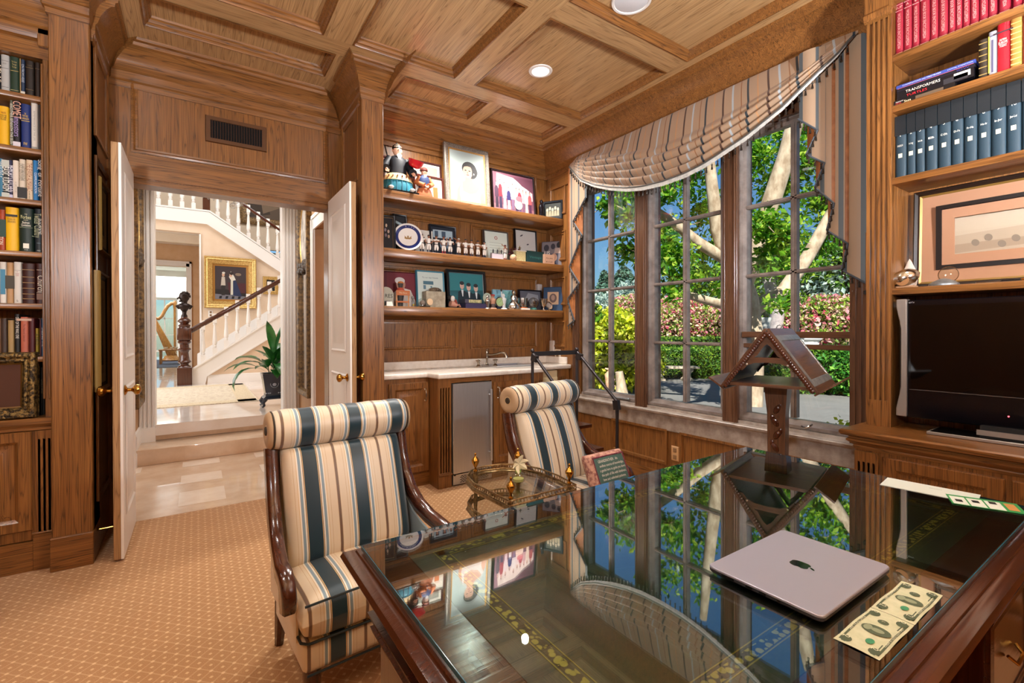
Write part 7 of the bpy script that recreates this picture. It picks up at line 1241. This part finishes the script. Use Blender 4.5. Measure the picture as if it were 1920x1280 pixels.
P('column', MB().lathe((hx+.20, hy, .45), [(.06, 0), (.045, .1), (.035, .3), (.035, 1.5), (.05, 1.62), (.06, 1.70), (.03, 1.76)], 14), HC, t); P('neck', MB().tube([(hx+.20, hy, 2.12), (hx+.12, hy, 2.13), (hx+.02, hy, 2.04), (hx-.06, hy, 1.88), (hx-.13, hy, 1.72), (hx-.21, hy, 1.64), (hx-.30, hy, 1.66), (hx-.36, hy, 1.74)], [.055, .06, .055, .05, .05, .055, .05, .04], 10), HC, t, smooth=70)
b = MB().prism([(hx-.40, 1.68), (hx-.28, 1.66), (hx+.26, .50), (hx+.0, .46)], (0, hy-.08, 0), X, Z, Y, .16); P('soundbox', b, HC, t, bev=.03, seg=2); P('base', MB().lathe((hx+.10, hy, .31), [(.22, 0), (.25, .04), (.20, .10), (.16, .18)], 18, sy=.7), HC, t); b = MB(); [b.tube([(hx-.26+.04*k, hy, 1.66+.03*k-.6*(.04*k)*0), (hx-.18+.033*k, hy, 1.46-.074*k)], .003, 4) for k in range(11)]; P('string', b, col('#d8cfb8', .5), t)
t = T('low_table', 'small wooden table with china before the harp', 'table', (-.62, 16.6, .31)); P('top', MB().box(-.90, 16.4, .70, -.36, 16.9, .74), HC, t, bev=.008); 
for x in (-.86, -.42):
    for yy in (16.44, 16.86): P('leg', MB().beam((x, yy, .31), (x, yy, .70), .05, .05), HC, t)
for k, x in enumerate((-.74, -.60, -.50)): tag(P('china_cup', MB().lathe((x, 16.6, .74), [(.02, 0), (.045, .03), (.05, .06), (.045, .06), (.018, .01)], 12), col('#d5d8d2', .2)), ['first', 'second', 'third'][k]+' white china cup from the left on the small table', 'cup', 'china on the low table')
tag(P('music_room_rug', MB().box(-3, 15.0, .311, .2, 19.2, .32), noisy('indigo_rug', hexc('#1c2230'), hexc('#4a5264'), 14, .95, stretch=(2, 14, 1))), 'dark blue patterned rug under the harp', 'rug')
def rugm():
    mt, t, b = newmat('faded_rug'); L = t.links.new; tc = N_(t, 'ShaderNodeTexCoord'); mp = N_(t, 'ShaderNodeMapping'); L(tc.outputs['Object'], mp.inputs[0]); mp.inputs['Scale'].default_value = (4, 7, 1); n = N_(t, 'ShaderNodeTexNoise', i2=3.2, i3=6.0, i4=.7); L(mp.outputs[0], n.inputs[0])
    r = ramp(t, [(.3, hexc('#a9937f')), (.42, hexc('#d8cbb2')), (.5, hexc('#e3dac6')), (.58, hexc('#c9b7a0')), (.66, hexc('#b7a59a')), (.75, hexc('#dccfb4'))]); L(n.outputs[0], r.inputs[0]); L(r.outputs[0], b.inputs['Base Color']); setp(b, rough=.95, spec=.1); return mt
t = T('hall_rug', 'pale faded floral rug on the hall floor', 'rug', (-.8, 8.4, .311)); P('field', MB().box(-2.4, 7.17, .311, .69, 9.68, .319), rugm(), t); b = MB(); bw = .22
for x0, y0, x1, y1 in ((-2.38, 7.19, .67, 7.19+bw), (-2.38, 9.66-bw, .67, 9.66), (.67-bw, 7.19, .67, 9.66)): b.box(x0, y0, .319, x1, y1, .3198)
P('border', b, noisy('rug_border', hexc('#cbb58f'), hexc('#e2d6bb'), 16, .95, stretch=(3, 3, 1)), t)
# ---- planter
c = Vector((.80, 6.62, .31)); t = T('planter', 'square blue-black footed planter beside the hall opening', 'planter', c); NV = col('#1e2534', .22, 0, .5, .3); g = MB().lathe(c, [(.165, .095), (.175, .11), (.15, .125), (.135, .14), (.14, .15), (.135, .16), (.185, .40), (.19, .415), (.17, .415), (.15, .38), (0, .38)], 4); P('pot', g, NV, t, smooth=20)
for sx in (-1, 1):
    for sy in (-1, 1): P('foot', MB().tube([c+Vector((sx*.10, sy*.10, .10)), c+Vector((sx*.13, sy*.13, .06)), c+Vector((sx*.115, sy*.115, .02)), c+Vector((sx*.135, sy*.135, .008))], [.028, .022, .016, .012], 8), NV, t)
b = MB(); cc = c+Vector((0, -.108, .285)); b.tube([cc+Vector((.045*math.cos(a), -.004+.0*a, .045*math.sin(a))) for a in [i*2*PI/18 for i in range(18)]], .004, 5, True); b.ball(cc+Vector((0, -.004, 0)), .026, .004, .028, 8)
for sx in (-1, 1):
    for k in range(3): b.ball(c+Vector((sx*(.09-.022*k), -.104, .172)), .009, .004, .009, 6)
P('silver_motif', b, col('#9aa3b3', .3, .4), t); tag(bpy.data.objects.new('x', None), 'x', 'x') if 0 else None
pt_ = T('peace_lily', 'broad-leaved green houseplant growing in the square planter', 'plant', c+Z*.38); random.seed(11); b = MB()
def leaf_blade(mb, base, az, tilt, L_, w, droop):
    d = Vector((math.cos(az), math.sin(az), 0)); s_ = Vector((-math.sin(az), math.cos(az), 0)); pts = []; p = Vector(base); a = tilt; n = 9; P_ = []; 
    for i in range(n+1):
        v = i/n; ww = w*(math.sin(PI*max(0, (v-.32)/.68))**.75 if v > .32 else .045)
        nn = Vector((-d.x*math.sin(a), -d.y*math.sin(a), math.cos(a)))
        P_ += [p-s_*ww/2+nn*ww*.18, p, p+s_*ww/2+nn*ww*.18]; p = p+(d*math.cos(a)+Z*math.sin(a))*(L_/n); a -= droop/n
    mb.add(P_, [(i*3+j, i*3+j+1, i*3+4+j, i*3+3+j) for i in range(n) for j in (0, 1)])
for k in range(34): leaf_blade(b, c+Vector((random.uniform(-.05, .05), random.uniform(-.05, .05), .38)), random.uniform(0, 2*PI), random.uniform(.75, 1.45), random.uniform(.34, .66), random.uniform(.085, .13), random.uniform(.8, 2.3))
leaf_blade(b, c+Vector((-.04, -.04, .38)), PI+.2, .9, .62, .12, 2.9); leaf_blade(b, c+Vector((.0, 0, .38)), .2, 1.5, .80, .13, .4); leaf_blade(b, c+Vector((.02, 0, .38)), 1.9, 1.5, .74, .12, .5)
P('foliage', b, noisy('lily_leaf', hexc('#12451c'), hexc('#2f7a2c'), 9, .3, coat=.2), pt_, smooth=80, rec=False, kind='stuff'); P('soil', MB().lathe(c+Z*.375, [(.14, 0), (0, .006)], 4), col('#1c140e', .9), pt_)
# ---- chandelier
ch = py(432, 388, 8.0); t = T('chandelier', 'crystal chandelier hanging just behind the door header', 'chandelier', (ch.x, 8.0, ch.z+.55)); random.seed(9); CR = clear('crystal', (.93, .95, .97), 1.55, 2.2, base=.10); P('frame', MB().lathe((ch.x, 8.0, ch.z+.16), [(.05, 0), (.30, .04), (.32, .06), (.06, .10), (.05, .5)], 20), col('#5d5a58', .3, .8), t)
for k in range(34):
    a = k*2.399; r = .10+.34*((k % 7)/6); p = Vector((ch.x+r*math.cos(a), 8.0+r*math.sin(a)*.9, ch.z+.02+.10*random.random()+.10*(r/.44)**2)); P('crystal_drop', MB().lathe(p, [(0, 0), (.012, .012), (.019, .035), (.012, .065), (.004, .085), (.006, .092), (0, .10)], 6), CR, t, smooth=0)
P('ball_drop', MB().ball((ch.x+.03, 7.9, ch.z+.0), .045, n=10), CR, t, smooth=0); b = MB()
for k in range(10):
    a0, a1 = k*PI/5, (k+1)*PI/5
    for j in range(9): f = j/8; a = a0+(a1-a0)*f; b.ball((ch.x+.36*math.cos(a), 8.0+.34*math.sin(a), ch.z+.26-.07*math.sin(PI*f)), .009, n=6)
P('bead_chain', b, CR, t, kind='stuff')
# ================================================================== the garden
def K(u, v, d): return CAM + (FW + RT*((u-960)/FPX) - UP*((v-CYP)/FPX))*d
GZ = -.30
def leafmat(name, stops, trans=.45):
    mt, t, b = newmat(name); L = t.links.new; g = N_(t, 'ShaderNodeNewGeometry'); r = ramp(t, [(p, hexc(c)) for p, c in stops]); L(g.outputs['Random Per Island'], r.inputs[0]); L(r.outputs[0], b.inputs['Base Color']); setp(b, rough=.5, spec=.3)
    tr = N_(t, 'ShaderNodeBsdfTranslucent'); L(r.outputs[0], tr.inputs[0]); mx = N_(t, 'ShaderNodeMixShader'); mx.inputs[0].default_value = trans; L(b.outputs[0], mx.inputs[1]); L(tr.outputs[0], mx.inputs[2]); L(mx.outputs[0], t.nodes['Material Output'].inputs[0]); return mt
GREEN = leafmat('tree_leaf', [(0, '#2a5a16'), (.35, '#4f8f20'), (.7, '#86b82e'), (1, '#c9dc55')], .55); HEDGE = leafmat('hedge_leaf', [(0, '#24401a'), (.5, '#4a7a26'), (1, '#8fae3a')], .3)
YEL = leafmat('yellow_shrub_leaf', [(0, '#5f7a14'), (.4, '#a8b81c'), (.75, '#d3d62a'), (1, '#e6e06a')], .4); DARKC = leafmat('conifer_leaf', [(0, '#1f3a2c'), (.6, '#3f6450'), (1, '#6f9486')], .2); SILV = leafmat('silver_leaf', [(0, '#5f7a78'), (.6, '#9ab0a8'), (1, '#cdd8c8')], .3)
FLOW = leafmat('bougainvillea', [(0, '#3a5f1c'), (.30, '#8fae3a'), (.48, '#d6d890'), (.55, '#e8c9b0'), (.68, '#e08a9a'), (.8, '#d0406a'), (.9, '#f0d8d0'), (1, '#c02c5a')], .35); BARK = noisy('pale_bark', hexc('#8f7a64'), hexc('#bfae98'), 9, .85, bump=.4, stretch=(1, 1, .5), dist=.02)
def leaves(mb, pts, sz, up=.3):
    V = []; F = []
    for p in pts:
        n = Vector((random.gauss(0, 1), random.gauss(0, 1), random.gauss(0, 1)+up)).normalized(); a = n.orthogonal().normalized(); a = Matrix.Rotation(random.uniform(0, 6.28), 3, n) @ a; b = n.cross(a); s = sz*random.uniform(.6, 1.25); k = len(V)
        V += [p-a*s*.55, p+b*s*.30+n*s*.08, p+a*s*.55, p-b*s*.30+n*s*.08]; F.append((k, k+1, k+2, k+3))
    mb.add(V, F)
def ell(c, rx, ry, rz, n, shell=.55):
    out = []
    for _ in range(n):
        d = Vector((random.gauss(0, 1), random.gauss(0, 1), random.gauss(0, 1))).normalized(); r = random.uniform(shell, 1.0)*random.uniform(.85, 1.08); out.append(Vector((c[0]+d.x*rx*r, c[1]+d.y*ry*r, c[2]+d.z*rz*r)))
    return out
ST('ground_patio', MB().box(3.3, -12, GZ-.1, 60, 60, GZ), noisy('grey_paving', hexc('#6f6d6b'), hexc('#787674'), 2, .8), 'pale grey garden paving outside the windows', 'ground')
random.seed(21)
def bush(name, lab, c, rx, ry, rz, n, sz, mt, cat, core='#22341a', lumps=0, shell=.75, stem=True, grp=None):
    t = T(name, lab, cat, (c[0], c[1], GZ), 0, grp); b = MB(); pts = ell(c, rx, ry, rz, n, shell)
    for k in range(lumps):
        a = random.uniform(0, 6.28); e = random.uniform(-.2, 1.2); q = (c[0]+rx*.75*math.cos(a)*math.cos(e), c[1]+ry*.75*math.sin(a)*math.cos(e), c[2]+rz*.75*math.sin(e)); pts += ell(q, rx*.38, ry*.38, rz*.36, n//(lumps*2)+20, .5)
    leaves(b, [p for p in pts if p.z > GZ+.03], sz); P('foliage', b, mt, t, smooth=0, rec=False, kind='stuff'); P('dark_core', MB().ball(c, rx*.72, ry*.72, rz*.72, 14), col(core, .95), t)  # solid dark core standing in for the shade inside the leaves
    if stem: P('stem', MB().tube([(c[0], c[1], GZ), (c[0], c[1], c[2])], [.07, .05], 8), BARK, t)
    return t
def hedge(lab, a, b_, z1, dep, n, sz, mt=HEDGE, core='#22381a', z0=GZ):
    a, b_ = Vector(a), Vector(b_); d = (b_-a).normalized(); o = Vector((-d.y, d.x, 0)); L = (b_-a).length; t = T('hedge', lab, 'hedge', ((a+b_)/2).to_tuple()[:2]+(z0,)); pts = []
    for _ in range(n):
        f = random.random(); x = random.uniform(0, L); z = random.uniform(z0, z1); e = random.gauss(0, .025)
        q = (x, -dep/2+e, z) if f < .55 else (x, random.uniform(-dep/2, dep/2), z1+e) if f < .9 else (random.choice((0, L))+e, random.uniform(-dep/2, dep/2), z)
        pts.append(a*1+d*q[0]+o*q[1]+Z*(q[2]-a.z))
    b = MB(); leaves(b, pts, sz, .5); P('foliage', b, mt, t, smooth=0, rec=False, kind='stuff'); b = MB(); b.obox((a+b_)/2+Z*((z0+z1)/2-a.z), d*(L/2-.04), o*(dep/2-.05), Z*((z1-z0)/2-.04)); P('dark_core', b, col(core, .95), t); return t  # dark block inside the hedge imitates its inner shade
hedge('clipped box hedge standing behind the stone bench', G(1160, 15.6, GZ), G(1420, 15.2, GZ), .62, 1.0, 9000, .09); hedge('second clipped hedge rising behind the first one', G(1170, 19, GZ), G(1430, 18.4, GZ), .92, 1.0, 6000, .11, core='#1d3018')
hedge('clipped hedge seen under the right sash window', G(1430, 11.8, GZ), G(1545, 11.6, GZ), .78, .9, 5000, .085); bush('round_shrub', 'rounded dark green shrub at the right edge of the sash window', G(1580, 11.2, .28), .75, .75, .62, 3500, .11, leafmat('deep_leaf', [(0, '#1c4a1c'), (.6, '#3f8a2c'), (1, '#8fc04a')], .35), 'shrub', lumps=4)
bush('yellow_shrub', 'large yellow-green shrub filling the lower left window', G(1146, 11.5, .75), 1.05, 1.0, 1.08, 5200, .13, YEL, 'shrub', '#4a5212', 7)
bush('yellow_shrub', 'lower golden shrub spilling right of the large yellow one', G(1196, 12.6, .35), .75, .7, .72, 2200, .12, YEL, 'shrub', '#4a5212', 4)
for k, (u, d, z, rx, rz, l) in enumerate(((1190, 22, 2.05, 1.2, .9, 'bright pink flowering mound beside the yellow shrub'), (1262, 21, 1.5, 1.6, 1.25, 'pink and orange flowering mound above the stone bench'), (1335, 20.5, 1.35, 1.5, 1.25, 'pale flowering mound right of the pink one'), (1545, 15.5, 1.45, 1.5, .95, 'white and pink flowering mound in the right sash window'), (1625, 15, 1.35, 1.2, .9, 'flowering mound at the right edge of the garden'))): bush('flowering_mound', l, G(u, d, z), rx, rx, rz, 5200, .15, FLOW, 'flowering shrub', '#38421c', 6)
# bench, urns, pedestals
SN = noisy('warm_stone', hexc('#b3a089'), hexc('#d3c4ae'), 8, .8); p = G(1262, 14.4, GZ); r_ = RT.copy(); r_.z = 0; r_.normalize(); f_ = Vector((-r_.y, r_.x, 0)); t = T('stone_bench', 'pale stone bench with scrolled legs before the hedge', 'bench', p); P('seat', MB().obox(p+Z*.40, r_*.75, f_*.2, Z*.035), SN, t, bev=.015, seg=2)
for sx in (-.42, .42):
    prof = [(-.15, 0), (.15, 0), (.15, .05), (.10, .09), (.075, .16), (.10, .24), (.15, .29), (.17, .33), (.15, .365), (-.15, .365), (-.17, .33), (-.15, .29), (-.10, .24), (-.075, .16), (-.10, .09), (-.15, .05)]; P('leg', MB().prism(prof, p+r_*sx-f_*.12, r_, Z, f_, .24), SN, t)
TERRA = noisy('terracotta', hexc('#b5896a'), hexc('#d3ad90'), 14, .8); p = G(1142, 9.2, GZ); t = T('garden_statue', 'terracotta bird statue before the yellow shrub', 'statue', p); P('column', MB().lathe(p, [(.16, 0), (.16, .06), (.10, .10), (.08, .35), (.11, .42), (.13, .46)], 16), TERRA, t); P('bird', MB().tube([p+Z*.46, p+Z*.58+r_*.02, p+Z*.68-r_*.03, p+Z*.78+r_*.02, p+Z*.80-r_*.08], [.07, .10, .06, .04, .015], 10), TERRA, t, smooth=70)
p = G(1166, 9.6, GZ); t = T('tree_fern_stump', 'short ringed stump at the foot of the yellow shrub', 'stump', p); P('trunk', MB().tube([p, p+Z*.2, p+Z*.45-r_*.02, p+Z*.7-r_*.06], [.17, .14, .10, .08], 12), BARK, t)
for u, d, z0, h, l in ((1434, 13.5, GZ, 1.9, 'tall white pedestal behind the tree trunk'), (1483, 14, .55, .55, 'left of two low white planters behind the tree'), (1512, 14.6, .5, .5, 'right of two low white planters behind the tree')):
    p = G(u, d, GZ); t = T('garden_pedestal', l, 'pedestal', p); w = .14 if h > 1 else .34; P('body', MB().lathe(p, [(w*1.2, 0), (w*1.2, .08), (w, .12), (w, h+z0-GZ-.12), (w*1.25, h+z0-GZ-.05), (w*1.25, h+z0-GZ)], 16), col('#d5d5d2', .7), t)
# ---- the big tree
t = T('garden_tree', 'large pale-barked tree spreading across the windows', 'tree', G(1405, 8.2, GZ)); b = MB(); D = 8.2
limbs = [([(1408, 760), (1412, 690), (1412, 620), (1405, 560), (1390, 520)], [.19, .17, .155, .15, .15], [8.2]*5), ([(1390, 520), (1366, 490), (1345, 430), (1335, 350), (1325, 260), (1318, 180)], [.14, .13, .12, .10, .085, .06], [8.2, 8.1, 8, 8, 7.9, 7.9]), ([(1366, 490), (1310, 455), (1260, 415), (1215, 385), (1165, 350)], [.10, .09, .075, .06, .035], [8.1, 8, 7.9, 7.8, 7.7]), ([(1398, 545), (1350, 570), (1300, 556), (1240, 540)], [.10, .085, .065, .03], [8.2, 7.9, 7.7, 7.6]), ([(1392, 530), (1412, 490), (1442, 390), (1475, 290), (1500, 190), (1520, 90)], [.17, .165, .15, .135, .12, .09], [8.2, 8, 7.8, 7.6, 7.5, 7.4]), ([(1412, 580), (1470, 545), (1515, 480), (1560, 400), (1610, 330)], [.14, .125, .11, .10, .07], [8.3, 8.3, 8.2, 8.1, 8])]
for pts, rs, ds in limbs: b.tube([K(u, v, d) for (u, v), d in zip(pts, ds)], rs, 12)
P('trunk', b, BARK, t, smooth=70); b = MB(); random.seed(31)
cl = [(1140, 385, 7.6, .30, 110), (1178, 400, 7.8, .45, 330), (1180, 470, 8.3, .42, 260), (1172, 350, 7.6, .38, 220), (1250, 365, 7.6, .30, 150), (1252, 480, 7.4, .50, 520), (1250, 440, 8.6, .55, 380), (1285, 520, 7.6, .40, 240), (1322, 390, 9, .60, 420), (1330, 470, 9, .6, 420), (1340, 540, 9.2, .5, 260), (1290, 330, 8.6, .55, 330), (1240, 330, 9, .5, 130), (1420, 290, 8.6, .55, 480), (1430, 420, 7.0, .40, 420), (1460, 340, 9, .65, 520), (1470, 440, 7.2, .42, 420), (1440, 490, 7.3, .38, 330), (1520, 300, 8.4, .55, 460), (1540, 380, 8.4, .5, 420), (1500, 240, 8.6, .6, 420), (1480, 560, 7.4, .22, 80), (1540, 460, 8.6, .45, 260), (1590, 420, 9, .55, 330), (1590, 330, 9, .6, 360), (1400, 240, 9, .7, 420), (1300, 260, 9, .7, 420), (1240, 250, 8.6, .5, 160), (1580, 240, 9, .7, 360), (1260, 550, 7.4, .25, 90), (1455, 570, 7.2, .2, 70), (1120, 590, 7.2, .14, 24), (1115, 575, 7.0, .10, 14)]
for u, v, d, r, n in cl: leaves(b, ell(K(u, v, d), r, r, r*.8, int(n*1.15), .15), .115, .6)
P('foliage', b, GREEN, t, smooth=0, rec=False, kind='stuff'); b = MB(); random.seed(8)
for u, v, d, r, n in cl[::2]:
    q = K(u, v, d)
    for k in range(4): e = q+Vector((random.uniform(-r, r), random.uniform(-r, r), random.uniform(-r, r)*.7)); b.tube([q, q.lerp(e, .5)+Z*.03, e], [.012, .008, .004], 5)
P('twig', b, BARK, t, kind='stuff')
p = G(1452, 15.5, GZ); t = T('garden_tree', 'second grey tree trunk standing further back in the garden', 'tree', p); P('trunk', MB().tube([p, p+Z*1.2, p+Z*2.2+r_*.1, p+Z*3.2-r_*.2, p+Z*4.4], [.26, .22, .22, .18, .12], 12), noisy('grey_bark', hexc('#8a8084'), hexc('#aaa0a0'), 8, .85), t, smooth=70); b = MB(); leaves(b, ell(p+Z*3.9, 1.7, 1.7, .9, 2600, .3), .16); P('foliage', b, GREEN, t, smooth=0, rec=False, kind='stuff')
# ---- background trees
def conifer(lab, u, d, z1, r, mt, n=1500, sz=.4):
    p = G(u, d, GZ); t = T('background_tree', lab, 'tree', p, 0, 'trees at the back of the garden'); pts = []
    for _ in range(n): f = random.random()**.7; a = random.uniform(0, 6.28); q = r*(1-f)**.7*random.uniform(.6, 1.1)+.1; pts.append(p+Vector((q*math.cos(a), q*math.sin(a), .6+(z1-GZ-.6)*f)))
    b = MB(); leaves(b, pts, sz); P('foliage', b, mt, t, smooth=0, rec=False, kind='stuff'); P('trunk', MB().tube([p, p+Z*(z1-GZ)*.9], [r*.25, .05], 8), BARK, t)
conifer('narrow dark conifer low in the left window', 1133, 46, 7.0, 1.6, DARKC); conifer('broad blue-green conifer right of the narrow one', 1170, 52, 8.2, 3.6, DARKC, 2200, .5); conifer('third dark conifer behind the flowering mounds', 1222, 56, 6.6, 3.0, DARKC, 1500, .5)
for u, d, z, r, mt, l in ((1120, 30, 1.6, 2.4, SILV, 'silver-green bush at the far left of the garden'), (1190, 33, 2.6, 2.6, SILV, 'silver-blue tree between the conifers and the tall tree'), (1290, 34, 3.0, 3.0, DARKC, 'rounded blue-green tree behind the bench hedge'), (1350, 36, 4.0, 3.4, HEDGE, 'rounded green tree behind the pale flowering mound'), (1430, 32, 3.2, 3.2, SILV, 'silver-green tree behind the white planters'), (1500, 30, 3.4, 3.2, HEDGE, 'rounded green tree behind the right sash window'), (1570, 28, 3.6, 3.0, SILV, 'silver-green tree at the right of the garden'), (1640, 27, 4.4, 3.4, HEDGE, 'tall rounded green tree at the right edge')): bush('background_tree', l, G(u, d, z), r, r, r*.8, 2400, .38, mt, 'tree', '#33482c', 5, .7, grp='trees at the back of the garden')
# ---- low planting below the windows
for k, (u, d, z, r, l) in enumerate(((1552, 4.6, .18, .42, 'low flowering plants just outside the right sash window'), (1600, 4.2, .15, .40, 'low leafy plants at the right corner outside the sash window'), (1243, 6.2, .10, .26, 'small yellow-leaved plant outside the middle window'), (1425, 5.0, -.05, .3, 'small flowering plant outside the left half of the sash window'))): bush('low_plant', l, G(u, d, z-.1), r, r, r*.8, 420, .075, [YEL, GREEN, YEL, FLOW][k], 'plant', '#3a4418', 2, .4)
